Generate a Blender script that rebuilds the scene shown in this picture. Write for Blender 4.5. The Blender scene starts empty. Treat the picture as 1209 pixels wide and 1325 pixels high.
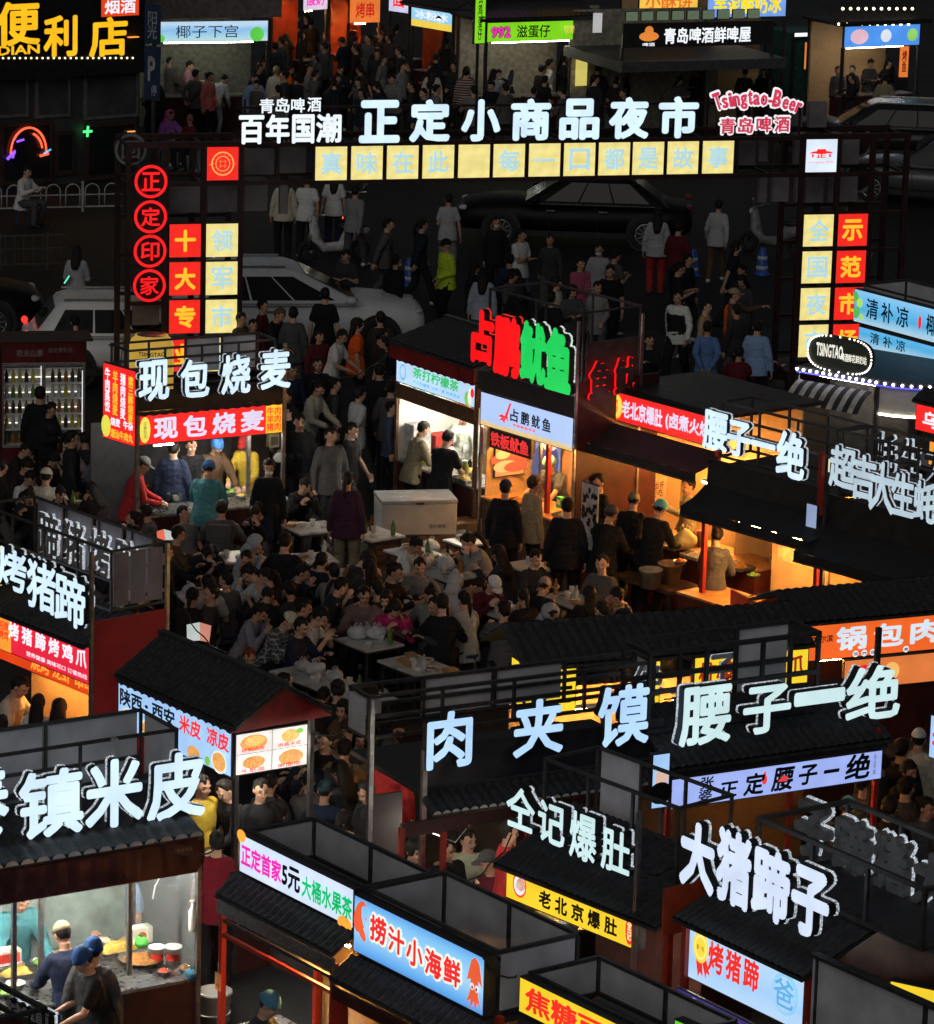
import bpy, bmesh, math, random
from math import sin, cos, pi, radians, hypot, atan2, sqrt
from mathutils import Vector, Matrix, noise
random.seed(7)
SC = bpy.context.scene
COL = SC.collection

# ---------------------------------------------------------------- camera, sky, added fill light, exposure
F_PX, TILT, ROLL, CAM_H, CX, CY = 5150.0, radians(13.55), .028, 14.2, 604.5, 662.5
_R = Vector((1, 0, 0)); _F = Vector((0, cos(TILT), -sin(TILT))); _U = Vector((0, sin(TILT), cos(TILT)))
_XC = (_R * cos(ROLL) + _U * sin(ROLL)).normalized(); _YC = (-_R * sin(ROLL) + _U * cos(ROLL)).normalized()
CAM = Vector((0, 0, CAM_H))
cd = bpy.data.cameras.new('camera'); cam = bpy.data.objects.new('camera', cd); COL.objects.link(cam)
cd.sensor_fit = 'HORIZONTAL'; cd.sensor_width = 36; cd.lens = 36 * F_PX / 1209; cd.clip_end = 1000; cd.clip_start = .5
cam.matrix_world = Matrix(((_XC.x, _YC.x, -_F.x, 0), (_XC.y, _YC.y, -_F.y, 0), (_XC.z, _YC.z, -_F.z, CAM_H), (0, 0, 0, 1)))
SC.camera = cam
w = bpy.data.worlds.new('World'); SC.world = w; w.use_nodes = True
nt = w.node_tree; sky = nt.nodes.new('ShaderNodeTexSky'); sky.sky_type = 'NISHITA'; sky.sun_disc = False
sky.sun_elevation = radians(28); sky.sun_rotation = radians(194)
hs = nt.nodes.new('ShaderNodeHueSaturation'); hs.inputs['Saturation'].default_value = .25
nt.links.new(sky.outputs[0], hs.inputs['Color']); nt.links.new(hs.outputs[0], nt.nodes['Background'].inputs[0])
nt.nodes['Background'].inputs[1].default_value = .011
sd = bpy.data.lights.new('street_fill', 'SUN'); sd.energy = .33; sd.angle = radians(40); sd.color = (1, .95, .88)  # soft fill standing in for street and building light behind the camera
so = bpy.data.objects.new('street_fill', sd); COL.objects.link(so); so.rotation_euler = (radians(62), 0, radians(-14))
SC.view_settings.view_transform = 'Standard'; SC.view_settings.look = 'None'; SC.view_settings.exposure = 0; SC.view_settings.gamma = 1
SC.cycles.use_denoising = True; SC.cycles.max_bounces = 5; SC.cycles.sample_clamp_indirect = 6.0; SC.cycles.sample_clamp_direct = 0
SC.cycles.use_light_tree = True; SC.cycles.caustics_reflective = False; SC.cycles.caustics_refractive = False

def G(x, y, z=0.):
    "photo pixel to the world point at height z"
    d = _XC * (x - CX) - _YC * (y - CY) + _F * F_PX
    return CAM + d * ((z - CAM_H) / d.z)
def ray(x, y): return _XC * (x - CX) - _YC * (y - CY) + _F * F_PX
def proj(p):
    v = Vector(p) - CAM; d = v.dot(_F)
    return CX + F_PX * v.dot(_XC) / d, CY - F_PX * v.dot(_YC) / d

# ---------------------------------------------------------------- materials
MATS = {}
def _new(name):
    m = bpy.data.materials.new(name); m.use_nodes = True; n = m.node_tree
    return m, n, n.nodes['Principled BSDF']
def mat(name, col=(.5, .5, .5), rough=.6, metal=0., scale=8., var=.35, bump=.15, spec=.4, objcol=False):
    if name in MATS: return MATS[name]
    m, n, b = _new(name)
    tc = n.nodes.new('ShaderNodeTexCoord'); nz = n.nodes.new('ShaderNodeTexNoise')
    nz.inputs['Scale'].default_value = scale; nz.inputs['Detail'].default_value = 5
    n.links.new(tc.outputs['Object'], nz.inputs['Vector'])
    mr = n.nodes.new('ShaderNodeMapRange'); mr.inputs[1].default_value = .3; mr.inputs[2].default_value = .7
    mr.inputs[3].default_value = 1 - var; mr.inputs[4].default_value = 1 + var
    n.links.new(nz.outputs['Fac'], mr.inputs[0])
    mx = n.nodes.new('ShaderNodeVectorMath'); mx.operation = 'SCALE'
    if objcol:
        oi = n.nodes.new('ShaderNodeObjectInfo'); n.links.new(oi.outputs['Color'], mx.inputs[0])
    else: mx.inputs[0].default_value = col
    n.links.new(mr.outputs[0], mx.inputs['Scale']); n.links.new(mx.outputs[0], b.inputs['Base Color'])
    b.inputs['Metallic'].default_value = metal; b.inputs['Specular IOR Level'].default_value = spec
    r2 = n.nodes.new('ShaderNodeMapRange'); r2.inputs[3].default_value = max(.03, rough - .12); r2.inputs[4].default_value = min(1, rough + .12)
    n.links.new(nz.outputs['Fac'], r2.inputs[0]); n.links.new(r2.outputs[0], b.inputs['Roughness'])
    if bump:
        bp = n.nodes.new('ShaderNodeBump'); bp.inputs['Strength'].default_value = bump; bp.inputs['Distance'].default_value = .01
        n2 = n.nodes.new('ShaderNodeTexNoise'); n2.inputs['Scale'].default_value = scale * 5; n.links.new(tc.outputs['Object'], n2.inputs['Vector'])
        n.links.new(n2.outputs['Fac'], bp.inputs['Height']); n.links.new(bp.outputs[0], b.inputs['Normal'])
    MATS[name] = m
    return m
def em(name, col=(1, 1, 1), strength=1., sample=True, var=.10, scale=3.):
    "a surface that gives off light: lamp, lit sign face"
    if name in MATS: return MATS[name]
    m, n, b = _new(name)
    b.inputs['Base Color'].default_value = tuple(min(c, .8) * .6 for c in col) + (1,)
    b.inputs['Roughness'].default_value = .35
    tc = n.nodes.new('ShaderNodeTexCoord'); nz = n.nodes.new('ShaderNodeTexNoise'); nz.inputs['Scale'].default_value = scale
    n.links.new(tc.outputs['Object'], nz.inputs['Vector'])
    mr = n.nodes.new('ShaderNodeMapRange'); mr.inputs[1].default_value = .3; mr.inputs[2].default_value = .7
    mr.inputs[3].default_value = strength * (1 - var); mr.inputs[4].default_value = strength * (1 + var)
    n.links.new(nz.outputs['Fac'], mr.inputs[0]); n.links.new(mr.outputs[0], b.inputs['Emission Strength'])
    b.inputs['Emission Color'].default_value = tuple(col) + (1,)
    if not sample: m.cycles.emission_sampling = 'NONE'
    MATS[name] = m
    return m
def em_food(name, c1, c2, scale=30, strength=1.):
    "printed picture of food: two tones mixed in strands"
    if name in MATS: return MATS[name]
    m, n, b = _new(name); tc = n.nodes.new('ShaderNodeTexCoord'); nz = n.nodes.new('ShaderNodeTexNoise'); nz.inputs['Scale'].default_value = scale; nz.inputs['Detail'].default_value = 4; nz.inputs['Distortion'].default_value = 2.5
    cr = n.nodes.new('ShaderNodeValToRGB'); e = cr.color_ramp.elements; e[0].position = .38; e[0].color = tuple(c1) + (1,); e[1].position = .60; e[1].color = tuple(c2) + (1,)
    n.links.new(tc.outputs['Object'], nz.inputs['Vector']); n.links.new(nz.outputs['Fac'], cr.inputs[0]); n.links.new(cr.outputs[0], b.inputs['Emission Color']); b.inputs['Emission Strength'].default_value = strength; b.inputs['Base Color'].default_value = (.3, .2, .1, 1)
    m.cycles.emission_sampling = 'NONE'; MATS[name] = m
    return m
def em_ramp(name, stops, strength=1., axis='Z', lo=0., hi=1., wave=0., sample=True):
    "a printed, backlit film whose colours run along one axis of the panel"
    if name in MATS: return MATS[name]
    m, n, b = _new(name)
    tc = n.nodes.new('ShaderNodeTexCoord'); sx = n.nodes.new('ShaderNodeSeparateXYZ'); n.links.new(tc.outputs['Object'], sx.inputs[0])
    mr = n.nodes.new('ShaderNodeMapRange'); mr.inputs[1].default_value = lo; mr.inputs[2].default_value = hi
    src = sx.outputs[axis]
    if wave:
        nz = n.nodes.new('ShaderNodeTexNoise'); nz.inputs['Scale'].default_value = 4; n.links.new(tc.outputs['Object'], nz.inputs['Vector'])
        ma = n.nodes.new('ShaderNodeMath'); ma.operation = 'MULTIPLY_ADD'; ma.inputs[1].default_value = wave
        n.links.new(nz.outputs['Fac'], ma.inputs[0]); n.links.new(src, ma.inputs[2]); src = ma.outputs[0]
    n.links.new(src, mr.inputs[0])
    cr = n.nodes.new('ShaderNodeValToRGB'); e = cr.color_ramp.elements
    while len(e) < len(stops): e.new(.5)
    for i, (p, c) in enumerate(stops): e[i].position = p; e[i].color = tuple(c) + (1,)
    n.links.new(mr.outputs[0], cr.inputs[0]); n.links.new(cr.outputs[0], b.inputs['Emission Color'])
    b.inputs['Emission Strength'].default_value = strength; b.inputs['Base Color'].default_value = (.3, .3, .3, 1)
    if not sample: m.cycles.emission_sampling = 'NONE'
    MATS[name] = m
    return m
def glass(name='window glass', col=(.02, .025, .03), alpha=.25):
    if name in MATS: return MATS[name]
    m, n, b = _new(name)
    b.inputs['Base Color'].default_value = col + (1,); b.inputs['Roughness'].default_value = .05; b.inputs['Alpha'].default_value = alpha
    MATS[name] = m
    return m

D_METAL = mat('dark painted steel', (.05, .047, .047), .45, .3, 12, .4, .1)
L_METAL = mat('galvanised steel', (.35, .35, .36), .35, .9, 15, .3, .1)
G_PANEL = mat('grey sign back panel', (.50, .50, .54), .55, 0, 3, .2, .05)
TILE = mat('dark roof tile', (.035, .035, .038), .55, 0, 20, .5, .4)
BLACK = mat('black panel', (.02, .02, .022), .5, 0, 6, .4, .1)
RED_P = mat('red painted board', (.22, .016, .014), .5, 0, 5, .35, .12)
MAROON = mat('maroon painted board', (.055, .014, .014), .5, 0, 5, .4, .12)
ORANGE_P = mat('orange red painted board', (.42, .06, .02), .5, 0, 5, .3, .12)
WOOD = mat('brown wood board', (.12, .06, .03), .6, 0, 7, .4, .2)
STEEL = mat('brushed stainless steel', (.55, .55, .55), .3, .95, 18, .2, .05)
WHITE_P = mat('white plastic', (.72, .72, .7), .45, 0, 6, .12, .03)
CREAM = mat('cream wall board', (.6, .5, .36), .6, 0, 25, .08, .05)
WARMW = mat('warm wall board', (.55, .36, .18), .6, 0, 25, .10, .05)
GLASS = glass()
CLEAR = glass('clear glass', (.6, .65, .65), .12)
W_LET = em('cool white letter face', (.64, .83, .97), 1.05, True, .10)
W_LET2 = em('green white letter face', (.62, .84, .86), .95, True, .08)
HALO = em('lit acrylic letter edge', (.85, .92, 1), .75, False)
WHITE_E = em('white lit print', (.85, .9, 1), 1., False)
RED_E = em('red lit print', (.95, .02, .015), 1., False)
RED_S = em('red lit sign face', (.90, .022, .02), 1., True)
YEL_E = em('yellow lit print', (1, .62, .06), 1., False)
YEL_S = em('yellow lit sign face', (.95, .66, .03), .95, True)
BLU_S = em('pale blue lit sign face', (.36, .58, .92), 1., True)
PALE_S = em('pale lit sign face', (.66, .77, .96), 1., True)
CELL_Y = em('pale yellow lit cell', (.82, .70, .255), 1., True, .14, 6)
BLK_T = mat('black print', (.012, .012, .015), .5, 0, 8, .2, 0)
TUBE_W = em('white lamp tube', (1, .93, .80), 230., True, 0)
TUBE_B = em('bright kitchen tube', (1, .95, .84), 420., True, 0)
TUBE_O = em('warm lamp tube', (1, .46, .11), 380., True, 0)
TUBE_R = em('red lamp tube', (1, .16, .04), 300., True, 0)

# ---------------------------------------------------------------- meshes
class MB:
    def __init__(s): s.v, s.f, s.m, s.sm = [], [], [], []
    def add(s, vs, fs, m=0, smooth=False):
        o = len(s.v); s.v += [tuple(v) for v in vs]
        for f in fs: s.f.append(tuple(i + o for i in f)); s.m.append(m); s.sm.append(smooth)
        return s
    def box(s, x0, x1, y0, y1, z0, z1, m=0):
        vs = [(x, y, z) for x in (x0, x1) for y in (y0, y1) for z in (z0, z1)]
        return s.add(vs, [(0, 1, 3, 2), (4, 6, 7, 5), (0, 4, 5, 1), (2, 3, 7, 6), (0, 2, 6, 4), (1, 5, 7, 3)], m)
    def bar(s, p, q, a=.03, b=None, m=0):
        p, q = Vector(p), Vector(q); b = b or a; d = (q - p).normalized()
        up = Vector((0, 0, 1)) if abs(d.z) < .95 else Vector((1, 0, 0))
        x = d.cross(up).normalized(); y = x.cross(d)
        vs = [c + x * i * a / 2 + y * j * b / 2 for c in (p, q) for i, j in ((-1, -1), (1, -1), (1, 1), (-1, 1))]
        return s.add(vs, [(3, 2, 1, 0), (4, 5, 6, 7), (0, 1, 5, 4), (1, 2, 6, 5), (2, 3, 7, 6), (3, 0, 4, 7)], m)
    def tube(s, pts, r, n=8, m=0, cap=True):
        pts = [Vector(p) for p in pts]; rs = r if isinstance(r, (list, tuple)) else [r] * len(pts); vs = []
        for i, p in enumerate(pts):
            d = (pts[min(i + 1, len(pts) - 1)] - pts[max(i - 1, 0)]).normalized()
            up = Vector((0, 0, 1)) if abs(d.z) < .9 else Vector((0, 1, 0))
            x = d.cross(up).normalized(); y = x.cross(d)
            vs += [p + (x * cos(2 * pi * k / n) + y * sin(2 * pi * k / n)) * rs[i] for k in range(n)]
        fs = [(i * n + k, i * n + (k + 1) % n, (i + 1) * n + (k + 1) % n, (i + 1) * n + k) for i in range(len(pts) - 1) for k in range(n)]
        if cap: fs += [tuple(range(n - 1, -1, -1)), tuple((len(pts) - 1) * n + k for k in range(n))]
        return s.add(vs, fs, m, True)
    def lathe(s, c, prof, n=20, m=0, smooth=True):
        c = Vector(c); vs = [c + Vector((r * cos(2 * pi * k / n), r * sin(2 * pi * k / n), z)) for r, z in prof for k in range(n)]
        fs = [(i * n + k, i * n + (k + 1) % n, (i + 1) * n + (k + 1) % n, (i + 1) * n + k) for i in range(len(prof) - 1) for k in range(n)]
        fs += [tuple(range(n - 1, -1, -1)), tuple((len(prof) - 1) * n + k for k in range(n))]
        return s.add(vs, fs, m, smooth)
    def prism(s, poly, y0, y1, m=0):
        "polygon in x,z extruded along y"
        n = len(poly); vs = [(x, y0, z) for x, z in poly] + [(x, y1, z) for x, z in poly]
        return s.add(vs, [tuple(range(n)), tuple(range(2 * n - 1, n - 1, -1))] + [(i, i + n, (i + 1) % n + n, (i + 1) % n) for i in range(n)], m)
    def ell(s, c, rx, ry, rz, n=12, m=0):
        c = Vector(c); k = n // 2; vs = []
        for i in range(k + 1):
            t = pi * i / k
            vs += [c + Vector((rx * sin(t) * cos(2 * pi * j / n), ry * sin(t) * sin(2 * pi * j / n), rz * cos(t))) for j in range(n)]
        return s.add(vs, [(i * n + j, (i + 1) * n + j, (i + 1) * n + (j + 1) % n, i * n + (j + 1) % n) for i in range(k) for j in range(n)], m, True)
    def grid(s, nu, nv, fn, m=0, smooth=True):
        vs = [fn(i / nu, j / nv) for i in range(nu + 1) for j in range(nv + 1)]; q = nv + 1
        return s.add(vs, [(i * q + j, (i + 1) * q + j, (i + 1) * q + j + 1, i * q + j + 1) for i in range(nu) for j in range(nv)], m, smooth)
    def mesh(s, name, mats):
        me = bpy.data.meshes.new(name); me.from_pydata(s.v, [], s.f)
        for x in (mats if isinstance(mats, (list, tuple)) else [mats]): me.materials.append(x)
        me.polygons.foreach_set('material_index', s.m); me.polygons.foreach_set('use_smooth', s.sm); me.update()
        return me
    def build(s, name, mats, parent=None, bevel=0, label=None):
        me = s.mesh(name, mats)
        if bevel:
            b = bmesh.new(); b.from_mesh(me); bmesh.ops.recalc_face_normals(b, faces=b.faces)
            bmesh.ops.bevel(b, geom=[e for e in b.edges if len(e.link_faces) == 2 and e.calc_face_angle() > .5], offset=bevel, segments=2, affect='EDGES', profile=.5)
            b.to_mesh(me); b.free()
        return link(name, me, parent, label)
def link(name, me, parent=None, label=None):
    o = bpy.data.objects.new(name, me); COL.objects.link(o)
    if parent is not None: o.parent = parent
    if label: o['label'] = label
    return o
def tag(o, label=None, cat=None, group=None, kind=None):
    if label: o['label'] = label
    if cat: o['category'] = cat
    if group: o['group'] = group
    if kind: o['kind'] = kind
    return o
def thing(name, label, cat, loc=(0, 0, 0), rz=0., group=None, sc=1.):
    o = bpy.data.objects.new(name, None); COL.objects.link(o); o.empty_display_size = .2
    o.location = loc; o.rotation_euler = (0, 0, rz); o.scale = (sc, sc, sc)
    return tag(o, label, cat, group)
def dup(root, loc, rz=None, label=None, group=None, sc=None):
    def rec(o, par):
        c = o.copy(); COL.objects.link(c); c.parent = par
        for ch in o.children: rec(ch, c)
        return c
    c = rec(root, None); c.location = loc
    if rz is not None: c.rotation_euler = (0, 0, rz)
    if sc: c.scale = (sc, sc, sc)
    if label: c['label'] = label
    if group: c['group'] = group
    return c

# ---------------------------------------------------------------- lettering
_TX = {}
def text_mesh(s, bold=.02, depth=0., space=1.0, lines=.95):
    "glyph faces; a bold face is the regular one swept a little in eight directions"
    k = (s, round(bold, 4), depth, space, lines)
    if k in _TX: return _TX[k]
    k0 = (s, 0., depth, space, lines)
    if k0 not in _TX:
        c = bpy.data.curves.new('lettering', 'FONT'); c.body = s; c.size = 1; c.extrude = depth / 2; c.resolution_u = 2
        c.space_character = space; c.space_line = lines
        o = bpy.data.objects.new('lettering', c); COL.objects.link(o); bpy.context.view_layer.update()
        m = bpy.data.meshes.new_from_object(o.evaluated_get(bpy.context.evaluated_depsgraph_get()))
        vs = [v.co.copy() for v in m.vertices]; fs = [(tuple(p.vertices), p.normal.z) for p in m.polygons]
        bpy.data.objects.remove(o); bpy.data.curves.remove(c); bpy.data.meshes.remove(m)
        _TX[k0] = (vs, fs, min(v.x for v in vs), max(v.x for v in vs), min(v.y for v in vs), max(v.y for v in vs))
    vs, fs, x0, x1, y0, y1 = _TX[k0]
    if bold > 0:
        n = len(vs); V, Fs = [], []
        dirs = [(0, 0)] + [(cos(pi * i / 4), sin(pi * i / 4)) for i in range(8)] if bold > .012 else [(1, 1), (-1, -1), (1, -1), (-1, 1)]
        for i, (dx, dy) in enumerate(dirs):
            V += [Vector((v.x + dx * bold, v.y + dy * bold, v.z + (.0015 * i if depth else 0) + (0 if depth else .0001 * i))) for v in vs]
            Fs += [(tuple(j + n * i for j in f), nz) for f, nz in fs]
        vs, fs, x0, x1, y0, y1 = V, Fs, x0 - bold, x1 + bold, y0 - bold, y1 + bold
    _TX[k] = (vs, fs, x0, x1, y0, y1)
    return _TX[k]
def txt(parent, s, x, z, wd, ht, m, y=-.006, bold=.02, depth=0., name='lettering', side=None, space=1., lines=.95, lean=0., ang=0.):
    "lettering filling the box x..x+wd, z..z+ht on the plane y of its parent, facing -y"
    vs, fs, x0, x1, y0, y1 = text_mesh(s, bold, 1. if depth else 0., space, lines)
    sx, sz = wd / max(x1 - x0, .01), ht / max(y1 - y0, .01)
    ca, sa = cos(ang), sin(ang); cx, cz = x + wd / 2, z + ht / 2
    b = MB(); out = []
    for v in vs:
        a = x + (v.x - x0) * sx + lean * (v.y - y0) * sz - cx; c = z + (v.y - y0) * sz - cz
        out.append((cx + a * ca - c * sa, y - (v.z + .5) * depth if depth else y - v.z * 2, cz + a * sa + c * ca))
    b.v = out
    for f, nz in fs:
        if depth: b.f.append(f); b.m.append(0 if nz > .9 else 1)
        else: b.f.append(f); b.m.append(0)
        b.sm.append(False)
    return b.build(name, [m, side or D_METAL] if depth else m, parent)
# ---------------------------------------------------------------- people
CLOTH = mat('woven cloth', rough=.85, scale=28, var=.12, bump=.35, objcol=True, spec=.2)
SKIN = mat('skin', rough=.55, scale=10, var=.1, bump=.05, objcol=True, spec=.3)
HAIRM = mat('hair', rough=.6, scale=30, var=.4, bump=.5, objcol=True, spec=.25)
SHOE = mat('shoe', rough=.6, scale=10, var=.2, bump=.1, objcol=True)
FACE_D = mat('eye and lash', (.03, .02, .016), .4, 0, 10, .1, 0)
BROW = mat('eyebrow', (.09, .05, .03), .6, 0, 10, .1, 0)
LIP = mat('lip', (.30, .10, .08), .5, 0, 10, .1, 0)
def remesh(b, vox, name, mats, wrinkle=0., smooth_it=2, dec=0., seed=0):
    me = b.mesh('raw', mats[0]); o = bpy.data.objects.new('raw', me); COL.objects.link(o)
    r = o.modifiers.new('r', 'REMESH'); r.mode = 'VOXEL'; r.voxel_size = vox; r.use_smooth_shade = True
    if smooth_it: s = o.modifiers.new('s', 'SMOOTH'); s.iterations = smooth_it; s.factor = .5
    if dec: d = o.modifiers.new('d', 'DECIMATE'); d.ratio = dec
    bpy.context.view_layer.update()
    m = bpy.data.meshes.new_from_object(o.evaluated_get(bpy.context.evaluated_depsgraph_get()))
    bpy.data.objects.remove(o); bpy.data.meshes.remove(me)
    m.materials.clear()
    for x in mats: m.materials.append(x)
    if wrinkle:
        off = Vector((seed * 3.1, 0, 0)); ns = [v.normal.copy() for v in m.vertices]
        for v, nn in zip(m.vertices, ns):
            p = v.co; v.co = p + nn * wrinkle * (noise.noise(Vector((p.x * 11, p.y * 11, p.z * 22)) + off) + .5 * noise.noise(p * 36 + off))
    m.polygons.foreach_set('use_smooth', [True] * len(m.polygons)); m.name = name
    return m
def loft(b, rings, n=14):
    "rings: (centre, x axis, y axis) ellipses"
    vs = []
    for c, X, Y in rings: vs += [c + X * cos(2 * pi * k / n) + Y * sin(2 * pi * k / n) for k in range(n)]
    fs = [(i * n + k, i * n + (k + 1) % n, (i + 1) * n + (k + 1) % n, (i + 1) * n + k) for i in range(len(rings) - 1) for k in range(n)]
    fs += [tuple(range(n - 1, -1, -1)), tuple((len(rings) - 1) * n + k for k in range(n))]
    b.add(vs, fs, 0, True)
def cap(b, p, q, r0, r1, n=10):
    p, q = Vector(p), Vector(q); d = (q - p); L = d.length; d.normalize()
    pts, rs = [], []
    for t in (-90, -60, -30, 0): pts.append(p + d * r0 * sin(radians(t))); rs.append(max(r0 * cos(radians(t)), .001))
    for t in (0, 30, 60, 90): pts.append(q + d * r1 * sin(radians(t))); rs.append(max(r1 * cos(radians(t)), .001))
    b.tube(pts, rs, n)
def ik(a, t, l1, l2, pole):
    a, t = Vector(a), Vector(t); d = t - a; L = min(d.length, l1 + l2 - .004)
    d.normalize(); t = a + d * L
    c = (l1 * l1 + L * L - l2 * l2) / (2 * L); h = sqrt(max(l1 * l1 - c * c, 0))
    p = Vector(pole); p = (p - d * p.dot(d)).normalized()
    return a + d * c + p * h, t
# forward is -y.  hz pelvis height, lean, head tilt and turn, feet, hands (wrist targets), curl of the fingers
POSES = dict(
    stand=dict(), 
    stand_b=dict(lean=2, feet=((-.13, .03), (.10, -.06)), hands=((-.27, -.02, .84), (.10, -.20, 1.00)), turn=15),
    walk=dict(lean=4, feet=((-.09, -.30), (.09, .28)), lift=(0, .06), hands=((-.24, .18, .86), (.25, -.20, .88))),
    walk_b=dict(lean=3, feet=((-.09, .26), (.09, -.22)), lift=(.07, 0), hands=((-.26, -.12, .87), (.12, -.27, 1.08)), tilt=12),
    phone=dict(lean=2, tilt=24, hands=((-.10, -.28, 1.16), (.11, -.30, 1.18)), feet=((-.11, 0), (.11, .05))),
    reach=dict(lean=14, tilt=30, hands=((-.15, -.42, 1.02), (.17, -.46, 1.0)), feet=((-.12, .0), (.12, .08))),
    stretch=dict(lean=24, tilt=22, hands=((-.24, -.60, 1.04), (.12, -.62, 1.00)), feet=((-.13, -.02), (.12, .12))),
    cross=dict(lean=0, hands=((.09, -.19, 1.13), (-.08, -.20, 1.17)), elbow=(.8, .3, -.5), turn=20),
    point=dict(lean=0, hands=((-.20, -.10, .86), (.22, -.46, 1.36)), turn=10, feet=((-.12, .05), (.12, -.08))),
    behind=dict(lean=3, hands=((-.09, .20, .96), (.09, .21, .95)), elbow=(.6, .9, 0)),
    bow=dict(lean=38, tilt=52, hands=((-.12, -.50, .82), (.14, -.52, .84)), feet=((-.12, .05), (.12, .1))),
    sit=dict(hz=.50, lean=8, tilt=16, seat=1, hands=((-.17, -.40, .80), (.17, -.38, .80))),
    sit_eat=dict(hz=.50, lean=24, tilt=40, seat=1, hands=((-.12, -.40, .84), (.10, -.34, .92))),
    sit_talk=dict(hz=.50, lean=-2, tilt=4, seat=1, turn=35, hands=((-.16, -.34, .72), (.13, -.42, .86))),
    sit_chin=dict(hz=.50, lean=16, tilt=10, seat=1, hands=((-.06, -.24, .985), (.06, -.40, .80)), turn=-12),
    sit_side=dict(hz=.50, lean=10, side=9, tilt=14, turn=-25, seat=1, hands=((-.20, -.30, .76), (.10, -.40, .86))),
    sit_back=dict(hz=.50, lean=-8, side=-4, tilt=-2, turn=18, seat=1, hands=((-.20, -.22, .60), (.16, -.20, .58))),
    sit_face=dict(hz=.50, lean=18, side=-7, tilt=26, turn=10, seat=1, hands=((-.05, -.30, .93), (.08, -.42, .80))),
    wait=dict(lean=1, side=4, turn=-30, feet=((-.16, .02), (.07, -.04)), hands=((-.10, -.18, 1.0), (.16, -.10, .86))),
    chat=dict(lean=-1, side=-3, turn=35, feet=((-.08, -.05), (.15, .04)), hands=((-.24, .02, .84), (.20, -.30, 1.12))),
    sit_low=dict(hz=.50, lean=40, tilt=60, seat=1, hands=((-.14, -.55, .80), (.12, -.52, .82))),
)
PD = {}
def head_parts(b, hm):
    def E(c, rx, ry, rz): 
        t = MB(); t.ell((0, 0, 0), rx, ry, rz, 16); b.add([hm @ (Vector(v) + Vector(c)) for v in t.v], t.f, 0, True)
    E((0, .008, .02), .074, .094, .098); E((0, -.022, -.045), .056, .066, .070); E((0, -.05, -.088), .03, .03, .022)
    E((0, -.093, -.018), .013, .018, .020); E((0, -.088, .008), .009, .014, .03)
    for s in (-1, 1):
        E((s * .077, .012, -.005), .010, .02, .03); E((s * .036, -.066, -.028), .022, .02, .02); E((s * .03, -.078, .032), .026, .012, .008)
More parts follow.
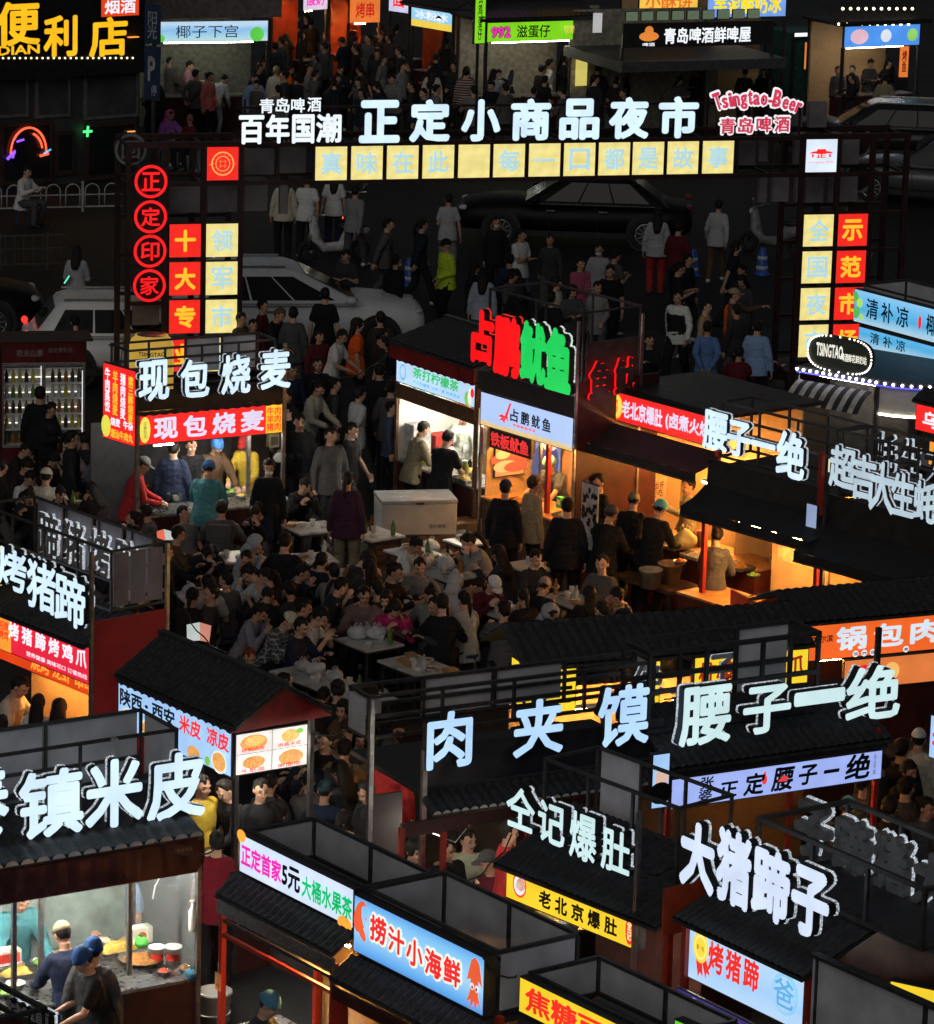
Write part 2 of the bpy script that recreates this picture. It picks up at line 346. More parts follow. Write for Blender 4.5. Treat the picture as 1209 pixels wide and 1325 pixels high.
def make_pose(name, p):
    hz = p.get('hz', .93); L = radians(p.get('lean', 0)); u = Vector((sin(radians(p.get('side', 0))), -sin(L), cos(L))).normalized(); fw = Vector((0, -cos(L), -sin(L))); X = Vector((1, 0, 0))
    P = Vector((0, 0, hz)); seat = p.get('seat')
    feet = p.get('feet', ((-.10, 0), (.11, -.03))) if not seat else ((-.15, -.40), (.16, -.34))
    lift = p.get('lift', (0, 0))
    b = MB(); sh = MB(); tr = MB(); ls = MB(); shoes = []
    def ring(h, rx, ry, off=0.): c = P + u * h + fw * off; return (c, X * rx, fw * ry)
    T = [(-.13, .10, .085), (-.08, .155, .105), (0, .163, .112), (.10, .142, .098), (.17, .138, .095), (.30, .160, .110), (.40, .145, .092), (.455, .115, .075), (.485, .085, .065), (.53, .052, .054), (.58, .052, .054)]
    loft(b, [ring(*t) for t in T])
    loft(sh, [ring(-.17, .215, .160), ring(-.08, .208, .155), ring(.04, .190, .142), ring(.16, .162, .118), ring(.30, .182, .130), ring(.40, .188, .122), ring(.45, .165, .102), ring(.487, .10, .082), ring(.51, .078, .072)])
    hip_u = u if not seat else Vector((0, -.25 * sin(L), 1))
    loft(tr, [(P + Vector((0, 0, -.13)), X * .14, Vector((0, -.11, 0))), (P + Vector((0, 0, -.08)), X * .165, Vector((0, -.12, 0))), (P, X * .162, Vector((0, -.112, 0))), (P + u * .06, X * .15, fw * .10)])
    if seat: cap(tr, P + Vector((-.08, .02, -.04)), P + Vector((.08, .02, -.04)), .115, .115)
    neck = P + u * .55; tl = radians(p.get('tilt', 6)); uh = Vector((0, -sin(tl), cos(tl)))
    hc = neck + u * .012 + uh * .088 + Vector((0, -.012, 0))
    hm = Matrix.Translation(hc) @ Matrix.Rotation(radians(p.get('turn', 0)), 4, 'Z') @ Matrix.Rotation(tl, 4, 'X')
    cap(b, P + u * .50, hc, .053, .05); head_parts(b, hm)
    for i, s in enumerate((-1, 1)):
        hip = P + Vector((s * .092, 0, -.03)); fx, fy = feet[i]; an = Vector((fx, fy, .085 + lift[i]))
        kn, an = ik(hip, an, .43, .41, (s * .12, -1, .15 if not seat else .8))
        cap(b, hip, kn, .082, .056); cap(b, kn, kn.lerp(an, .35), .054, .054); cap(b, kn.lerp(an, .35), an, .054, .036)
        cap(tr, hip, kn, .105, .080); cap(tr, kn, an + Vector((0, 0, -.02)), .078, .066)
        fo = MB()
        td = Vector((0, -1, 0)); z0 = an.z - .085
        for B_, g in ((b, 0.), (fo, .012)):
            loft(B_, [(Vector((an.x, an.y + .07 + g, z0 + .04)), X * (.02 + g), Vector((0, 0, .03))), (Vector((an.x, an.y + .05, z0 + .045)), X * (.034 + g), Vector((0, 0, .043 + g * .3))),
                      (Vector((an.x, an.y - .04, z0 + .045)), X * (.038 + g), Vector((0, 0, .043 + g * .3))), (Vector((an.x * 1.03, an.y - .12, z0 + .032)), X * (.043 + g), Vector((0, 0, .03 + g * .3))),
                      (Vector((an.x * 1.05, an.y - .18 - g, z0 + .025)), X * (.03 + g), Vector((0, 0, .022)))], 12)
        shoes.append(fo)
        S = P + u * .435 + X * s * .164; hd = p.get('hands', ((-.25, -.03, .80), (.26, -.05, .81)))[i]
        ep = p.get('elbow'); pole = Vector((s * ep[0], ep[1], ep[2])) if ep else Vector((s * .45, .75, -.45))
        el, wr = ik(S, hd, .285, .25, pole)
        cap(b, S, el, .042, .037); cap(b, el, el.lerp(wr, .3), .038, .039); cap(b, el.lerp(wr, .3), wr, .039, .026)
        cap(sh, S - X * s * .03, S.lerp(el, .62), .075, .066); cap(ls, S - X * s * .03, el, .075, .060); cap(ls, el, el.lerp(wr, .93), .058, .046)
        d = (wr - el).normalized(); dn = Vector((0, -.3, -1)); pn = (dn - d * dn.dot(d)); pn = pn.normalized() if pn.length > .1 else Vector((-s, 0, 0))
        if abs(d.z) > .7: pn = Vector((-s, 0, 0)); pn = (pn - d * pn.dot(d)).normalized()
        sd_ = d.cross(pn) * (1 if (d.cross(pn)).dot(Vector((0, -1, 0)) if abs(d.z) > .7 else Vector((-s, 0, 0))) > 0 else -1)  # thumb side
        pc = wr + d * .055
        t = MB(); loft(t, [(wr - d * .01, sd_ * .025, pn * .018), (wr + d * .03, sd_ * .036, pn * .017), (wr + d * .07, sd_ * .042, pn * .015), (wr + d * .096, sd_ * .038, pn * .012)], 12); b.add(t.v, t.f, 0, True)
        for k, (o_, ln) in enumerate(((.030, .070), (.010, .080), (-.010, .074), (-.029, .056))):
            q0 = wr + d * .088 + sd_ * o_; q1 = q0 + (d * .9 + pn * .35 + sd_ * o_ * 2).normalized() * ln * .5; q2 = q1 + (d * .55 + pn * .8).normalized() * ln * .5
            cap(b, q0, q1, .0095, .009, 8); cap(b, q1, q2, .009, .008, 8)
        q0 = wr + d * .028 + sd_ * .03; q1 = q0 + (d * .6 + sd_ * .75 + pn * .2).normalized() * .038; q2 = q1 + (d * .9 + sd_ * .15 + pn * .3).normalized() * .032
        cap(b, q0, q1, .0125, .011, 8); cap(b, q1, q2, .011, .009, 8)
    body = remesh(b, .0085, 'person_body', [SKIN, FACE_D, LIP, BROW], 0, 1)
    inv = hm.inverted(); mi = [0] * len(body.polygons)
    for i, f in enumerate(body.polygons):
        c = f.center
        if (c - hc).length > .16: continue
        q = inv @ c
        if q.y < -.045:
            ax = abs(q.x)
            if .022 < ax < .042 and -.001 < q.z < .009: mi[i] = 1
            elif .018 < ax < .046 and .029 < q.z < .035: mi[i] = 3
            elif ax < .024 and -.066 < q.z < -.053: mi[i] = 2
    body.polygons.foreach_set('material_index', mi)
    short = remesh(sh, .0125, 'shirt', [CLOTH], .006, 2, 0, len(name) + 5)
    sh2 = MB(); sh2.v = list(sh.v); sh2.f = list(sh.f); sh2.m = list(sh.m); sh2.sm = list(sh.sm); sh2.add(ls.v, ls.f, 0, True)
    long_ = remesh(sh2, .0125, 'jacket', [CLOTH], .008, 2, 0, len(name))
    trou = remesh(tr, .0125, 'trousers', [CLOTH], .008, 2, 0, len(name) + 3)
    PD[name] = dict(body=body, short=short, long=long_, trousers=trou, shoes=[s.mesh('shoe', [SHOE]) for s in shoes], head=hm, torso=Matrix.Translation(P + u * .30) @ Matrix.Rotation(L, 4, 'X'), P=P)
for n_, p_ in POSES.items(): make_pose(n_, p_)
# hair and headwear in the head's own frame (forward -y)
def dome(rx, ry, rz, c=(0, .012, .026), cut=None, rough=.0, seed=0, n=28):
    b = MB(); b.ell((0, 0, 0), 1, 1, 1, n); out = []
    for v in b.v:
        v = Vector(v); k = 1.
        q = Vector((v.x * rx, v.y * ry, v.z * rz))
        if cut and cut(q): k = .80
        k += rough * noise.noise(v * 3.5 + Vector((seed, 0, 0))); out.append(tuple(q * k + Vector(c)))
    b.v = out
    return b
def hair_short(): return dome(.084, .107, .108, cut=lambda q: (q.y < -.03 and q.z < .058 + .02 * sin(q.x * 60)) or (q.z < -.085 and q.y > 0) or (q.z < -.03 and q.y < .02) or (abs(q.x) > .05 and q.y < .012 and q.z < .0), rough=.16, seed=1)
def hair_fringe(): return dome(.087, .109, .109, cut=lambda q: (q.y < -.035 and q.z < .03) or (q.z < -.09 and q.y > 0) or (q.z < -.05 and q.y < .02) or (abs(q.x) > .055 and q.y < -.01 and q.z < -.04), rough=.15, seed=4)
def hair_long():
    b = dome(.088, .11, .11, cut=lambda q: (q.y < -.045 and q.z < .045 and abs(q.x) < .06) or q.z < -.07, rough=.06, seed=2)
    loft(b, [(Vector((0, .05, .06)), Vector((.07, 0, 0)), Vector((0, .05, 0))), (Vector((0, .058, -.04)), Vector((.092, 0, 0)), Vector((0, .055, 0))), (Vector((0, .075, -.15)), Vector((.10, 0, 0)), Vector((0, .045, 0))), (Vector((.005, .105, -.27)), Vector((.085, 0, 0)), Vector((0, .032, 0))), (Vector((.01, .12, -.36)), Vector((.05, 0, 0)), Vector((0, .02, 0)))], 16)
    return b
def hair_bun():
    b = hair_short(); b.ell((0, .11, .06), .042, .04, .04, 14); return b
def hair_tail():
    b = hair_short(); b.tube([(0, .10, .04), (0, .15, .03), (.01, .165, -.05), (.012, .15, -.16), (.01, .14, -.24)], [.02, .03, .034, .026, .006], 10); return b
def hair_under(): return dome(.080, .101, .098, cut=lambda q: (q.y < -.03) or (q.z < -.085 and q.y > 0) or (q.z < -.03 and q.y < .02) or (abs(q.x) > .05 and q.y < .012 and q.z < .0), rough=.04, seed=1)
HAIR = {k: f().mesh('hair', [HAIRM]) for k, f in dict(under=hair_under, short=hair_short, fringe=hair_fringe, long=hair_long, bun=hair_bun, tail=hair_tail).items()}
def cap_b():
    b = dome(.090, .113, .112, cut=lambda q: q.z < .02)
    b.grid(8, 4, lambda i, j: (-.07 + .14 * i, -.085 - .085 * j * sqrt(max(.02, 1 - (2 * i - 1) ** 2)), .045 - .014 * j + .012 * (1 - (2 * i - 1) ** 2)), 0)
    b.grid(8, 4, lambda i, j: (.07 - .14 * i, -.085 - .085 * j * sqrt(max(.02, 1 - (2 * i - 1) ** 2)), .040 - .014 * j + .012 * (1 - (2 * i - 1) ** 2)), 0)
    return b
def beanie():
    b = dome(.088, .110, .111, c=(0, .014, .027), cut=lambda q: q.z < .0, rough=.05); b.lathe((0, .014, .018), [(.080, -.014), (.092, -.010), (.093, .012), (.08, .02)], 20)
    b.v = [(x, y * 1.12 if z < .045 else y, z) for x, y, z in b.v]; return b
def hood():
    b = dome(.112, .128, .128, c=(0, .025, .02), cut=lambda q: q.y < -.05 and abs(q.x) < .085, rough=.06)
    loft(b, [(Vector((0, .04, -.03)), Vector((.10, 0, 0)), Vector((0, .08, 0))), (Vector((0, .05, -.13)), Vector((.11, 0, 0)), Vector((0, .085, 0))), (Vector((0, .05, -.2)), Vector((.14, 0, 0)), Vector((0, .08, 0)))], 16)
    return b
def mask_b():
    return dome(.062, .07, .05, c=(0, -.032, -.052), cut=lambda q: q.y > 0)
HATM = {'cap': cap_b().mesh('cap', [CLOTH]), 'beanie': beanie().mesh('cook_cap', [CLOTH]), 'hood': hood().mesh('hood', [CLOTH]), 'mask': mask_b().mesh('face_mask', [CLOTH])}
def vest_mesh():
    b = MB()
    loft(b, [(Vector((0, 0, z)), Vector((rx, 0, 0)), Vector((0, ry, 0))) for z, rx, ry in ((-.40, .205, .155), (-.25, .19, .142), (-.1, .186, .138), (.02, .20, .146), (.10, .20, .138), (.15, .17, .115), (.185, .11, .09))], 24)
    return b.mesh('vest', [CLOTH])
VEST = vest_mesh()
def pack_mesh():
    b = MB(); b.box(-.15, .15, .12, .28, -.25, .16); b.box(-.11, .11, .28, .33, -.22, -.02)
    for s in (-1, 1): b.tube([(s * .1, .13, .15), (s * .11, .0, .19), (s * .11, -.135, .06), (s * .12, -.12, -.15), (s * .13, .13, -.2)], .02, 6)
    return b.mesh('backpack', [CLOTH])
PACK = pack_mesh()
C = dict(white=(.62, .63, .62), cream=(.55, .5, .4), grey=(.22, .22, .23), lgrey=(.38, .38, .4), dgrey=(.07, .07, .075), black=(.012, .012, .014), navy=(.018, .025, .055), blue=(.10, .19, .42), sky=(.24, .36, .6),
         denim=(.06, .08, .13), red=(.42, .03, .03), orange=(.85, .13, .02), brown=(.10, .06, .035), tan=(.34, .25, .14), khaki=(.25, .21, .13), pink=(.55, .18, .2), rose=(.45, .10, .17), magenta=(.40, .02, .12), mauve=(.3, .17, .2),
         green=(.06, .2, .12), teal=(.06, .22, .25), yellow=(.6, .42, .05), lime=(.5, .7, .04), cap_blue=(.05, .17, .42), mint=(.3, .55, .5), purple=(.35, .12, .5), maroon=(.10, .012, .02), hairb=(.012, .009, .008), hairbr=(.035, .018, .01), aqua=(.12, .45, .5))
SKINS = [(.50, .29, .20), (.44, .25, .165), (.56, .35, .25)]
NPER = [0]
def person(at, pose, face, top, legs, label, hair='short', sleeve='long', hat=None, hatc=None, sc=1., group=None, extra=None, z=0., hairc='hairb', skin=None, mask=False, shoec=None, legm=None, topm=None):
    "at: (px, head-top py) in the photo or a world point; face 0 = towards the photo's viewer, 90 = to the right, 180 = away"
    pd = PD[pose]
    if len(at) == 2:
        top_z = (pd['head'] @ Vector((0, .01, .125))).z * sc + z; hx = pd['head'] @ Vector((0, 0, 0))
        q = G(at[0], at[1], top_z); a = radians(face)
        off = Matrix.Rotation(a, 3, 'Z') @ Vector((hx.x, hx.y, 0)) * sc
        loc = Vector((q.x - off.x, q.y - off.y, z))
    else: loc = Vector(at)
    i = NPER[0]; NPER[0] += 1
    r = thing('person', label, 'person', loc, radians(face), group, sc)
    wf = 1 + .07 * sin(i * 2.7); r.scale = (sc * wf, sc * wf, sc)
    b = link('body', pd['body'], r); b.color = tuple(SKINS[skin if skin is not None else (i * 7) % 3]) + (1,)
    def part(n, me, c, mtx=None):
        o = link(n, me, r); o.color = tuple(C[c] if isinstance(c, str) else c) + (1,)
        if mtx: o.matrix_local = mtx
        return o
    t = part('shirt' if sleeve == 'short' else 'jacket', pd['short' if sleeve == 'short' else 'long'], top)
    if topm: t.data = t.data.copy(); t.data.materials[0] = topm
    part('trousers', pd['trousers'], legs)
    for s in pd['shoes']: part('shoe', s, shoec or ('white', 'dgrey', 'black')[i % 3])
    part('hair', HAIR['under' if hat in ('cap', 'beanie') and hair in ('short', 'fringe') else hair], hairc, pd['head'])
    if hat: part({'cap': 'cap', 'beanie': 'cook_cap', 'hood': 'hood'}[hat], HATM[hat], hatc or top, pd['head'])
    if mask: part('face_mask', HATM['mask'], 'white', pd['head'])
    if extra == 'vest': part('vest', VEST, 'orange', pd['torso'])
    if extra == 'limevest': part('vest', VEST, 'lime', pd['torso'])
    if extra == 'apron': part('apron', VEST, hatc or 'navy', pd['torso'] @ Matrix.Translation((0, 0, -.06)))
    if extra == 'pack': part('backpack', PACK, 'dgrey', pd['torso'])
    return r
# ---------------------------------------------------------------- builders for stalls and signs
def plane_hit(M, px, py, y=0.):
    "photo pixel to local x,z on the vertical plane y of the frame M"
    inv = M.inverted(); o = inv @ CAM; d = inv.to_3x3() @ ray(px, py)
    p = o + d * ((y - o.y) / d.y)
    return p.x, p.z
class Face:
    "a thing whose x axis runs along its front, -y outwards"
    def __init__(s, name, label, cat, pL, pR, z, yaw=None, group=None):
        a, b = G(*pL, z), G(*pR, z); s.yaw = radians(yaw) if yaw is not None else atan2(b.y - a.y, b.x - a.x)
        s.L = (b - a).length; s.r = thing(name, label, cat, (a.x, a.y, 0), s.yaw, group)
        s.M = Matrix.Translation((a.x, a.y, 0)) @ Matrix.Rotation(s.yaw, 4, 'Z')
    def at(s, px, py, y=0.): return plane_hit(s.M, px, py, y)
    def w(s, x, y, z=0.): return s.M @ Vector((x, y, z))
    def rect(s, tl, tr, br, bl, y=0.):
        a, b, c, d = (s.at(*q, y) for q in (tl, tr, br, bl))
        return (a[0] + d[0]) / 2, (b[0] + c[0]) / 2, (c[1] + d[1]) / 2, (a[1] + b[1]) / 2
class Sign:
    def __init__(s, F, x0, x1, z0, z1, face, y=0., depth=.10, frame=None, name='sign_board', parent=None, rim=.012, thin=False):
        s.w, s.h = x1 - x0, z1 - z0; b = MB()
        b.box(0, s.w, 0, depth, 0, s.h, 0)
        b.add([(rim, -.003, rim), (s.w - rim, -.003, rim), (s.w - rim, -.003, s.h - rim), (rim, -.003, s.h - rim)], [(0, 1, 2, 3)], 1)
        s.o = b.build(name, [frame or D_METAL, face], parent or F.r); s.o.location = (x0, y, z0)
    def t(s, st, fx, fz, fw, fh, m, y=-.006, **k): return txt(s.o, st, fx * s.w, fz * s.h, fw * s.w, fh * s.h, m, y, **k)
    def out(s, st, fx, fz, fw, fh, m, m2, bold=.02, more=.05, y=-.006, m3=None):
        "lettering with a printed outline"
        for k, mm in ((2, m3), (1, m2), (0, m)):
            if mm is None: continue
            g = more * k; ex, ez = g * fh * .9 * s.h / s.w, g * fh * .9
            s.t(st, fx - ex, fz - ez, fw + 2 * ex, fh + 2 * ez, mm, y - .002 * (2 - k), bold=bold + g)
    def blob(s, items, mats, y=-.0055, name='picture', n=16):
        b = MB()
        for i, (fx, fz, rx, rz, m, *rest) in enumerate(items):
            a0 = rest[0] if rest else 0; cx, cz = fx * s.w, fz * s.h; rx *= s.h; rz *= s.h
            vs = []
            for k in range(n):
                a = 2 * pi * k / n; p, q = rx * cos(a), rz * sin(a); vs.append((cx + p * cos(a0) - q * sin(a0), y - .0008 * i, cz + p * sin(a0) + q * cos(a0)))
            b.add(vs, [tuple(range(n))], m)
        return b.build(name, mats, s.o)
    def poly(s, polys, mats, y=-.007, name='picture'):
        b = MB()
        for i, (pts, m) in enumerate(polys): b.add([(a * s.w, y - .0008 * i, c * s.h) for a, c in pts], [tuple(range(len(pts)))], m)
        return b.build(name, mats, s.o)
def letters(F, chars, boxes, y=0., m=None, depth=.10, bold=.028, halo=True, back=False, name='sign_letter', mh=None, side=None, grow=1.):
    "big channel letters, one part each, from the boxes they fill"
    for ch, (x0, y0, x1, y1) in zip(chars, boxes):
        cx, cy = (x0 + x1) / 2, (y0 + y1) / 2; X, Z = F.at(cx, cy, y); p = Vector(proj(F.w(X, y, Z))); q = Vector(proj(F.w(X + .1, y, Z))); r = Vector(proj(F.w(X, y, Z + .1)))
        sx = (q.x - p.x) * 10; sl = abs((q.y - p.y) / max(q.x - p.x, .1)); sz = (p.y - r.y) * 10
        W = (x1 - x0) / sx * grow; H = ((y1 - y0) - sl * (x1 - x0) * .8) / sz * grow
        o = txt(F.r, ch, X - W / 2, Z - H / 2, W, H, m or W_LET, y, bold, depth, name, side or BLACK)
        if halo:
            g = .013 * H
            txt(o, ch, X - W / 2 - g, Z - H / 2 - g, W + 2 * g, H + 2 * g, mh or HALO_S, y + .026, bold + .013, .018, 'letter_edge', mh or HALO_S)
HALO_S = em('speckled acrylic letter edge', (.80, .90, 1), .45, False, .95, 60)
def posts(F, pts, a=.05, m=None, name='post'):
    for x, y, z0, z1 in pts: MB().bar((x, y, z0), (x, y, z1), a, m=0).build(name, m or D_METAL, F.r)
def rack(F, x0, x1, y0, y1, z0, z1, a=.035, nx=2, mid=True, back=True, sides=True, m=None, pm=None, panels=None, front=True):
    "steel frame on a roof that carries sign letters, grey panels on its far side"
    b = MB()
    for y in ([y0, y1] if front else [y1]):
        for z in ([z0, z1] + ([(z0 + z1) / 2] if mid else [])): b.bar((x0 - a / 2, y, z), (x1 + a / 2, y, z), a)
        for i in range(nx + 1): x = x0 + (x1 - x0) * i / nx; b.bar((x, y, z0 + a / 2 + .001), (x, y, z1 - a / 2 - .001), a * .9)
    for x in (x0, x1):
        for z in (z0, z1): b.bar((x, y0 + a / 2, z), (x, y1 - a / 2, z), a * .95)
    b.build('rack_frame', m or D_METAL, F.r)
    pm = pm or G_PANEL
    if back:
        for i in (panels if panels is not None else range(nx)):
            xa, xb = x0 + (x1 - x0) * i / nx + .03, x0 + (x1 - x0) * (i + 1) / nx - .03
            MB().box(xa, xb, y1 + .02, y1 + .045, z0 + .03, z1 - .03).build('back_panel', pm, F.r)
    if sides:
        for x, s in ((x0, -1), (x1, 1)): MB().box(x + s * .02, x + s * .04, y0 + .04, y1 - .04, z0 + .03, z1 - .03).build('side_panel', pm, F.r)
def tile_roof(F, x0, x1, y0, z0, y1, z1, pitch=.11, m=None, th=.035, name='roof', amp=.022, tips=None):
    "tiled slope from the eave (y0,z0) up to (y1,z1): round ribs, stepped courses"
    n = max(4, int((x1 - x0) / pitch)); run = hypot(y1 - y0, z1 - z0); nc = max(2, int(run / .16)); b = MB()
    ny, nz = -(z1 - z0) / run, (y1 - y0) / run
    if nz < 0: ny, nz = -ny, -nz
    def top(u, v):
        x = x0 + (x1 - x0) * u; k = u * n % 1; h = amp * max(0, sin(pi * k * 1.0)) ** .7; c = v * nc; h += .014 * (1 - (c % 1))
        return (x, y0 + (y1 - y0) * v + ny * h, z0 + (z1 - z0) * v + nz * h)
    b.grid(n * 6, nc * 3, top)
    b.add([(x0, y0, z0 - th), (x1, y0, z0 - th), (x1, y1, z1 - th), (x0, y1, z1 - th), (x0, y0, z0), (x1, y0, z0), (x1, y1, z1), (x0, y1, z1)], [(3, 2, 1, 0), (0, 1, 5, 4), (1, 2, 6, 5), (3, 0, 4, 7)])
    s = 1 if y1 > y0 else -1
    mats = [m or TILE]
    if tips:
        mats.append(tips)
        for i in range(n):
            c = x0 + (x1 - x0) * (i + .5) / n; r = (x1 - x0) / n * .42
            b.add([(c + r * cos(pi * k / 8), y0 - .006 * s, z0 - .012 + r * .75 * sin(pi * k / 8)) for k in range(9)], [tuple(range(9))], 1)
    return b.build(name, mats, F.r)
def scallop(F, x0, x1, y, z, drop, m, n=None, name='valance'):
    n = n or int((x1 - x0) / .16); b = MB()
    def fn(u, v): return (x0 + (x1 - x0) * u, y + .012 * sin(u * n * 2 * pi), z - v * (drop * .72 + drop * .28 * abs(sin(u * n * pi))))
    b.grid(n * 8, 3, fn)
    return b.build(name, m, F.r)
def tube_lamp(F, p, q, m, r=.016, name='tube_lamp'):
    p, q = Vector(p), Vector(q); up = Vector((0, 0, .03))
    h = MB().bar(p + up, q + up, .05, .03).build(name, WHITE_P, F.r)
    MB().tube([p, q], r, 8).build('tube', m, h)
def bulb(F, p, m, r=.04):
    h = MB().tube([(p[0], p[1], p[2] + r), (p[0], p[1], p[2] + r + .22)], .006, 6).build('lamp', BLACK, F.r)
    MB().ell(p, r, r, r * 1.25, 12).build('bulb', m, h)
def counter(F, x0, x1, y0, y1, z, body=None, top=None, name='counter'):
    c = MB().box(x0, x1, y0 + .03, y1, .0, z - .035).build(name, body or MAROON, F.r)
    MB().box(x0 - .02, x1 + .02, y0, y1 + .02, z - .03, z).build('counter_top', top or STEEL, c)
def wall(F, x0, x1, y0, y1, z0, z1, m, name='wall'): return MB().box(x0, x1, y0, y1, z0, z1).build(name, m, F.r)

def sboard(F, x, y, w, z0, z1, m, st=None, tm=None, name='menu_board'):
    "a board on an end wall, facing +x"
    o = MB().box(0, w, 0, .02, 0, z1 - z0).build(name, m, F.r); o.rotation_euler = (0, 0, pi / 2); o.location = (x, y, z0)
    if st: txt(o, st, w * .1, (z1 - z0) * .12, w * .8, (z1 - z0) * .74, tm, -.004)
    return o
# small goods
FOODC = [mat('yellow noodles', (.55, .36, .06), .5, 0, 40, .5, .6), mat('fried food', (.30, .13, .03), .5, 0, 40, .6, .6), mat('green vegetables', (.14, .30, .04), .5, 0, 40, .6, .6), mat('red chilli food', (.45, .06, .02), .45, 0, 40, .5, .6), mat('pale buns', (.62, .52, .36), .6, 0, 25, .2, .3)]
BAG = mat('thin plastic bag', (.5, .5, .52), .3, 0, 10, .2, .6, .6)
def heap(parent, c, rx, ry, h, m, seed=0, name='food'):
    b = MB(); n = 22; k = 7; c = Vector(c)
    def fn(u, v):
        a = 2 * pi * u; r = v; nz = noise.noise(Vector((cos(a) * r * 3 + seed, sin(a) * r * 3, seed)))
        return c + Vector((rx * r * cos(a), ry * r * sin(a), h * (1 - r * r) * (1 + .5 * nz) + .02 * noise.noise(Vector((cos(a) * r * 9, sin(a) * r * 9, seed)))))
    b.grid(n, k, fn); return b.build(name, m, parent)
NG = [0]
def tray(F, x, y, z, label, kind=0, rx=.2, ry=.15, round_=False, h=.07, group=None, rz=0., m=None):
    t = thing('food_tray', label, 'food tray', F.w(x, y, z + .001) if F else (x, y, z), (F.yaw if F else 0) + rz, group); b = MB()
    if round_: b.lathe((0, 0, 0), [(rx * .8, 0), (rx, .045), (rx * 1.06, .05), (rx * .97, .045), (rx * .78, .012)], 28)
    else:
        b.box(-rx, rx, -ry, ry, 0, .01)
        for s in (-1, 1): b.box(s * rx - .006, s * rx + .006, -ry, ry, .011, .05); b.box(-rx + .007, rx - .007, s * ry - .006, s * ry + .006, .011, .05)
    b.build('tray', m or STEEL, t); NG[0] += 1
    heap(t, (0, 0, .025), rx * .86, ry * .86 if not round_ else rx * .86, h, FOODC[kind % 5], NG[0])
    return t
def bucket(at, label, r=.13, h=.26, m=None, lid=False, mark=None, group=None, cat='bucket', name='bucket'):
    t = thing(name, label, cat, at, 0, group)
    MB().lathe((0, 0, 0), [(r * .82, 0), (r * .97, h * .9), (r * 1.04, h * .91), (r * 1.04, h), (r * .95, h), (r * .78, .02)], 28).build('tub', m or WHITE_P, t)
    MB().tube([(r * cos(a) * 1.03, r * sin(a) * .35 - r * .75, h * .85 - abs(cos(a)) * 0 - .12 * sin(a)) for a in [pi * k / 12 for k in range(13)]], .004, 6).build('handle', L_METAL, t)
    if lid: MB().lathe((0, 0, h + .001), [(r * 1.05, 0), (r * 1.05, .015), (r * .9, .02)], 28).build('lid', m or WHITE_P, t)
    if mark: MB().grid(10, 1, lambda u, v: ((r * .925) * cos(-2.4 + 1.7 * u), (r * .925) * sin(-2.4 + 1.7 * u), h * (.25 + .5 * v)), 0).build('print', mark, t)
    return t
def bag(at, label, s=.14, m=None, group=None, seed=0, sx=1., hang=False):
    b = MB(); b.ell((0, 0, s * .75), s * sx, s * .8, s * .8, 20); out = []
    for v in b.v:
        v = Vector(v); n = noise.noise(v * (9 / s * .14) + Vector((seed * 5.3, 0, 0))); k = 1 + .28 * n
        out.append((v.x * k, v.y * k, max(v.z * (1 + .2 * n), .0)))
    b.v = out
    for sg in (-1, 1): b.tube([(sg * s * .25, 0, s * 1.4), (sg * s * .42, 0, s * 1.75), (sg * s * .2, .02, s * 2.0), (sg * s * .05, 0, s * 1.5)], s * .08, 6)
    o = b.build('plastic_bag', m or BAG); o.location = at; o.rotation_euler = (0, 0, seed * 1.3)
    return tag(o, label, 'plastic bag', group)
# ---------------------------------------------------------------- ground
def ground():
    m, n, b = _new('dark wet paving')
    tc = n.nodes.new('ShaderNodeTexCoord'); nz = n.nodes.new('ShaderNodeTexNoise'); nz.inputs['Scale'].default_value = .7; nz.inputs['Detail'].default_value = 8
    n.links.new(tc.outputs['Object'], nz.inputs['Vector']); br = n.nodes.new('ShaderNodeTexBrick'); br.inputs['Scale'].default_value = 1.6
    br.inputs['Color1'].default_value = (.013, .013, .015, 1); br.inputs['Color2'].default_value = (.010, .010, .0115, 1); br.inputs['Mortar'].default_value = (.006, .006, .006, 1)
    n.links.new(tc.outputs['Object'], br.inputs['Vector'])
    mx = n.nodes.new('ShaderNodeMix'); mx.data_type = 'RGBA'; mx.blend_type = 'MULTIPLY'; mx.inputs[0].default_value = .8
    cr = n.nodes.new('ShaderNodeValToRGB'); cr.color_ramp.elements[0].color = (.4, .4, .4, 1); cr.color_ramp.elements[1].color = (1.4, 1.4, 1.4, 1)
    n.links.new(nz.outputs['Fac'], cr.inputs[0]); n.links.new(br.outputs[0], mx.inputs[6]); n.links.new(cr.outputs[0], mx.inputs[7]); n.links.new(mx.outputs[2], b.inputs['Base Color'])
    mr = n.nodes.new('ShaderNodeMapRange'); mr.inputs[3].default_value = .45; mr.inputs[4].default_value = .85; n.links.new(nz.outputs['Fac'], mr.inputs[0]); n.links.new(mr.outputs[0], b.inputs['Roughness'])
    bp = n.nodes.new('ShaderNodeBump'); bp.inputs['Strength'].default_value = .25; bp.inputs['Distance'].default_value = .01; n.links.new(br.outputs['Fac'], bp.inputs['Height']); n.links.new(bp.outputs[0], b.inputs['Normal'])
    tag(MB().add([(-120, -10, 0), (120, -10, 0), (120, 400, 0), (-120, 400, 0)], [(0, 1, 2, 3)]).build('ground', m), kind='structure')
    a = mat('road asphalt', (.009, .009, .011), .7, 0, 3, .4, .5)
    p = [G(-500, 470), G(1700, 400), G(1700, 190), G(-500, 262)]
    tag(MB().add([(q.x, q.y, .004) for q in p], [(0, 1, 2, 3)]).build('road', a), kind='structure')
ground()
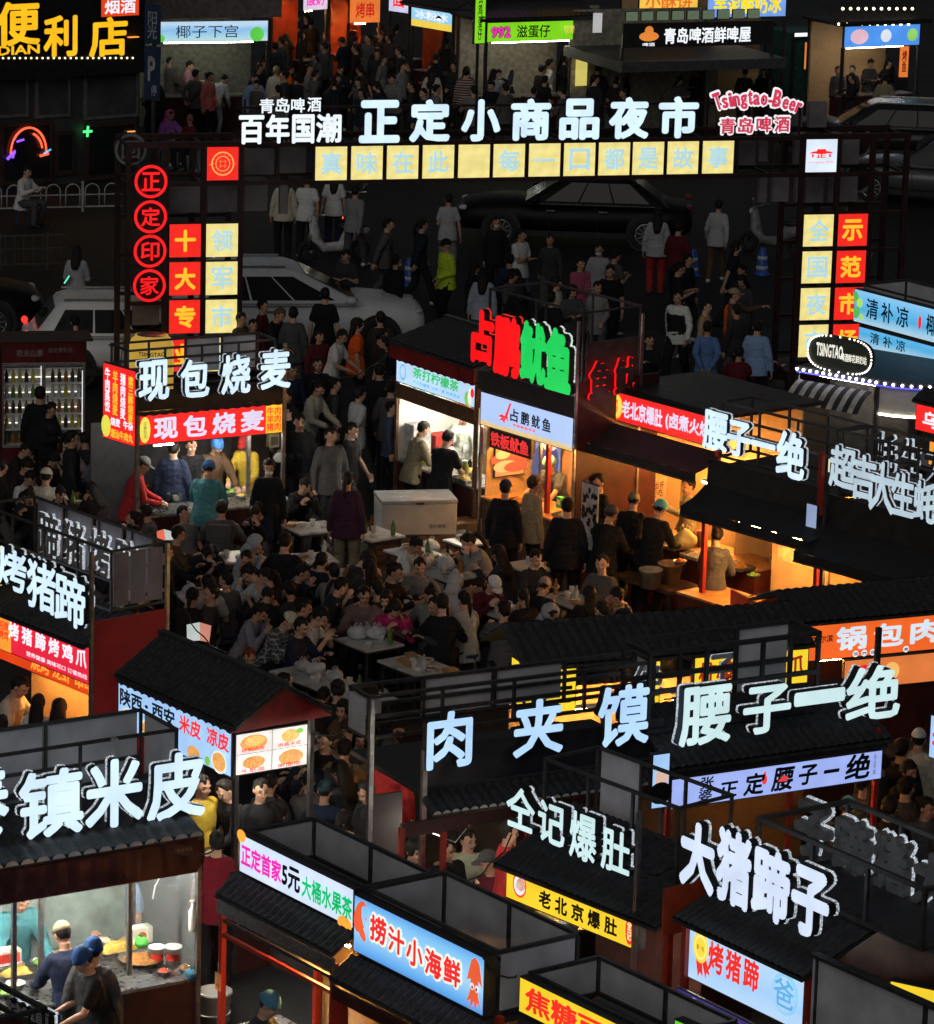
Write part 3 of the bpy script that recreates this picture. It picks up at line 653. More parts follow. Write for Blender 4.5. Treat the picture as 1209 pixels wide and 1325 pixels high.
# ---------------------------------------------------------------- the market gate
FRAME = mat('dark maroon steel frame', (.035, .014, .014), .45, .2, 8, .3, .08)
GP2 = mat('grey lamp box back', (.20, .18, .20), .5, 0, 4, .2, .05)
F = Face('market_gate', 'tall market gate of lattice towers with big white letters over a row of lit cells', 'gate', (408.3, 232), (948.8, 224), 3.85)
GA = F
def gx(px, py, y=0.): return F.at(px, py, y)
xl = [gx(x, 330)[0] for x in (166, 214, 263, 311)]; xr = [gx(x, 330)[0] for x in (1034, 1080, 1124)] + [gx(1168, 330)[0]]
zt = gx(265, 186)[1]; ztr = gx(1060, 176)[1]; zb = gx(600, 233)[1]; zc = gx(600, 184)[1]
for grp, ztop in ((xl, zt), (xr, ztr)):
    for x in grp:
        for y in (0.04, 1.0): MB().bar((x, y, 0), (x, y, ztop), .09).build('post', FRAME, F.r)
for y in (0.04, 1.0):
    b = MB()
    for z in (zb, zc): b.bar((xl[0] - .04, y, z), (xr[-1] + .04, y, z), .07)
    b.bar((xl[0] - .04, y, (zb + zc) / 2 - .0), (xl[0] + .3, y, (zb + zc) / 2), .03)
    n = 22
    for i in range(n + 1): x = xl[0] + (xr[-1] - xl[0]) * i / n; b.bar((x, y + .001, zb + .036), (x, y + .001, zc - .036), .035)
    b.build('beam_frame', FRAME, F.r)
    for grp, ztop in ((xl, zt), (xr, ztr)):
        z = .45
        while z < zb - .2: MB().bar((grp[0], y + .003, z), (grp[-1], y + .003, z), .06).build('rail', FRAME, F.r); z += .665
        MB().bar((grp[0] - .04, y + .003, ztop), (grp[-1] + .04, y + .003, ztop), .07).build('rail', FRAME, F.r)
for z in (zb, zc):
    for i in range(12): x = xl[0] + (xr[-1] - xl[0]) * i / 11; MB().bar((x, .08, z), (x, .96, z), .04).build('cross_bar', FRAME, F.r)
b = MB()                                            # rack behind the name letters
za, zz = gx(690, 182)[1], gx(690, 128)[1]
for z in (za + .16, zz - .12): b.bar((gx(310, 160)[0], .16, z), (gx(1040, 140)[0], .16, z), .04)
for px in range(320, 1041, 60): x = gx(px, 160)[0]; b.bar((x, .2, zc + .03), (x, .2, zz + .02), .035)
b.build('letter_rack', FRAME, F.r)
letters(F, '正定小商品夜市', [(463, 128, 516, 184), (528, 127, 581, 183), (595, 127, 646, 182), (659, 126, 711, 181), (722, 126, 774, 180), (786, 124, 838, 179), (850, 123, 902, 178)], -.02, W_LET, .10, .045, halo=False)
letters(F, '百年国潮', [(308, 148, 341, 186), (343, 147, 374, 185), (377, 147, 406, 185), (408, 146, 441, 184)], -.02, em('white letter face', (.85, .93, 1), 1, True, .05), .06, .035, halo=False)
letters(F, '青岛啤酒', [(335, 127, 354, 146), (356, 126, 374, 145), (376, 126, 394, 145), (397, 125, 415, 144)], -.02, em('white letter face', (.85, .93, 1), 1), .05, .02, halo=False)
# beer maker's sign: arched latin letters and four characters, red on a white lit outline
PK = em('rose red letter face', (.75, .04, .10), .9); WO = em('white letter outline', (.95, .88, .92), 1.)
for i, ch in enumerate('Tsingtao-Beer'):
    wpx = [10, 8, 5, 9, 9, 6, 9, 9, 6, 11, 8, 8, 7][i]; x = 923 + sum([10, 8, 5, 9, 9, 6, 9, 9, 6, 11, 8, 8, 7][:i]) * 1.085; t = (x + wpx / 2 - 980) / 57
    y = 128 + 10 * t * t + 2 * t; hh = {'T': 24, 'B': 24, 't': 20, '-': 4, 'g': 20, 'i': 20}.get(ch, 15); y1_ = y + 8 + (5 if ch == 'g' else 0) - (5 if ch == '-' else 0)
    cx, cz = gx(x + wpx / 2, y1_ - hh / 2); W, H = wpx / 75, hh / 75 * .95; k = .035
    txt(F.r, ch, cx - W / 2 - k, cz - H / 2 - k, W + 2 * k, H + 2 * k, WO, .02, .075, .03, 'letter_outline', BLACK, ang=-.38 * t)
    txt(F.r, ch, cx - W / 2, cz - H / 2, W, H, PK, -.02, .03, .03, 'sign_letter', BLACK, ang=-.38 * t)
for i, ch in enumerate('青岛啤酒'):
    cx, cz = gx(941 + 23.5 * i, 162.5 - .8 * i); W, H, k = .27, .27, .035
    txt(F.r, ch, cx - W / 2 - k, cz - H / 2 - k, W + 2 * k, H + 2 * k, WO, .02, .075, .03, 'letter_outline', BLACK)
    txt(F.r, ch, cx - W / 2, cz - H / 2, W, H, PK, -.02, .018, .03, 'sign_letter', BLACK)
RED_C = em('red lit cell', (.86, .022, .015), 1., True, .1, 6)
BLUISH = em('pale blue lit print', (.43, .66, .72), 1., False)
YCH = em('amber lit print', (1, .52, .03), 1., False)
def cell(px0, py0, px1, py1, ch, face, m, bold=.02, f=.17):
    x0, z1 = gx(px0, py0); x1, z0 = gx(px1, py1); s = Sign(F, x0, x1, z0, z1, face, 0, .16, FRAME, 'light_cell', rim=.004)
    if ch: s.t(ch, f, f, 1 - 2 * f, 1 - 2 * f if ch != '一' else .1, m, bold=bold) if ch != '一' else s.t(ch, .14, .46, .72, .08, m)
    return s
xs = [408.3, 454.6, 500.9, 547.2, 593.5, 638.9, 684.9, 730.2, 775.2, 819.3, 864.3, 909.9]
for i, ch in enumerate('真味在此味每一口都是故事'):
    x = xs[i]; t = (x - 408) / 540; y0 = 189.5 - 8 * t; wd = 40.6 - 1.8 * t; c = BLUISH
    if i == 4: cell(x, y0, x + wd, y0 + 43.5 - 1.5 * t, '品', CELL_Y, em('faded print', (.72, .62, .24), 1, False), .0, .3)
    else: cell(x, y0, x + wd, y0 + 43.5 - 1.5 * t, ch, CELL_Y, c, .03)
for i, (a, c) in enumerate(zip('十大专业', '领军市场')):
    y = 290 + 49.2 * i
    cell(219.3 - .25 * i, y, 260.3 - .25 * i, y + 42.5, a, RED_C, YCH, .04); cell(266.8 - .4 * i, y - .6, 308.3 - .4 * i, y + 42, c, CELL_Y, BLUISH, .028)
for i, (a, c) in enumerate(zip('全国夜市', '示范市场')):
    y = 277.5 + 47.6 * i
    cell(1040.8 - 2.1 * i, y, 1079 - 2.1 * i, y + 41, a, CELL_Y, BLUISH, .028); cell(1084.2 - 2.3 * i, y - .8, 1122.5 - 2.3 * i, y + 40.6, c, RED_C, YCH, .035)
s = cell(268, 190, 308.5, 233, '', RED_C, None)     # round emblem on red
GOLD = em('gold lit print', (.80, .46, .12), .9, False); 
b = MB()
for r0, r1 in ((.36, .32), (.23, .205)):
    b.grid(32, 1, lambda u, v: ((.5 + (r0 + (r1 - r0) * v) * cos(2 * pi * u)) * s.w, -.006, (.5 + (r0 + (r1 - r0) * v) * sin(2 * pi * u)) * s.h))
for k in range(14): a = 2 * pi * k / 14; b.bar((s.w * (.5 + .26 * cos(a)), -.006, s.h * (.5 + .26 * sin(a))), (s.w * (.5 + .30 * cos(a)), -.006, s.h * (.5 + .30 * sin(a))), .018, .002)
for k in (-1, 1): b.bar((s.w * (.5 + k * .30), -.007, s.h * .52), (s.w * (.5 + k * .42), -.007, s.h * .47), .05, .002); b.bar((s.w * (.5 + .07 * k), -.008, s.h * .37), (s.w * (.5 + .07 * k), -.008, s.h * .63), .02, .002); b.bar((s.w * .37, -.010, s.h * (.5 + .07 * k)), (s.w * .63, -.010, s.h * (.5 + .07 * k)), .02, .002)
b.build('emblem', GOLD, s.o)
s = cell(1043.5, 180, 1082.5, 222.5, '', em('white lit cell', (.72, .82, .95), 1), None)
s.poly([([(.12, .56), (.2, .62), (.36, .645), (.36, .70), (.64, .70), (.64, .645), (.8, .62), (.88, .56), (.80, .57), (.2, .57)], 0), ([(.2, .46), (.2, .55), (.26, .55), (.26, .46)], 0), ([(.8, .46), (.8, .55), (.74, .55), (.74, .46)], 0)], [RED_E], name='emblem')
s.t('正', .34, .44, .32, .13, RED_E, bold=.03); s.t('zhengding 正定', .1, .27, .8, .07, RED_E, bold=.0)
# red neon discs
def ringdisc(px, py, r, ch, m, y=-.02, face=None):
    cx, cz = gx(px, py); d = MB()
    d.v = []; n = 40
    for rr, yy in ((r, 0), (r, .14)): d.v += [(cx + rr * cos(2 * pi * k / n), y + yy, cz + rr * sin(2 * pi * k / n)) for k in range(n)]
    d.f = [(k, (k + 1) % n, n + (k + 1) % n, n + k) for k in range(n)] + [tuple(range(n)), tuple(range(2 * n - 1, n - 1, -1))]; d.m = [0] * len(d.f); d.sm = [False] * len(d.f)
    o = d.build('round_plaque', face or FRAME, F.r)
    e = MB().grid(48, 1, lambda u, v: (cx + (r * (.98 - .17 * v)) * cos(2 * pi * u), y - .012, cz + (r * (.98 - .17 * v)) * sin(2 * pi * u)))
    e.build('ring', m, o)
    if ch: txt(o, ch, cx - r * .56, cz - r * .56, r * 1.12, r * 1.12, m, y - .014, .02, 0)
NEON = em('red neon', (.95, .012, .015), 1.1)
for (px, py), ch in zip(((195, 234.5), (194.5, 280), (193.8, 324.5), (193, 369)), '正定印家'): ringdisc(px, py, .285, ch, NEON, face=mat('dark red plaque', (.06, .008, .01), .5))
GR = mat('unlit grey plaque print', (.20, .20, .21), .5)
ringdisc(182, 204, .28, '回', GR, .9)
for py in (195, 241, 290, 340): ringdisc(1137, py, .28, '', GR, 1.0)
# dark grey backs of the cells that face the other way
for q in ((315, 193, 354, 225), (362, 191, 395, 223), (220, 241, 258, 274), (269, 240, 307, 273), (316, 239, 345, 272), (362, 240, 372, 276), (955, 183, 976, 213), (1047, 132, 1068, 164), (1088, 180, 1110, 212), (1000, 229, 1019, 260), (1030, 228, 1040, 260), (983, 230, 991, 261), (1043, 228, 1064, 261), (1087, 228, 1108, 260), (1072, 230, 1080, 261), (1028, 136, 1037, 164), (982, 183, 992, 208), (1028, 182, 1037, 212)):
    x0, z1 = gx(q[0], q[1], .85); x1, z0 = gx(q[2], q[3], .85); MB().box(x0, x1, .80, .93, z0, z1).build('cell_back', GP2, F.r)
x0, z1 = gx(172, 392, .5); x1, z0 = gx(206, 420, .5); MB().box(x0, x1, .5, .6, z0, z1).build('cell_back', GP2, F.r)
for grp in (xl, xr): MB().box(grp[0] - .15, grp[-1] + .15, -.12, 1.15, 0, .32).build('tower_base', FRAME, F.r)
# giant can at the gate's foot
cw = F.w(*[gx(196, 470, -.75)[0], -.75, 0]); c = thing('giant_can', 'oversized glowing yellow beer can model at the foot of the gate behind the dumpling stall', 'can model', cw)
zc1 = gx(196, 433, -.75)[1]
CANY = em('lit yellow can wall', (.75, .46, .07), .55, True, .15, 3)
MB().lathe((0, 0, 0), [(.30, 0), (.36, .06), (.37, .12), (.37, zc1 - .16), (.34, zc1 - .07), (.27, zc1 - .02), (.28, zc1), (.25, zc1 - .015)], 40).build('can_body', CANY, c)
MB().lathe((0, 0, zc1 + .001), [(.25, 0), (.25, .006), (.02, .007)], 30).build('can_lid', STEEL, c)
def on_can(s, a0, a1, z0, z1, m):
    vs, fs, x0, x1, y0, y1 = text_mesh(s, .02); b = MB()
    b.v = [(.376 * cos(a0 + (a1 - a0) * (v.x - x0) / (x1 - x0)), .376 * sin(a0 + (a1 - a0) * (v.x - x0) / (x1 - x0)), z0 + (v.y - y0) / (y1 - y0) * (z1 - z0)) for v in vs]
    b.f = [f for f, _ in fs]; b.m = [0] * len(b.f); b.sm = [False] * len(b.f); b.build('lettering', m, c)
on_can('TSINGTAO', radians(-120), radians(-50), zc1 - .30, zc1 - .23, mat('dark green print', (.01, .03, .015), .5)); on_can('青岛啤酒', radians(-125), radians(-45), zc1 - .75, zc1 - .5, mat('dark green print'))
# ---------------------------------------------------------------- front row: noodle stall at the lower left
NAVY_P = mat('dark navy board', (.02, .022, .03), .5, 0, 5, .3, .1)
F = Face('food_stall', 'stall with huge white letters on its tile roof and a glass fronted noodle counter', 'food stall', (0, 1122), (258, 1080), 2.4)
x0, x1 = -1.1, F.L + .02
TIPS = mat('pale eave tile end', (.55, .55, .55), .5)
tile_roof(F, x0, x1, -.05, 2.42, .95, 2.72, .155, tips=TIPS)
letters(F, '秦镇米皮', [(-75, 985, 8, 1090), (20, 988, 104, 1086), (106, 975, 182, 1073), (186, 967, 262, 1063)], .30, W_LET, .07, .03)
zt = F.at(150, 952, .5)[1]; zb = F.at(150, 1083, .3)[1]
rack(F, x0 + .1, x1 - .05, .42, 1.15, zb, zt, .03, 3, True)
for px in (48, 147): x = F.at(px, 1090, .42)[0]; posts(F, [(x, .43, 2.5, zb)], .03)
MB().bar((F.at(147, 950, .40)[0], .38, zt - .25), (F.at(147, 950, .40)[0], .38, zt + .02), .07, .05).build('rack_post', mat('pale grey steel box', (.4, .42, .45), .4), F.r)
z0 = F.at(200, 1158)[1]; zf = F.at(200, 1105)[1]
scallop(F, x0, x1, -.07, 2.40 - .02, .30, MAROON, 15)
MB().box(x0, x1, -.05, -.02, 2.05, 2.38).build('fascia', MAROON, F.r)
s = MB().box(F.L - .30, F.L - .10, -.085, -.083, 2.26, 2.35).build('name_plate', mat('brown plate', (.08, .03, .025), .4), F.r); txt(s, '大众美食', F.L - .285, 2.285, .17, .045, mat('dull gold print', (.3, .2, .12), .5), -.088)
posts(F, [(F.L - .02, -.04, 0, 2.4), (F.L - .02, 1.3, 0, 2.7), (F.L - .55, .35, .95, 2.3), (F.L - 1.9, .05, .95, 2.3), (F.L - 1.28, .75, .95, 2.3), (x0, -.04, 0, 2.4)], .042, L_METAL)
counter(F, x0, F.L - .02, -.02, .95, .98, MAROON, STEEL)
wall(F, x0, F.L, 1.5, 1.54, 0, 2.6, mat('dull green wall board', (.20, .26, .24), .6, 0, 5, .3, .05))
MB().box(F.L - .012, F.L + .0, .05, 1.5, 1.0, 2.2).build('glass_panel', CLEAR, F.r)
MB().box(F.L - 1.88, F.L - .58, .335, .343, 1.02, 2.15).build('glass_panel', CLEAR, F.r)
tube_lamp(F, (.1, .35, 2.28), (1.9, .35, 2.28), TUBE_B); tube_lamp(F, (-1.0, .35, 2.28), (-.1, .35, 2.28), TUBE_B)
wall(F, x0, F.L, .0, 1.5, 2.33, 2.36, mat('grey ceiling', (.3, .3, .3), .6), 'ceiling')
S1 = F
def fpx(F, px, py, z):
    "local point of F under photo pixel on the level z"
    return F.M.inverted() @ G(px, py, z)
def on(F, px, py, z): p = fpx(F, px, py, z); return p.x, p.y, z
tray(F, *on(F, 183, 1245, .98), 'large round steel pan with orange noodles on the noodle stall counter', 1, .22, 0, True, .04)
tray(F, *on(F, 22, 1263, .98), 'wide steel tray of yellow noodles at the left of the noodle counter', 0, .20, .13, False, .07)
tray(F, *on(F, 152, 1232, .98), 'steel tray of yellow and green noodles behind the round pan', 0, .24, .15, False, .09)
tray(F, *on(F, 52, 1250, .98), 'small tray of green garnish beside the yellow noodle tray', 2, .10, .08, True, .05)
tray(F, *on(F, 20, 1278, .98), 'white bowl of sauce at the front edge of the noodle counter', 4, .09, .08, True, .03, m=WHITE_P)
RM = mat('red label print', (.5, .03, .02), .5)
for q, lab, k, r in (((112, 1232), 'bowl of shredded cucumber behind the workers at the noodle counter', 2, .10), ((135, 1222), 'bowl of bean sprouts beside the yellow and green noodles', 4, .09), ((212, 1262), 'bowl of chilli oil right of the large round pan', 3, .07), ((240, 1258), 'dish of sauce near the right end of the noodle counter', 1, .07), ((78, 1240), 'bowl of yellow noodles left of the customer in a khaki cap', 0, .10), ((5, 1290), 'dish of herbs at the left front corner of the noodle counter', 2, .08)): tray(F, *on(F, *q, .98), lab, k, r, r, True, .05)
bucket(F.w(*on(F, 203, 1245, .98)), 'white tub with red label behind the round pan, left of its twin', .08, .16, mark=RM)
bucket(F.w(*on(F, 224, 1246, .98)), 'white tub with red label and a ladle at the right end of the noodle counter', .085, .17, mark=RM)
def carton(F, x, y, z, dx, dy, dz, label, m, cat='box', name='carton', rz=0, mark=None, text=None, tm=None):
    t = thing(name, label, cat, F.w(x, y, z) if F else (x, y, z), (F.yaw if F else 0) + rz)
    MB().box(-dx / 2, dx / 2, -dy / 2, dy / 2, 0, dz).build('body', m, t, .006)
    if mark: MB().box(-dx * .42, dx * .42, -dy / 2 - .003, -dy / 2 - .001, dz * .2, dz * .8).build('print', mark, t)
    if text: txt(t, text, -dx * .35, dz * .3, dx * .7, dz * .4, tm or BLK_T, -dy / 2 - .006)
    return t
PAPER = mat('white card', (.65, .62, .55), .6, 0, 8, .1, .05)
c = carton(F, *on(F, 180, 1220, 1.0), .24, .12, .17, 'white and red food carton standing behind the counter pans', PAPER)
b = MB(); b.v = []; b.ell((0, -.064, .085), .05, .003, .045, 14); b.build('print', mat('orange print', (.6, .12, .03), .5), c)
carton(F, *on(F, 8, 1247, 1.0), .26, .14, .15, 'white carton with red seal at the far left of the noodle counter', PAPER, mark=RM)
b = bag(F.w(*on(F, 183, 1226, .99)), 'green plastic bag of greens beside the white carton', .07, mat('green plastic', (.10, .55, .08), .4, 0, 10, .2, .3), seed=2)
bag(F.w(*on(F, 247, 1268, .99)), 'blue plastic bag at the right end of the noodle counter', .07, mat('blue plastic', (.03, .12, .2), .4, 0, 10, .2, .3), seed=4)
t = thing('gas_bottle', 'cream coloured gas bottle standing below the noodle counter', 'gas bottle', F.w(*on(F, 155, 1318, .6)[:2], 0)); MB().lathe((0, 0, 0), [(.12, 0), (.14, .03), (.14, .55), (.10, .64), (.04, .67)], 24).build('body', mat('cream enamel', (.5, .48, .38), .4), t); MB().lathe((0, 0, .671), [(.03, 0), (.03, .05), (.05, .05), (.05, .09), (.02, .1)], 16).build('valve', STEEL, t)
q = G(278, 1284, .30); bucket((q.x, q.y, 0), 'white plastic bucket on the ground right of the noodle stall', .17, .32)
q = G(278, 1305, .05); bucket((q.x, q.y - .25, 0), 'second white bucket in front of the bucket beside the noodle stall', .17, .12)
# soap bottle and hose hanging at the glass
t = thing('soap_bottle', 'white pump bottle hanging at the right edge of the noodle stall glass', 'bottle', F.w(F.L - .06, .0, 1.45)); MB().lathe((0, 0, 0), [(.035, 0), (.04, .02), (.04, .2), (.018, .24), (.015, .28)], 16).build('body', WHITE_P, t); MB().bar((-.03, 0, .30), (.02, 0, .30), .02).build('pump', WHITE_P, t)
tag(MB().tube([F.w(F.L - .45, .3, 2.1), F.w(F.L - .32, .3, 2.15), F.w(F.L - .22, .3, 1.98), F.w(F.L - .30, .3, 1.85), F.w(F.L - .33, .3, 1.72)], .008, 6).build('white_cable', WHITE_P), 'white cable dangling inside the noodle stall beside the pump bottle', 'cable')
# rack corner of a stall below the picture's lower left
F = Face('sign_rack', 'corner of a dark steel sign rack with unlit letter backs, below the noodle counter', 'sign rack', (0, 1330), (70, 1342), 2.9, -50)
rack(F, -1.2, .62, -.5, 0, 2.9, 3.25, .035, 2, True, False, False)
posts(F, [(-1.2, 0, 0, 2.9), (.62, 0, 0, 2.9), (-1.2, -.5, 0, 2.9), (.62, -.5, 0, 2.9)], .04)
letters(F, '饼面', [(15, 1290, 45, 1322), (48, 1300, 72, 1330)], .06, mat('grey letter back', (.34, .34, .36), .5), .06, .03)

# ---------------------------------------------------------------- front row: fruit tea and seafood stalls (one row)
MAG = em('magenta lit print', (.80, .02, .42), 1, False); GRN = em('green lit print', (.0, .50, .16), 1, False); CYA = em('cyan lit print', (.2, .75, .9), 1, False)
F = Face('food_stall', 'fruit tea stall with a white sign of magenta and green characters over a tiled eave', 'food stall', (310, 1128), (458, 1203), 2.4)
x0, x1, z0, z1 = F.rect((310, 1074), (458, 1154), (458, 1203), (310, 1128))
s = Sign(F, x0, x1, z0, z1, PALE_S)
s.t('正定首家', .02, .22, .36, .56, MAG, bold=.035); s.t('5元', .385, .20, .16, .60, BLK_T, bold=.035); s.t('大桶水果茶', .56, .18, .43, .56, GRN, bold=.03)
s.blob([(.02, .95, .2, .16, 0), (.93, .03, .30, .2, 0)], [em('orange lit print', (1, .42, .05), 1, False)])
TEA = F
def openbox(F, x0, x1, z0, z1, d, nb=2, y=.10, a=.032):
    "lamp box frame on a roof: grey rear and end panels, dark rails"
    b = MB()
    for z in (z0, z1):
        b.bar((x0, y + d, z), (x1, y + d, z), a)
        for x in (x0, x1): b.bar((x, y + .001, z), (x, y + d - a / 2, z), a)
    for i in range(nb + 1): x = x0 + (x1 - x0) * i / nb; b.bar((x, y + d, z0 + a / 2 + .001), (x, y + d, z1 - a / 2 - .001), a)
    b.bar((x0, y + .01, z1), (x1, y + .01, z1), a)
    b.build('rack_frame', D_METAL, F.r)
    for i in range(nb): MB().box(x0 + (x1 - x0) * i / nb + .025, x0 + (x1 - x0) * (i + 1) / nb - .025, y + d + .005, y + d + .02, z0 + .02, z1 - .02).build('back_panel', G_PANEL, F.r)
    for x in (x0, x1): MB().box(x - .008, x + .008, y + .04, y + d - .03, z0 + .025, z1 - .025).build('side_panel', G_PANEL, F.r)
openbox(F, x0, x1, z0, z1, .72)
wall(F, x0 - .15, x1, .0, 1.1, z0 - .10, z0 - .05, mat('dark roof deck', (.05, .05, .055), .7), 'roof_deck')
tile_roof(F, x0 - .04, x1 + .02, -.24, z0 - .18, -.01, z0 - .03, .10)
MB().box(x0 - .03, x1, -.22, -.19, z0 - .36, z0 - .24).build('fascia', L_METAL, F.r)
REDPOST = mat('red steel post', (.35, .03, .02), .4, 0, 6, .2, .05)
posts(F, [(x0 - .02, -.16, 0, z0 - .30), (x0 - .02, .9, 0, z0 - .1), (x1 - .05, -.16, 0, z0 - .3)], .055, REDPOST)
MB().bar((x0, -.16, z0 - .58), (x1 - .1, -.16, z0 - .58), .035).build('rail', REDPOST, F.r)
MB().bar((x0, -.16, z0 - .44), (x1 - .1, -.16, z0 - .44), .03).build('rail', D_METAL, F.r)
counter(F, x0 + .1, x1, -.3, .4, .95, mat('white counter board', (.4, .38, .35), .5), STEEL)
wall(F, x0, x1, .95, .98, 0, z0 - .1, WARMW)
tube_lamp(F, (x0 + .9, .2, z0 - .3), (x0 + 1.5, .2, z0 - .3), TUBE_O)
t = thing('paper_tag', 'orange paper tag hanging on the red post of the fruit tea stall', 'tag', F.w(x0 - .02, -.20, z0 - .95), F.yaw); MB().box(-.05, .05, -.004, .0, -.17, 0).build('card', mat('orange paper', (.75, .32, .12), .6), t); MB().tube([(0, -.002, 0), (0, -.002, .1)], .003, 5).build('string', WHITE_P, t); txt(t, '有奖', -.03, -.14, .06, .04, RM, -.008)
SEAB = em_ramp('blue printed seafood sign', [(0, (.06, .26, .72)), (.10, (.10, .40, .85)), (.45, (.38, .68, .95)), (.8, (.20, .55, .92)), (1, (.07, .30, .80))], 1.0, 'Z', 0, .55)
F = Face('food_stall', 'seafood stall with a blue sign of red characters and a red squid picture', 'food stall', (458, 1231), (627, 1317), 2.2)
x0, x1, z0, z1 = F.rect((458, 1154), (627, 1241), (627, 1317), (458, 1231), -.03)
s = Sign(F, x0, x1, z0, z1, SEAB, -.03, .12)
REDP = em('scarlet lit print', (.85, .03, .02), 1, False); YLP = em('lemon lit outline', (.95, .90, .45), 1, False)
for i, (ch, zz, k) in enumerate(zip('捞汁小海鲜', (.36, .33, .27, .25, .27), (1, .95, 1, 1, 1))): s.out(ch, .135 + .142 * i, zz, .128, .46 * k, REDP, WHITE_E, .035, .05, m3=YLP)
s.blob([(.055, .66, .17, .30, 0, -.35), (.09, .78, .10, .10, 1), (.07, .40, .16, .08, 0, -.9), (.085, .62, .05, .14, 1, .4)], [em('claw red print', (.85, .12, .04), 1, False), SEAB], name='claw_picture')
s.poly([([(.875, .50), (.905, .86), (.935, .93), (.965, .84), (.99, .48), (.96, .56), (.96, .30), (.985, .10), (.955, .20), (.945, .05), (.93, .2), (.91, .04), (.905, .2), (.875, .12), (.90, .32), (.905, .55)], 0)], [em('claw red print', (.85, .12, .04), 1, False)], -.008, 'squid_picture')
s.blob([(.918, .43, .05, .06, 0), (.953, .42, .05, .06, 0), (.920, .42, .022, .03, 1), (.951, .41, .022, .03, 1)], [WHITE_E, BLK_T], -.012, 'squid_eyes')
openbox(F, x0, x1, z0, z1 + .02, .85, 2)
wall(F, x0, x1, .0, 1.1, z0 - .10, z0 - .05, mat('dark roof deck'), 'roof_deck')
tile_roof(F, x0 - .02, x1 + .12, -.27, z0 - .20, -.04, z0 - .04, .10)
MB().box(x0, x1, -.25, -.22, z0 - .40, z0 - .27).build('fascia', MAROON, F.r)
posts(F, [(x0 + .1, -.2, 0, z0 - .36), (x1, -.2, 0, z0 - .36)], .07, REDPOST)
s2 = Sign(F, x0 + .28, x1 - .15, z0 - .98, z0 - .58, SEAB, -.20, .04, REDPOST)
s2.out('捞汁', .12, .2, .36, .6, REDP, WHITE_E); s2.out('海鲜', .52, .2, .36, .6, REDP, WHITE_E)
s2.blob([(.06, .6, .14, .25, 0, -.4)], [em('claw red print', (.85, .12, .04), 1, False)])
counter(F, x0 + .1, x1, -.3, .4, .95); wall(F, x0, x1, .95, .98, 0, z0 - .1, WARMW)
# caramel stall
F = Face('food_stall', 'stall with a yellow sign of red characters at the lower edge of the photo', 'food stall', (672, 1308), (790, 1366), 2.3, -53)
x0, x1, z0, z1 = F.rect((672, 1260), (790, 1322), (790, 1370), (672, 1308)); x1 = x0 + 1.8
s = Sign(F, x0, x1, z0, z1, YEL_S); s.t('焦糖可可', .05, .15, .78, .70, REDP, bold=.03)
openbox(F, x0, x1, z0, z1, .75, 2); wall(F, x0, x1, 0, 1.1, z0 - .10, z0 - .05, mat('dark roof deck'), 'roof_deck'); posts(F, [(x0, -.2, 0, z0), (x1, -.2, 0, z0)], .06, REDPOST)
# ---------------------------------------------------------------- tripe stall with a yellow sign
F = Face('food_stall', 'tripe stall with a yellow black lettered sign, slanting white letters and a tiled roof', 'food stall', (655, 1160), (825, 1230), 2.15)
x0, x1, z0, z1 = F.rect((655, 1118), (825, 1188), (825, 1231), (655, 1162))
s = Sign(F, x0, x1, z0, z1, YEL_S)
for i, ch in enumerate('老北京爆肚'): s.t(ch, .26 + .125 * i, .17, .095, .52, BLK_T, bold=.035)
s.blob([(.11, .55, .30, .38, 0), (.11, .55, .25, .31, 1), (.12, .58, .19, .20, 2), (.10, .52, .12, .10, 3)], [REDP, WHITE_E, em_food('meat print', (.55, .15, .08), (.85, .55, .4), 40), em('pale meat print', (.85, .6, .5), .8, False)])
s.blob([(.945, .52, .17, .42, 0)], [REDP]); s.t('全记', .915, .25, .055, .5, YEL_E, -.009, lines=.9) if False else s.t('全\n记', .928, .24, .034, .58, YLP, -.009, lines=1.)
tile_roof(F, x0 - .05, x1 + .35, -.12, z1 + .02, .85, z1 + .42, .085)
letters(F, '仝记爆肚', [(666, 1012, 703, 1077), (707, 1031, 742, 1095), (748, 1045, 783, 1117), (789, 1066, 826, 1133)], .12, W_LET2, .10, .025)
zr = F.at(745, 1010, .6)[1]
rack(F, x0 + .1, x1 + .1, .35, 1.0, z1 + .25, z1 + .98, .03, 3, False, True, False, panels=[0])
posts(F, [(x1 + .02, -.05, 0, z1 + 1.0)], .04, L_METAL); posts(F, [(x1 + .3, .1, 0, z1), (x0, .1, 0, z0)], .06, REDPOST)
MB().prism([(x1 + .36, z1 - .06), (x1 + .38, z1 - .06), (x1 + .38, z1 + .38), (x1 + .36, z1 + .38)], -.05, .9).build('gable_board', ORANGE_P, F.r)
MB().box(x0, x1 + .3, 1.15, 1.18, 0, z1).build('wall', mat('red brown board', (.12, .04, .03), .6), F.r)
wall(F, x1 + .30, x1 + .33, .5, 1.15, 0, z0, mat('red brown board')); tube_lamp(F, (x1 + .12, .45, z0 - .02), (x1 + .12, 1.05, z0 - .02), TUBE_W)
counter(F, x0, x1 + .25, .2, .8, .95)
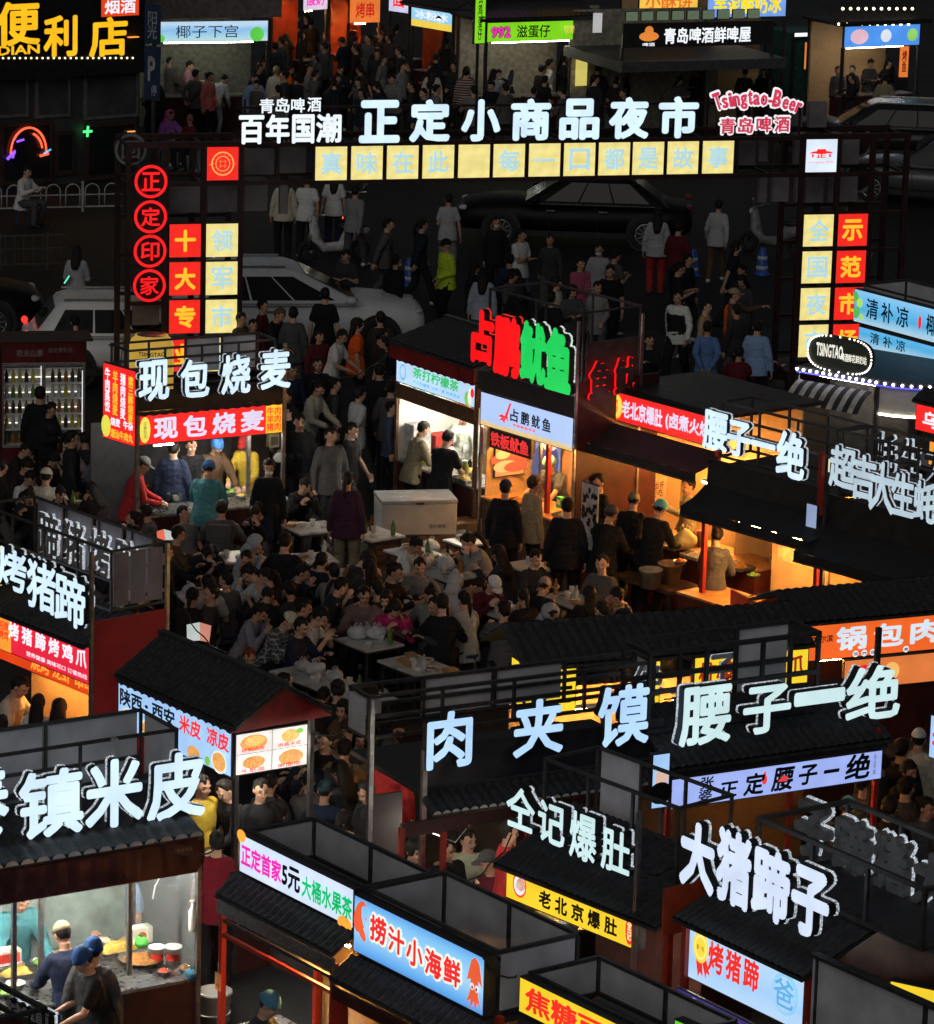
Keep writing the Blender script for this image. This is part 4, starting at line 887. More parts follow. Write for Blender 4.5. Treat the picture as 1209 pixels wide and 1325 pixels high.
# ---------------------------------------------------------------- trotter stall on the right
F = Face('food_stall', 'trotter stall with four fat white letters on its roof and a pale blue medal sign', 'food stall', (890, 1262), (1048, 1350), 2.1, -55)
x0, x1, z0, z1 = F.rect((890, 1186), (1048, 1265), (1048, 1345), (890, 1262))
BLUP = em_ramp('sky blue printed sign', [(0, (.55, .74, .95)), (.5, (.36, .62, .95)), (1, (.50, .72, .96))], 1.0, 'Z', 0, .6, .2)
s = Sign(F, x0, x1, z0, z1, BLUP)
for i, ch in enumerate('烤猪蹄'): s.t(ch, .18 + .145 * i, .30, .125, .52, REDP, bold=.03)
s.blob([(.81, .52, .34, .36, 0), (.80, .50, .27, .29, 1)], [em('pale mint print', (.3, .62, .85), 1, False), BLUP], -.0052, 'faded_picture'); s.t('爸', .72, .28, .16, .48, em('teal blue print', (.12, .42, .75), 1, False), -.009, bold=.01)
GOLDP = em('gold medal print', (.92, .68, .06), 1, False)
s.poly([([(.07, .5), (.10, .1), (.115, .2), (.14, .14), (.125, .5)], 0), ([(.115, .5), (.165, .12), (.17, .24), (.20, .2), (.15, .55)], 0)], [REDP], -.0055, 'ribbon')
s.blob([(.115, .62, .20, .27, 0), (.115, .62, .155, .21, 1), (.115, .62, .13, .175, 0)], [GOLDP, em('pale gold print', (.95, .85, .35), 1, False)], -.0075, 'medal')
s.t('第一名', .085, .57, .06, .09, em('brown print', (.4, .22, .02), .8, False), -.012)
tile_roof(F, x0 - .06, x1 + .05, -.14, z1 + .02, .70, z1 + .34, .085)
letters(F, '大猪蹄子', [(889, 1054, 935, 1160), (936, 1064, 982, 1180), (982, 1087, 1032, 1200), (1033, 1112, 1083, 1222)], .10, em('lilac white letter face', (.66, .76, .96), 1.), .08, .05, grow=.98)
zr0 = z1 + .30
rack(F, x0 + .25, x1 + .75, .55, 1.55, zr0 + .08, zr0 + .60, .04, 3, False, False, False)
BACKL = mat('dark letter back', (.17, .17, .18), .5)
for i, ch in enumerate('子蹄猪大'):
    x = x0 - .20 + .54 * i; o = txt(F.r, ch, x, zr0 + .04, .46, .52, BACKL, 1.40, .045, .09, 'sign_letter', BACKL)
    txt(o, ch, x - .015, zr0 + .025, .49, .55, HALO_S, 1.425, .075, .02, 'letter_edge', HALO_S)
wall(F, x0, x1 + .9, .7, 2.3, z1 + .30, z1 + .36, mat('dark roof deck'), 'roof_deck')
tile_roof(F, x0, x1 + .9, 2.35, z1 + .05, 1.6, z1 + .33, .09)
posts(F, [(x0, -.02, 0, z1), (x1, -.02, 0, z1), (x0, 1.6, 0, z1)], .06, REDPOST)
counter(F, x0, x1, .1, .7, .95); wall(F, x0, x1 + .9, 1.2, 1.24, 0, z1 + .2, mat('red brown board'))
s3 = Sign(F, x0 + .02, x1 - .4, z0 - .26, z0 - .06, em('purple lit banner', (.06, .035, .22), .7), -.12, .03); s3.out('味佳卤', .08, .15, .6, .7, em('orange red print', (.9, .2, .1), 1, False), WHITE_E)
# grey sign box at the lower right corner, with a yellow lit awning
F = Face('sign_rack', 'grey panelled sign box on a roof at the lower right corner', 'sign rack', (1050, 1262), (1250, 1360), 3.0, -53)
x0, z1 = F.at(1050, 1236); 
openbox(F, 0, 2.6, 2.45, z1, .05, 2, .0); wall(F, 0, 2.6, .15, 1.4, 2.36, 2.42, mat('dark roof deck'), 'roof_deck'); posts(F, [(0, .1, 0, 2.4), (2.5, .1, 0, 2.4)], .06)
q = F.at(1185, 1295, 1.2)
F = Face('sign_board', 'yellow lit sign lying behind the grey box at the lower right corner', 'sign', (1150, 1300), (1260, 1330), 2.5, -30)
s = Sign(F, 0, 1.6, 2.40, 2.72, YEL_S); posts(F, [(.1, .06, 0, 2.4), (1.5, .06, 0, 2.4)], .05)
F = Face('sign_board', 'green lit sign strip just showing at the lower edge', 'sign', (872, 1340), (905, 1352), 2.3, -50)
s = Sign(F, 0, .45, 2.2, 2.45, em('green lit face', (.15, .75, .05), .8)); posts(F, [(.2, .06, 0, 2.2)], .05)
# ---------------------------------------------------------------- burger and kidney stalls (second row, facing lower right)
F = Face('food_stall', 'stall with three spaced blue white letters over a black roof and a lit lamp tube', 'food stall', (547, 1028), (860, 985), 2.5)
x0, x1 = 0, F.L
letters(F, '肉夹馍', [(547, 914, 606, 994), (659, 898, 724, 978), (768, 880, 835, 966)], .02, em('sky white letter face', (.45, .68, .98), 1.), .09, .028, halo=False)
zb, zt = F.at(640, 1010)[1], F.at(640, 872, .6)[1]
MB().box(x0 - .02, x1 + .02, .02, 1.5, 2.48, 2.53).build('roof_deck', BLACK, F.r)
MB().box(x0, x1, .04, .07, 2.55, F.at(640, 960)[1]).build('roof_board', mat('dark navy board'), F.r)
tile_roof(F, x0 - .02, x1, -.25, 2.38, .02, 2.50, .10, TILE, tips=TIPS)
zb = F.at(640, 960)[1]
rack(F, x0 - .42, x1 + .05, .35, .75, zb + .08, zt, .035, 4, True, True, True, panels=[1, 2])
posts(F, [(x0 - .42, .30, 0, zt), (x0 + .0, -.02, 0, 2.95), (x1, .0, 0, 2.4)], .05, L_METAL)
MB().box(x0 - .40, x0 - .06, .30, .33, 1.55, 2.45).build('side_banner', mat('dark brown banner', (.022, .013, .013), .7), F.r)
s = MB().box(x0 - .36, x0 - .10, .715, .72, zb + .20, zt - .12).build('back_panel', G_PANEL, F.r)
MB().box(x0 - .38, x0 + .35, -.30, -.27, 2.20, 2.34).build('fascia', mat('maroon painted board'), F.r)
MB().box(x0 + .36, x1, -.26, -.23, 2.22, 2.34).build('fascia', MAROON, F.r)
tube_lamp(F, (x0 + .72, .25, 2.22), (x0 + 1.15, .25, 2.22), TUBE_W, .02); tube_lamp(F, (x0 + .10, .0, 2.12), (x0 + .22, .0, 2.12), TUBE_W, .03)
counter(F, x0 + .15, x1 - .1, -.25, .4, .95, MAROON)
posts(F, [(x0 - .38, -.3, 0, 2.3), (x0 + .08, -.3, 0, 2.2)], .05, REDPOST)
b = MB(); b.tube([(x0 + .1, -.05, 2.1), (x0 + .35, -.05, 1.98), (x0 + .6, .1, 2.1), (x0 + 1.1, .2, 2.2), (x0 + 1.7, .2, 2.22)], .006, 6); b.build('cable', L_METAL, F.r)
F = Face('food_stall', 'kidney stall with four white letters on a rack and a pale brush lettered sign', 'food stall', (868, 1048), (1142, 1008), 2.15)
x0, x1, z0, z1 = F.rect((868, 1009), (1142, 969), (1142, 1008), (868, 1048))
PERI = em('periwinkle lit sign face', (.36, .46, .92), .95)
s = Sign(F, x0, x1, z0, z1, PERI)
for ch, fx, fw, fz, fh in (('正', .22, .085, .15, .5), ('定', .335, .095, .1, .72), ('腰', .465, .10, .1, .78), ('子', .59, .09, .18, .66), ('一', .715, .075, .46, .12), ('绝', .815, .12, .12, .85)): s.t(ch, fx, fz, fw, fh, BLK_T, bold=.03, lean=.15)
s.t('张\n婆', .125, .12, .065, .8, BLK_T, bold=.02, lean=.1); s.t('老\n人\n家\n味', .055, .2, .014, .62, BLK_T, bold=0); s.t('无\n人\n不\n知', .955, .2, .014, .66, BLK_T, bold=0)
s.blob([(.435, .55, .10, .16, 0), (.435, .72, .05, .10, 0)], [em('red seal print', (.75, .05, .05), 1, False)]); s.poly([([(.495, .42), (.52, .62), (.545, .55), (.54, .40)], 0)], [em('red seal print', (.75, .05, .05), 1, False)], -.014)
letters(F, '腰子一绝', [(873, 880, 940, 964), (955, 880, 1017, 949), (1021, 886, 1087, 911), (1088, 854, 1159, 932)], .05, W_LET2, .10, .028)
zt, zb = F.at(980, 823, .6)[1], F.at(980, 985, .1)[1]
rack(F, x0 - .02, x1 - .55, .45, .95, F.at(980, 930, .4)[1], zt, .045, 3, True, True, False, m=BLACK, panels=[2])
zx = F.at(980, 930, .4)[1]
for i, ch in enumerate('绝一子腰'): txt(F.r, ch, x0 + .12 + i * .44, zx + .18, .36, .36 if ch != '一' else .06, mat('grey letter back', (.14, .14, .15), .5), 1.00, .03, .02, 'sign_letter', HALO_S)
tile_roof(F, x0, x1 + .1, -.02, z1 + .10, .9, z1 + .48, .10); MB().box(x0, x1 + .06, .0, .03, z1 + .01, z1 + .10).build('fascia', BLACK, F.r)
posts(F, [(x0 + .02, .08, 0, z1), (x1 - .02, .08, 0, z1 + .2), (x0 + 1.5, .12, 0, z0)], .05, REDPOST)
posts(F, [(x1 + .08, .3, 0, z1 + 1.2)], .05, BLACK)
wall(F, x0, x1, 1.4, 1.44, 0, z1, mat('brown back wall', (.10, .06, .03), .6, 0, 20, .2, .05)); counter(F, x0 + .1, x1, .0, .55, .95, MAROON); carton(F, x0 + 1.05, .25, .97, .26, .2, .34, 'second smaller brown carton under the pale brush lettered sign', mat('brown cardboard', (.45, .26, .10), .7))
tube_lamp(F, (x0 + 1.7, .4, z0 - .06), (x0 + 2.0, .4, z0 - .06), TUBE_O, .012)
carton(F, x0 + .65, .3, .97, .3, .2, .5, 'brown carton under the pale brush lettered sign', mat('brown cardboard', (.45, .26, .10), .7))
s = Sign(F, x0 - .26, x0 - .05, z0 + .05, z0 + .62, BLU_S, -.05, .06); s.blob([(.55, .55, .14, .16, 0), (.5, .28, .24, .2, 1)], [em('face print', (.75, .5, .4), .9, False), BLK_T])
KID = F
# ---------------------------------------------------------------- stall behind them with yellow signs
F = Face('food_stall', 'black roofed stall with yellow corner signs, seen behind the burger stall letters', 'food stall', (690, 925), (1005, 880), 2.0, 22)
x0, x1 = 0, F.L
za = F.at(690, 868)[1]; zd = F.at(690, 926)[1]
s = Sign(F, x0, x0 + .5, zd, za, YEL_S, 0, .08); s.t('芝士', .1, .2, .8, .6, BLK_T, bold=.03); s = Sign(F, x0 + 1.25, x0 + 1.5, zd, za, YEL_S, 0, .08); s = Sign(F, x0 + 1.9, x1 + .1, zd + .1, za, YEL_S, 0, .08); s.t('柠檬无骨凤爪', .04, .22, .92, .62, em('brown red print', (.35, .03, .01), .8, False), bold=.03)
F2M = F.M @ Matrix.Rotation(radians(-72), 4, 'Z')
def side_sign(F, x, y, w, z0, z1, face, ang=-90):
    s = Sign(F, 0, w, z0, z1, face, 0, .06); s.o.rotation_euler = (0, 0, radians(ang)); s.o.location = (x, y, z0); return s
s = side_sign(F, x0 - .01, .62, .6, zd, za, YEL_S); s.t('炸鸡\n芝士', .1, .12, .8, .76, BLK_T, bold=.03)
tile_roof(F, x0 - .15, x1 + .15, -.06, za + .05, .6, za + .36, .12); tile_roof(F, x0 - .15, x1 + .15, 1.2, za + .05, .6, za + .36, .12)
posts(F, [(x0, 0.03, 0, zd), (x1, .03, 0, zd), (x0, 1.8, 0, zd), (x1, 1.8, 0, zd)], .06, REDPOST); wall(F, x0 + .1, x1, .9, .93, 0, 2.0, WARMW); counter(F, x0 + .1, x1 - .1, .05, .6, .95)
tube_lamp(F, (x0 + .6, .3, 1.92), (x0 + 1.1, .3, 1.92), TUBE_O); tube_lamp(F, (x0 + 1.8, .3, 1.92), (x0 + 2.2, .3, 1.92), TUBE_O)
# ---------------------------------------------------------------- pork slice stall, orange
ORS = em('orange red lit sign face', (.85, .13, .02), 1.)
F = Face('food_stall', 'stall with an orange red sign of pale characters and an orange gable', 'food stall', (1040, 856), (1209, 838), 2.2, 24)
x0, x1, z0, z1 = F.rect((1040, 812), (1209, 793), (1209, 838), (1040, 860)); x1 += 1.0
s = Sign(F, x0, x1, z0, z1, ORS); sw = (F.at(1209, 815)[0] - x0) / (x1 - x0)
PBL = em('pale blue print on orange', (.62, .74, .85), 1, False)
for i, ch in enumerate('锅包肉'): s.t(ch, sw * (.245 + .285 * i), .22, sw * .235, .66, PBL, bold=.035)
s.t('哈', sw * .01, .52, sw * .09, .32, BLK_T, bold=.02); s.t('尔滨', sw * .12, .5, sw * .10, .2, BLK_T)
for i, ch in enumerate('现炸现卖'):
    c = sw * (.40 + .066 * i + .19 * (i > 2)); s.blob([(c, .10, .09, .09, 0)], [WHITE_E]); s.t(ch, c - .011, .05, .022, .10, BLK_T, -.009)
tile_roof(F, x0 - .1, x1, -.06, z1 + .04, .55, z1 + .26, .11); tile_roof(F, x0 - .1, x1, 1.16, z1 + .04, .55, z1 + .26, .11)
b = MB(); b.prism([(-.02, z1 - .02), (1.12, z1 - .02), (.55, z1 + .22)], x0 - .06, x0 - .03); o = b.build('gable', ORANGE_P, F.r); b = None
o.rotation_euler = (0, 0, 0)
me = o.data
for v in me.vertices: x_, y_ = v.co.x, v.co.y; v.co.x = y_; v.co.y = x_
MB().box(x0 - .05, x0 - .02, .0, 1.7, z0 - .05, z1).build('side_wall', ORANGE_P, F.r)
posts(F, [(x0, .02, 0, z0), (x1, .02, 0, z0), (x0, 1.6, 0, z0)], .06, REDPOST); wall(F, x0, x1, 1.2, 1.23, 0, z0, MAROON); counter(F, x0, x1, .1, .6, .95)
tube_lamp(F, (x0 + .3, .2, z0 - .06), (x0 + .6, .2, z0 - .06), TUBE_O, .008)
s = Sign(F, x0 + .6, x1, z0 - .42, z0 - .06, em('deep orange lit menu', (.75, .20, .05), .9), .12, .04); s.blob([(.12, .5, .3, .3, 0), (.3, .5, .28, .3, 1)], [REDP, em('food print', (.9, .5, .15), .9, False)])
t = thing('paper_lantern_sign', 'wavy orange hanging sign below the orange red stall sign', 'sign', F.w(x0 + .72, -.15, z0 - .55), F.yaw); LAN = em('orange glowing card', (.85, .33, .06), .8)
MB().prism([(-.06, .2), (0, .22), (.02, .1), (.06, 0), (.02, -.1), (.07, -.22), (-.03, -.26), (-.08, -.14), (-.03, -.05), (-.08, .06)], -.01, .01).build('card', LAN, t); MB().tube([(0, 0, .2), (0, 0, .5)], .004, 5).build('cord', BLACK, t); txt(t, '老街', -.04, -.16, .08, .05, RM, -.014)
F = Face('sign_board', 'blue lit sign with red characters at the right edge beside the kidney stall', 'sign', (1202, 974), (1230, 985), 2.2, -50)
s = Sign(F, 0, .9, 2.15, 2.62, BLU_S); s.t('老味', .05, .15, .5, .7, REDP, bold=.03); posts(F, [(.1, .08, 0, 2.2), (.8, .08, 0, 2.2)], .05)
# ---------------------------------------------------------------- left: grilled trotter stall
F = Face('food_stall', 'grilled trotter stall with a crimson sign, white roof letters and red side wall', 'food stall', (0, 845), (118, 888), 1.85, -50)
x0, x1, z0, z1 = F.rect((0, 788), (118, 842), (118, 888), (0, 840)); x0 -= .8
s = Sign(F, x0, x1, z0, z1, em('crimson lit sign face', (.80, .02, .05), 1.)); f0 = .8 / (x1 - x0)
for i, ch in enumerate('烤猪蹄烤鸡爪'): s.t(ch, f0 + (1 - f0) * (.10 + .148 * i), .40, (1 - f0) * .115, .46, WHITE_E, bold=.03)
s.t('营养健康 美味可口 订餐热线', f0 + (1 - f0) * .30, .12, (1 - f0) * .66, .13, WHITE_E, bold=.01)
s.poly([([(f0 - .1, .02), (f0 + .09, .02), (f0 + .085, .98), (f0 - .1, .98)], 0)], [em('orange menu print', (.95, .35, .04), .95, False)], -.0058, 'menu'); s.t('招牌\n烤鸡', f0 - .0, .3, .07, .5, RED_E, -.008)
tile_roof(F, x0, x1 + .02, -.12, z1 + .03, .55, z1 + .30, .10)
letters(F, '烤猪蹄', [(4, 703, 44, 768), (44, 720, 82, 795), (80, 737, 120, 815)], .02, W_LET, .10, .025)
s = F.at(2, 733); b = MB(); b.v = []; b.ell((s[0] - .05, .0, s[1]), .13, .03, .24, 18); b.build('badge', YEL_S, F.r)
zt = F.at(118, 745, .2)[1]
rack(F, x0, x1, .26, 1.0, z1 + .38, z1 + 1.06, .026, 4, True, False, False)
rk = Matrix.Identity(4)
for i in range(3): MB().box(x1 - .02, x1 - .005, .30 + .23 * i, .50 + .23 * i, z1 + .42, z1 + 1.02).build('side_panel', GP2, F.r)
for i, ch in enumerate('蹄猪烤蹄'):
    x = x0 + .2 + .52 * i; o = txt(F.r, ch, x, z1 + .42, .44, .55, BACKL, .94, .03, .04, 'sign_letter', HALO_S)
for i in range(4): MB().box(x0 + .05 + .6 * i, x0 + .55 + .6 * i, 1.01, 1.03, z1 + .40, z1 + 1.06).build('back_panel', GP2, F.r)
MB().box(x1 + .0, x1 + .03, .02, .98, .0, z1 + .30).build('side_wall', mat('crimson side board', (.30, .012, .02), .5, 0, 3, .25, .08), F.r)
posts(F, [(x1 + .03, -.02, 0, z1 + 1.10), (x1 + .03, 1.0, 0, z1 + 1.06)], .04, L_METAL); posts(F, [(x0, 0, 0, z0)], .05, REDPOST)
s = Sign(F, x0, x1 - .35, z0 - .30, z0 - .02, em('red orange banner', (.80, .06, .01), .9), .35, .02); s.t('烧烤 龙虾 串串', .40, .15, .55, .7, em('orange lit print', (1, .42, .05), 1, False))
wall(F, x0, x1, .96, .98, 0, z1, WARMW); 
c = Sign(F, x1 - .75, x1 - .15, z0 - .80, z0 - .36, em('amber lit menu', (.90, .40, .06), .8), .92, .02); c.t('菜单\n烤蹄 18\n烤爪 12', .15, .15, .7, .7, RM, bold=.0)
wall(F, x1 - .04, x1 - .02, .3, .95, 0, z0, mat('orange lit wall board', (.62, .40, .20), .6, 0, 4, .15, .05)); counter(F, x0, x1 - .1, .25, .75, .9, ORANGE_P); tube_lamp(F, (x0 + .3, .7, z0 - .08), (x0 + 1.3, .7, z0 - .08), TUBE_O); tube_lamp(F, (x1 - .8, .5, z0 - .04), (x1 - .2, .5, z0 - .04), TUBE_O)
# ---------------------------------------------------------------- cold noodle stall with a gable
F = Face('food_stall', 'cold noodle stall with a gable roof, a pale lit sign and four dish pictures', 'food stall', (153, 940), (300, 1008), 2.1)
x0, x1, z0, z1 = F.rect((153, 878), (300, 948), (300, 1008), (153, 938))
s = Sign(F, x0, x1, z0, z1, BLU_S)
for st, fx, fw, m in (('陕西', .02, .20, BLK_T), ('·', .245, .03, BLK_T), ('西安', .31, .20, BLK_T), ('米皮', .55, .19, REDP), ('凉皮', .79, .19, REDP)): s.t(st, fx, .50 if st != '·' else .66, fw, .38 if st != '·' else .08, m, bold=.028)
FD = [em_food('noodle print', (.75, .35, .04), (.95, .75, .25), 38), em_food('dish print', (.55, .12, .02), (.95, .55, .15), 38), em('white dish print', (.85, .85, .8), 1, False), em('green herb print', (.2, .55, .08), 1, False)]
s.blob([(.09, .24, .26, .24, 2), (.09, .26, .23, .20, 0), (.26, .22, .20, .20, 2), (.26, .22, .15, .15, 1), (.47, .20, .28, .20, 0), (.68, .16, .24, .16, 1), (.80, .14, .1, .1, 3), (.90, .22, .28, .24, 2), (.90, .23, .25, .20, 1)], FD)
scallop(F, x0, x1, -.02, z1 + .03, .06, TILE, 16)
W = F.at(395, 970)[0] - x1
Y1 = .85
s = Sign(F, 0, Y1, z0 + .02, z1 - .03, em('dish menu white face', (.78, .76, .74), 1), 0, .05); s.o.location = (x1 + .03, .02, z0 + .02); s.o.rotation_euler = (0, 0, radians(86))
s.blob([(.25, .74, .36, .19, 1), (.27, .78, .26, .12, 0), (.75, .76, .34, .20, 2), (.75, .78, .24, .15, 0), (.88, .86, .1, .06, 3), (.25, .26, .36, .19, 2), (.25, .28, .30, .15, 1), (.75, .26, .38, .21, 2), (.76, .27, .33, .18, 1)], FD); 
s.poly([([(.495, 0.02), (.505, .02), (.505, .98), (.495, .98)], 0), ([(.02, .493), (.98, .493), (.98, .507), (.02, .507)], 0)], [mat('grey metal trim', (.3, .3, .3), .5)], -.009)
for fx, fz, st in ((.08, .54, '秘制凉皮'), (.58, .54, '麻酱米皮'), (.08, .05, '牛筋面'), (.58, .05, '擀面皮')): s.t(st, fx, fz, .32, .10, RED_E, -.012, bold=.01)
yr = .55
tile_roof(F, x0 - .02, x1 + .12, -.04, z1 + .07, yr, z1 + .42, .10); tile_roof(F, x0 - .02, x1 + .12, 2 * yr + .04, z1 + .07, yr, z1 + .42, .10)
MB().bar((x0 - .04, yr, z1 + .44), (x1 + .14, yr, z1 + .44), .08, .06).build('ridge', TILE, F.r)
o = MB().prism([(-.08, z1 + .0), (2 * yr + .08, z1 + .0), (yr, z1 + .40)], x1 + .05, x1 + .08).build('gable', RED_P, F.r)
for v in o.data.vertices: v.co.x, v.co.y = v.co.y, v.co.x
posts(F, [(x0, .03, 0, z1), (x1, .05, 0, z1), (x0, 1.05, 0, z1), (x1 + .03, .95, 0, z1)], .05); counter(F, x0 + .05, x1, .05, .5, .95); tube_lamp(F, (x0 + .7, .5, z0 + .06), (x1 - .2, .5, z0 + .06), TUBE_W, .010)
# ---------------------------------------------------------------- dumpling stall below the gate's left tower
F = Face('food_stall', 'dumpling stall below the left gate tower, white letters over a red sign', 'food stall', (178, 577), (365, 560), 1.9)
x0, x1, z0, z1 = F.rect((178, 537), (365, 522), (365, 560), (178, 577))
s = Sign(F, x0, x1, z0, z1, RED_S)
for i, ch in enumerate('现包烧麦'): s.t(ch, .11 + .20 * i, .14, .165, .72, em('pale lilac print', (.72, .70, .92), 1, False), bold=.035)
s.blob([(.05, .5, .19, .43, 0), (.05, .5, .16, .38, 1)], [em('lime lit print', (.75, .72, .08), 1, False), em('gold lit print2', (.85, .75, .12), 1, False)]); s.t('文\n香\n包\n点', .037, .22, .026, .56, mat('dark green print'), -.01, bold=.0)
s.poly([([(.885, .03), (.998, .03), (.998, .97), (.885, .97)], 0)], [em('amber lit print', (1, .52, .03), 1, False)]); s.t('牛肉\n羊肉\n猪肉', .89, .1, .10, .8, RED_E, -.008, bold=.02)
scallop(F, x0, x1, -.02, z1 + .05, .07, BLACK, 14)
MB().box(x0, x1, .0, .03, z1 + .05, F.at(270, 500)[1]).build('roof_board', BLACK, F.r)
letters(F, '现包烧麦', [(176, 463, 216, 519), (230, 462, 268, 514), (283, 456, 321, 510), (334, 449, 373, 503)], -.02, W_LET, .09, .03)
zt = F.at(270, 446, .3)[1]
rack(F, x0 - .02, x1 + .02, .30, .85, F.at(270, 500)[1], zt, .03, 4, True, True, False, panels=[2, 3])
posts(F, [(x0, -.0, 0, z1), (x1 + .03, .0, 0, zt), (x1 - .28, .5, 0, z1)], .05, L_METAL)
wd = hypot(*(a - b for a, b in zip(G(131, 562, 1.9)[:2], G(175, 577, 1.9)[:2])))
s = Sign(F, 0, .78, z0 - .02, F.at(175, 480)[1], RED_S, 0, .05); s.o.rotation_euler = (0, 0, radians(-78)); s.o.location = (x0 - .03 - .78 * cos(radians(-78)) * 1., .0 + .78 * sin(radians(78)), z0 - .02)
AMB = em('amber lit print', (1, .52, .03), 1, False)
for i, (st, m) in enumerate((('牛肉蒸饺', WHITE_E), ('羊肉烧麦', AMB), ('猪肉烧麦', WHITE_E), ('素三鲜烧麦', AMB))): s.t('\n'.join(st), .07 + .235 * i, .36 - .02 * i, .16, .58 + .01 * i, m, bold=.03)
s.t('烧麦  牛杂', .25, .20, .68, .11, WHITE_E, bold=.03); s.t('潮汕牛肉丸', .25, .04, .68, .12, AMB, bold=.03); s.blob([(.11, .17, .10, .145, 0)], [em('lime lit print')])
counter(F, x0 + .02, x1 - .1, -.05, .55, .88, MAROON, STEEL)
wall(F, x0, x1, 1.6, 1.63, 0, 1.9, mat('dark wall board', (.03, .03, .035), .6))
tube_lamp(F, (x0 + .9, .25, 1.86), (x1 - .2, .25, 1.86), TUBE_W, .012); tube_lamp(F, (x0 + .3, .1, 1.86), (x0 + .6, .1, 1.86), TUBE_W, .010)
DUM = F
for q, lab, k, r in (((207, 626), 'bamboo steamer of dumplings at the left of the dumpling counter', 4, .14), ((300, 640), 'shallow pan of greens beside the blue capped customer', 2, .10), ((247, 637), 'steel tray of yellow dumplings in the middle of the dumpling counter', 0, .16), ((222, 633), 'heap of yellow wrappers behind the steamer', 0, .12), ((323, 622), 'white tray of meat on the raised right end of the dumpling counter', 1, .12), ((302, 632), 'tray of green vegetables near the meat tray on the dumpling counter', 2, .09)):
    tray(F, *on(F, *q, .885), lab, k, r, r * .8, k == 4, .06)
for q, lab in (((226, 647), 'dark pot on the front edge of the dumpling counter'),):
    t = thing('cooking_pot', lab, 'pot', F.w(*on(F, *q, .885))); MB().lathe((0, 0, 0), [(.10, 0), (.11, .01), (.11, .09), (.115, .095), (.10, .092), (.095, .04)], 24).build('body', STEEL, t); heap(t, (0, 0, .05), .09, .09, .02, FOODC[2], 7)
t = thing('steamer_stack', 'stack of round bamboo steamers behind the man in red and black at the dumpling stall', 'steamer', F.w(*on(F, 205, 612, .9))); 
for i in range(4): MB().lathe((0, 0, .07 * i), [(.13, 0), (.14, .004), (.14, .06), (.13, .064)], 24).build('tier', mat('bamboo', (.40, .26, .10), .6, 0, 20, .3, .3), t)
t = carton(F, *on(F, 353, 578, 1.35), .16, .12, .20, 'small cream radio box hanging on the right post of the dumpling stall', mat('cream plastic', (.5, .45, .28), .5), 'radio', 'radio'); MB().box(-.06, .06, -.065, -.061, .04, .16).build('speaker_grille', mat('grey grille', (.18, .17, .12), .6), t)
bag(F.w(*on(F, 362, 598, 1.15)), 'white plastic bag hanging on the right post of the dumpling stall', .10, WHITE_P, seed=3)
for q, lab, k, r in (((190, 633), 'small dish of sauce at the left end of the dumpling counter', 3, .07), ((262, 650), 'plate of dumplings at the front edge of the dumpling counter', 4, .09), ((285, 648), 'dish of chopped greens right of the dumpling plate', 2, .08), ((312, 645), 'dish of pickles near the right front of the dumpling counter', 0, .08), ((335, 640), 'dish of fried dough at the right end of the dumpling counter', 1, .09)): tray(F, *on(F, *q, .885), lab, k, r, r, True, .04)
# ---------------------------------------------------------------- drinks fridge
F = Face('drinks_fridge', 'red double door drinks fridge with lit shelves of bottles', 'fridge', (3, 600), (103, 592), .0, 12)
H = F.at(50, 440)[1]; x1 = F.L
FR = mat('dark red fridge shell', (.10, .010, .012), .4, 0, 6, .3, .05)
MB().box(-.02, .0, 0, .6, 0, H).build('side', FR, F.r); MB().box(x1, x1 + .02, 0, .6, 0, H).build('side', FR, F.r); MB().box(0, x1, .57, .6, 0, H).build('back', mat('fridge white liner', (.6, .6, .58), .5), F.r)
MB().box(-.02, x1 + .02, -.02, .6, H - .36, H - .02).build('header', FR, F.r); MB().box(-.06, x1 + .12, -.06, .66, H - .019, H + .02).build('top_panel', mat('brown top board', (.05, .035, .03), .6), F.r); MB().box(0, x1, 0, .57, 0, .25).build('base', FR, F.r)
txt(F.r, '农夫山泉', .22, H - .26, .42, .12, mat('dull white print', (.25, .2, .2), .5), -.026, .02); txt(F.r, '智能零售柜', .72, H - .20, .38, .08, mat('dull white print'), -.026, .0)
PL = [mat('bottle amber', (.30, .13, .03), .25), mat('bottle green', (.12, .2, .05), .25), mat('bottle clear', (.45, .48, .5), .2), mat('bottle lime', (.45, .42, .08), .25), mat('bottle dark', (.05, .03, .03), .25)]
bt = MB().lathe((0, 0, 0), [(.028, 0), (.032, .01), (.032, .13), (.012, .18), (.012, .21)], 10)
bms = [bt.mesh('bottle', m) for m in PL]
for d in range(2):
    xa, xb = .03 + d * x1 / 2, x1 / 2 - .03 + d * x1 / 2
    dr = MB().box(xa - .03, xa, -.02, .0, .26, H - .37).box(xb, xb + .03, -.02, .0, .26, H - .37).box(xa, xb, -.02, .0, .26, .30).box(xa, xb, -.02, .0, H - .41, H - .37).build('door', mat('grey door frame', (.2, .19, .19), .4), F.r)
    MB().bar((xb - .03 if d == 0 else xa + .03, -.04, .8), (xb - .03 if d == 0 else xa + .03, -.04, 1.1), .02).build('handle', L_METAL, dr)
    if d: MB().box(xb - .015, xb - .005, .01, .03, .35, H - .5).build('light_strip', em('fridge light strip', (1, .95, .82), 3.), F.r)
    else: MB().box(xb - .015, xb - .005, .01, .03, .95, H - .42).build('light_strip', em('fridge light strip'), F.r)
NB = 0
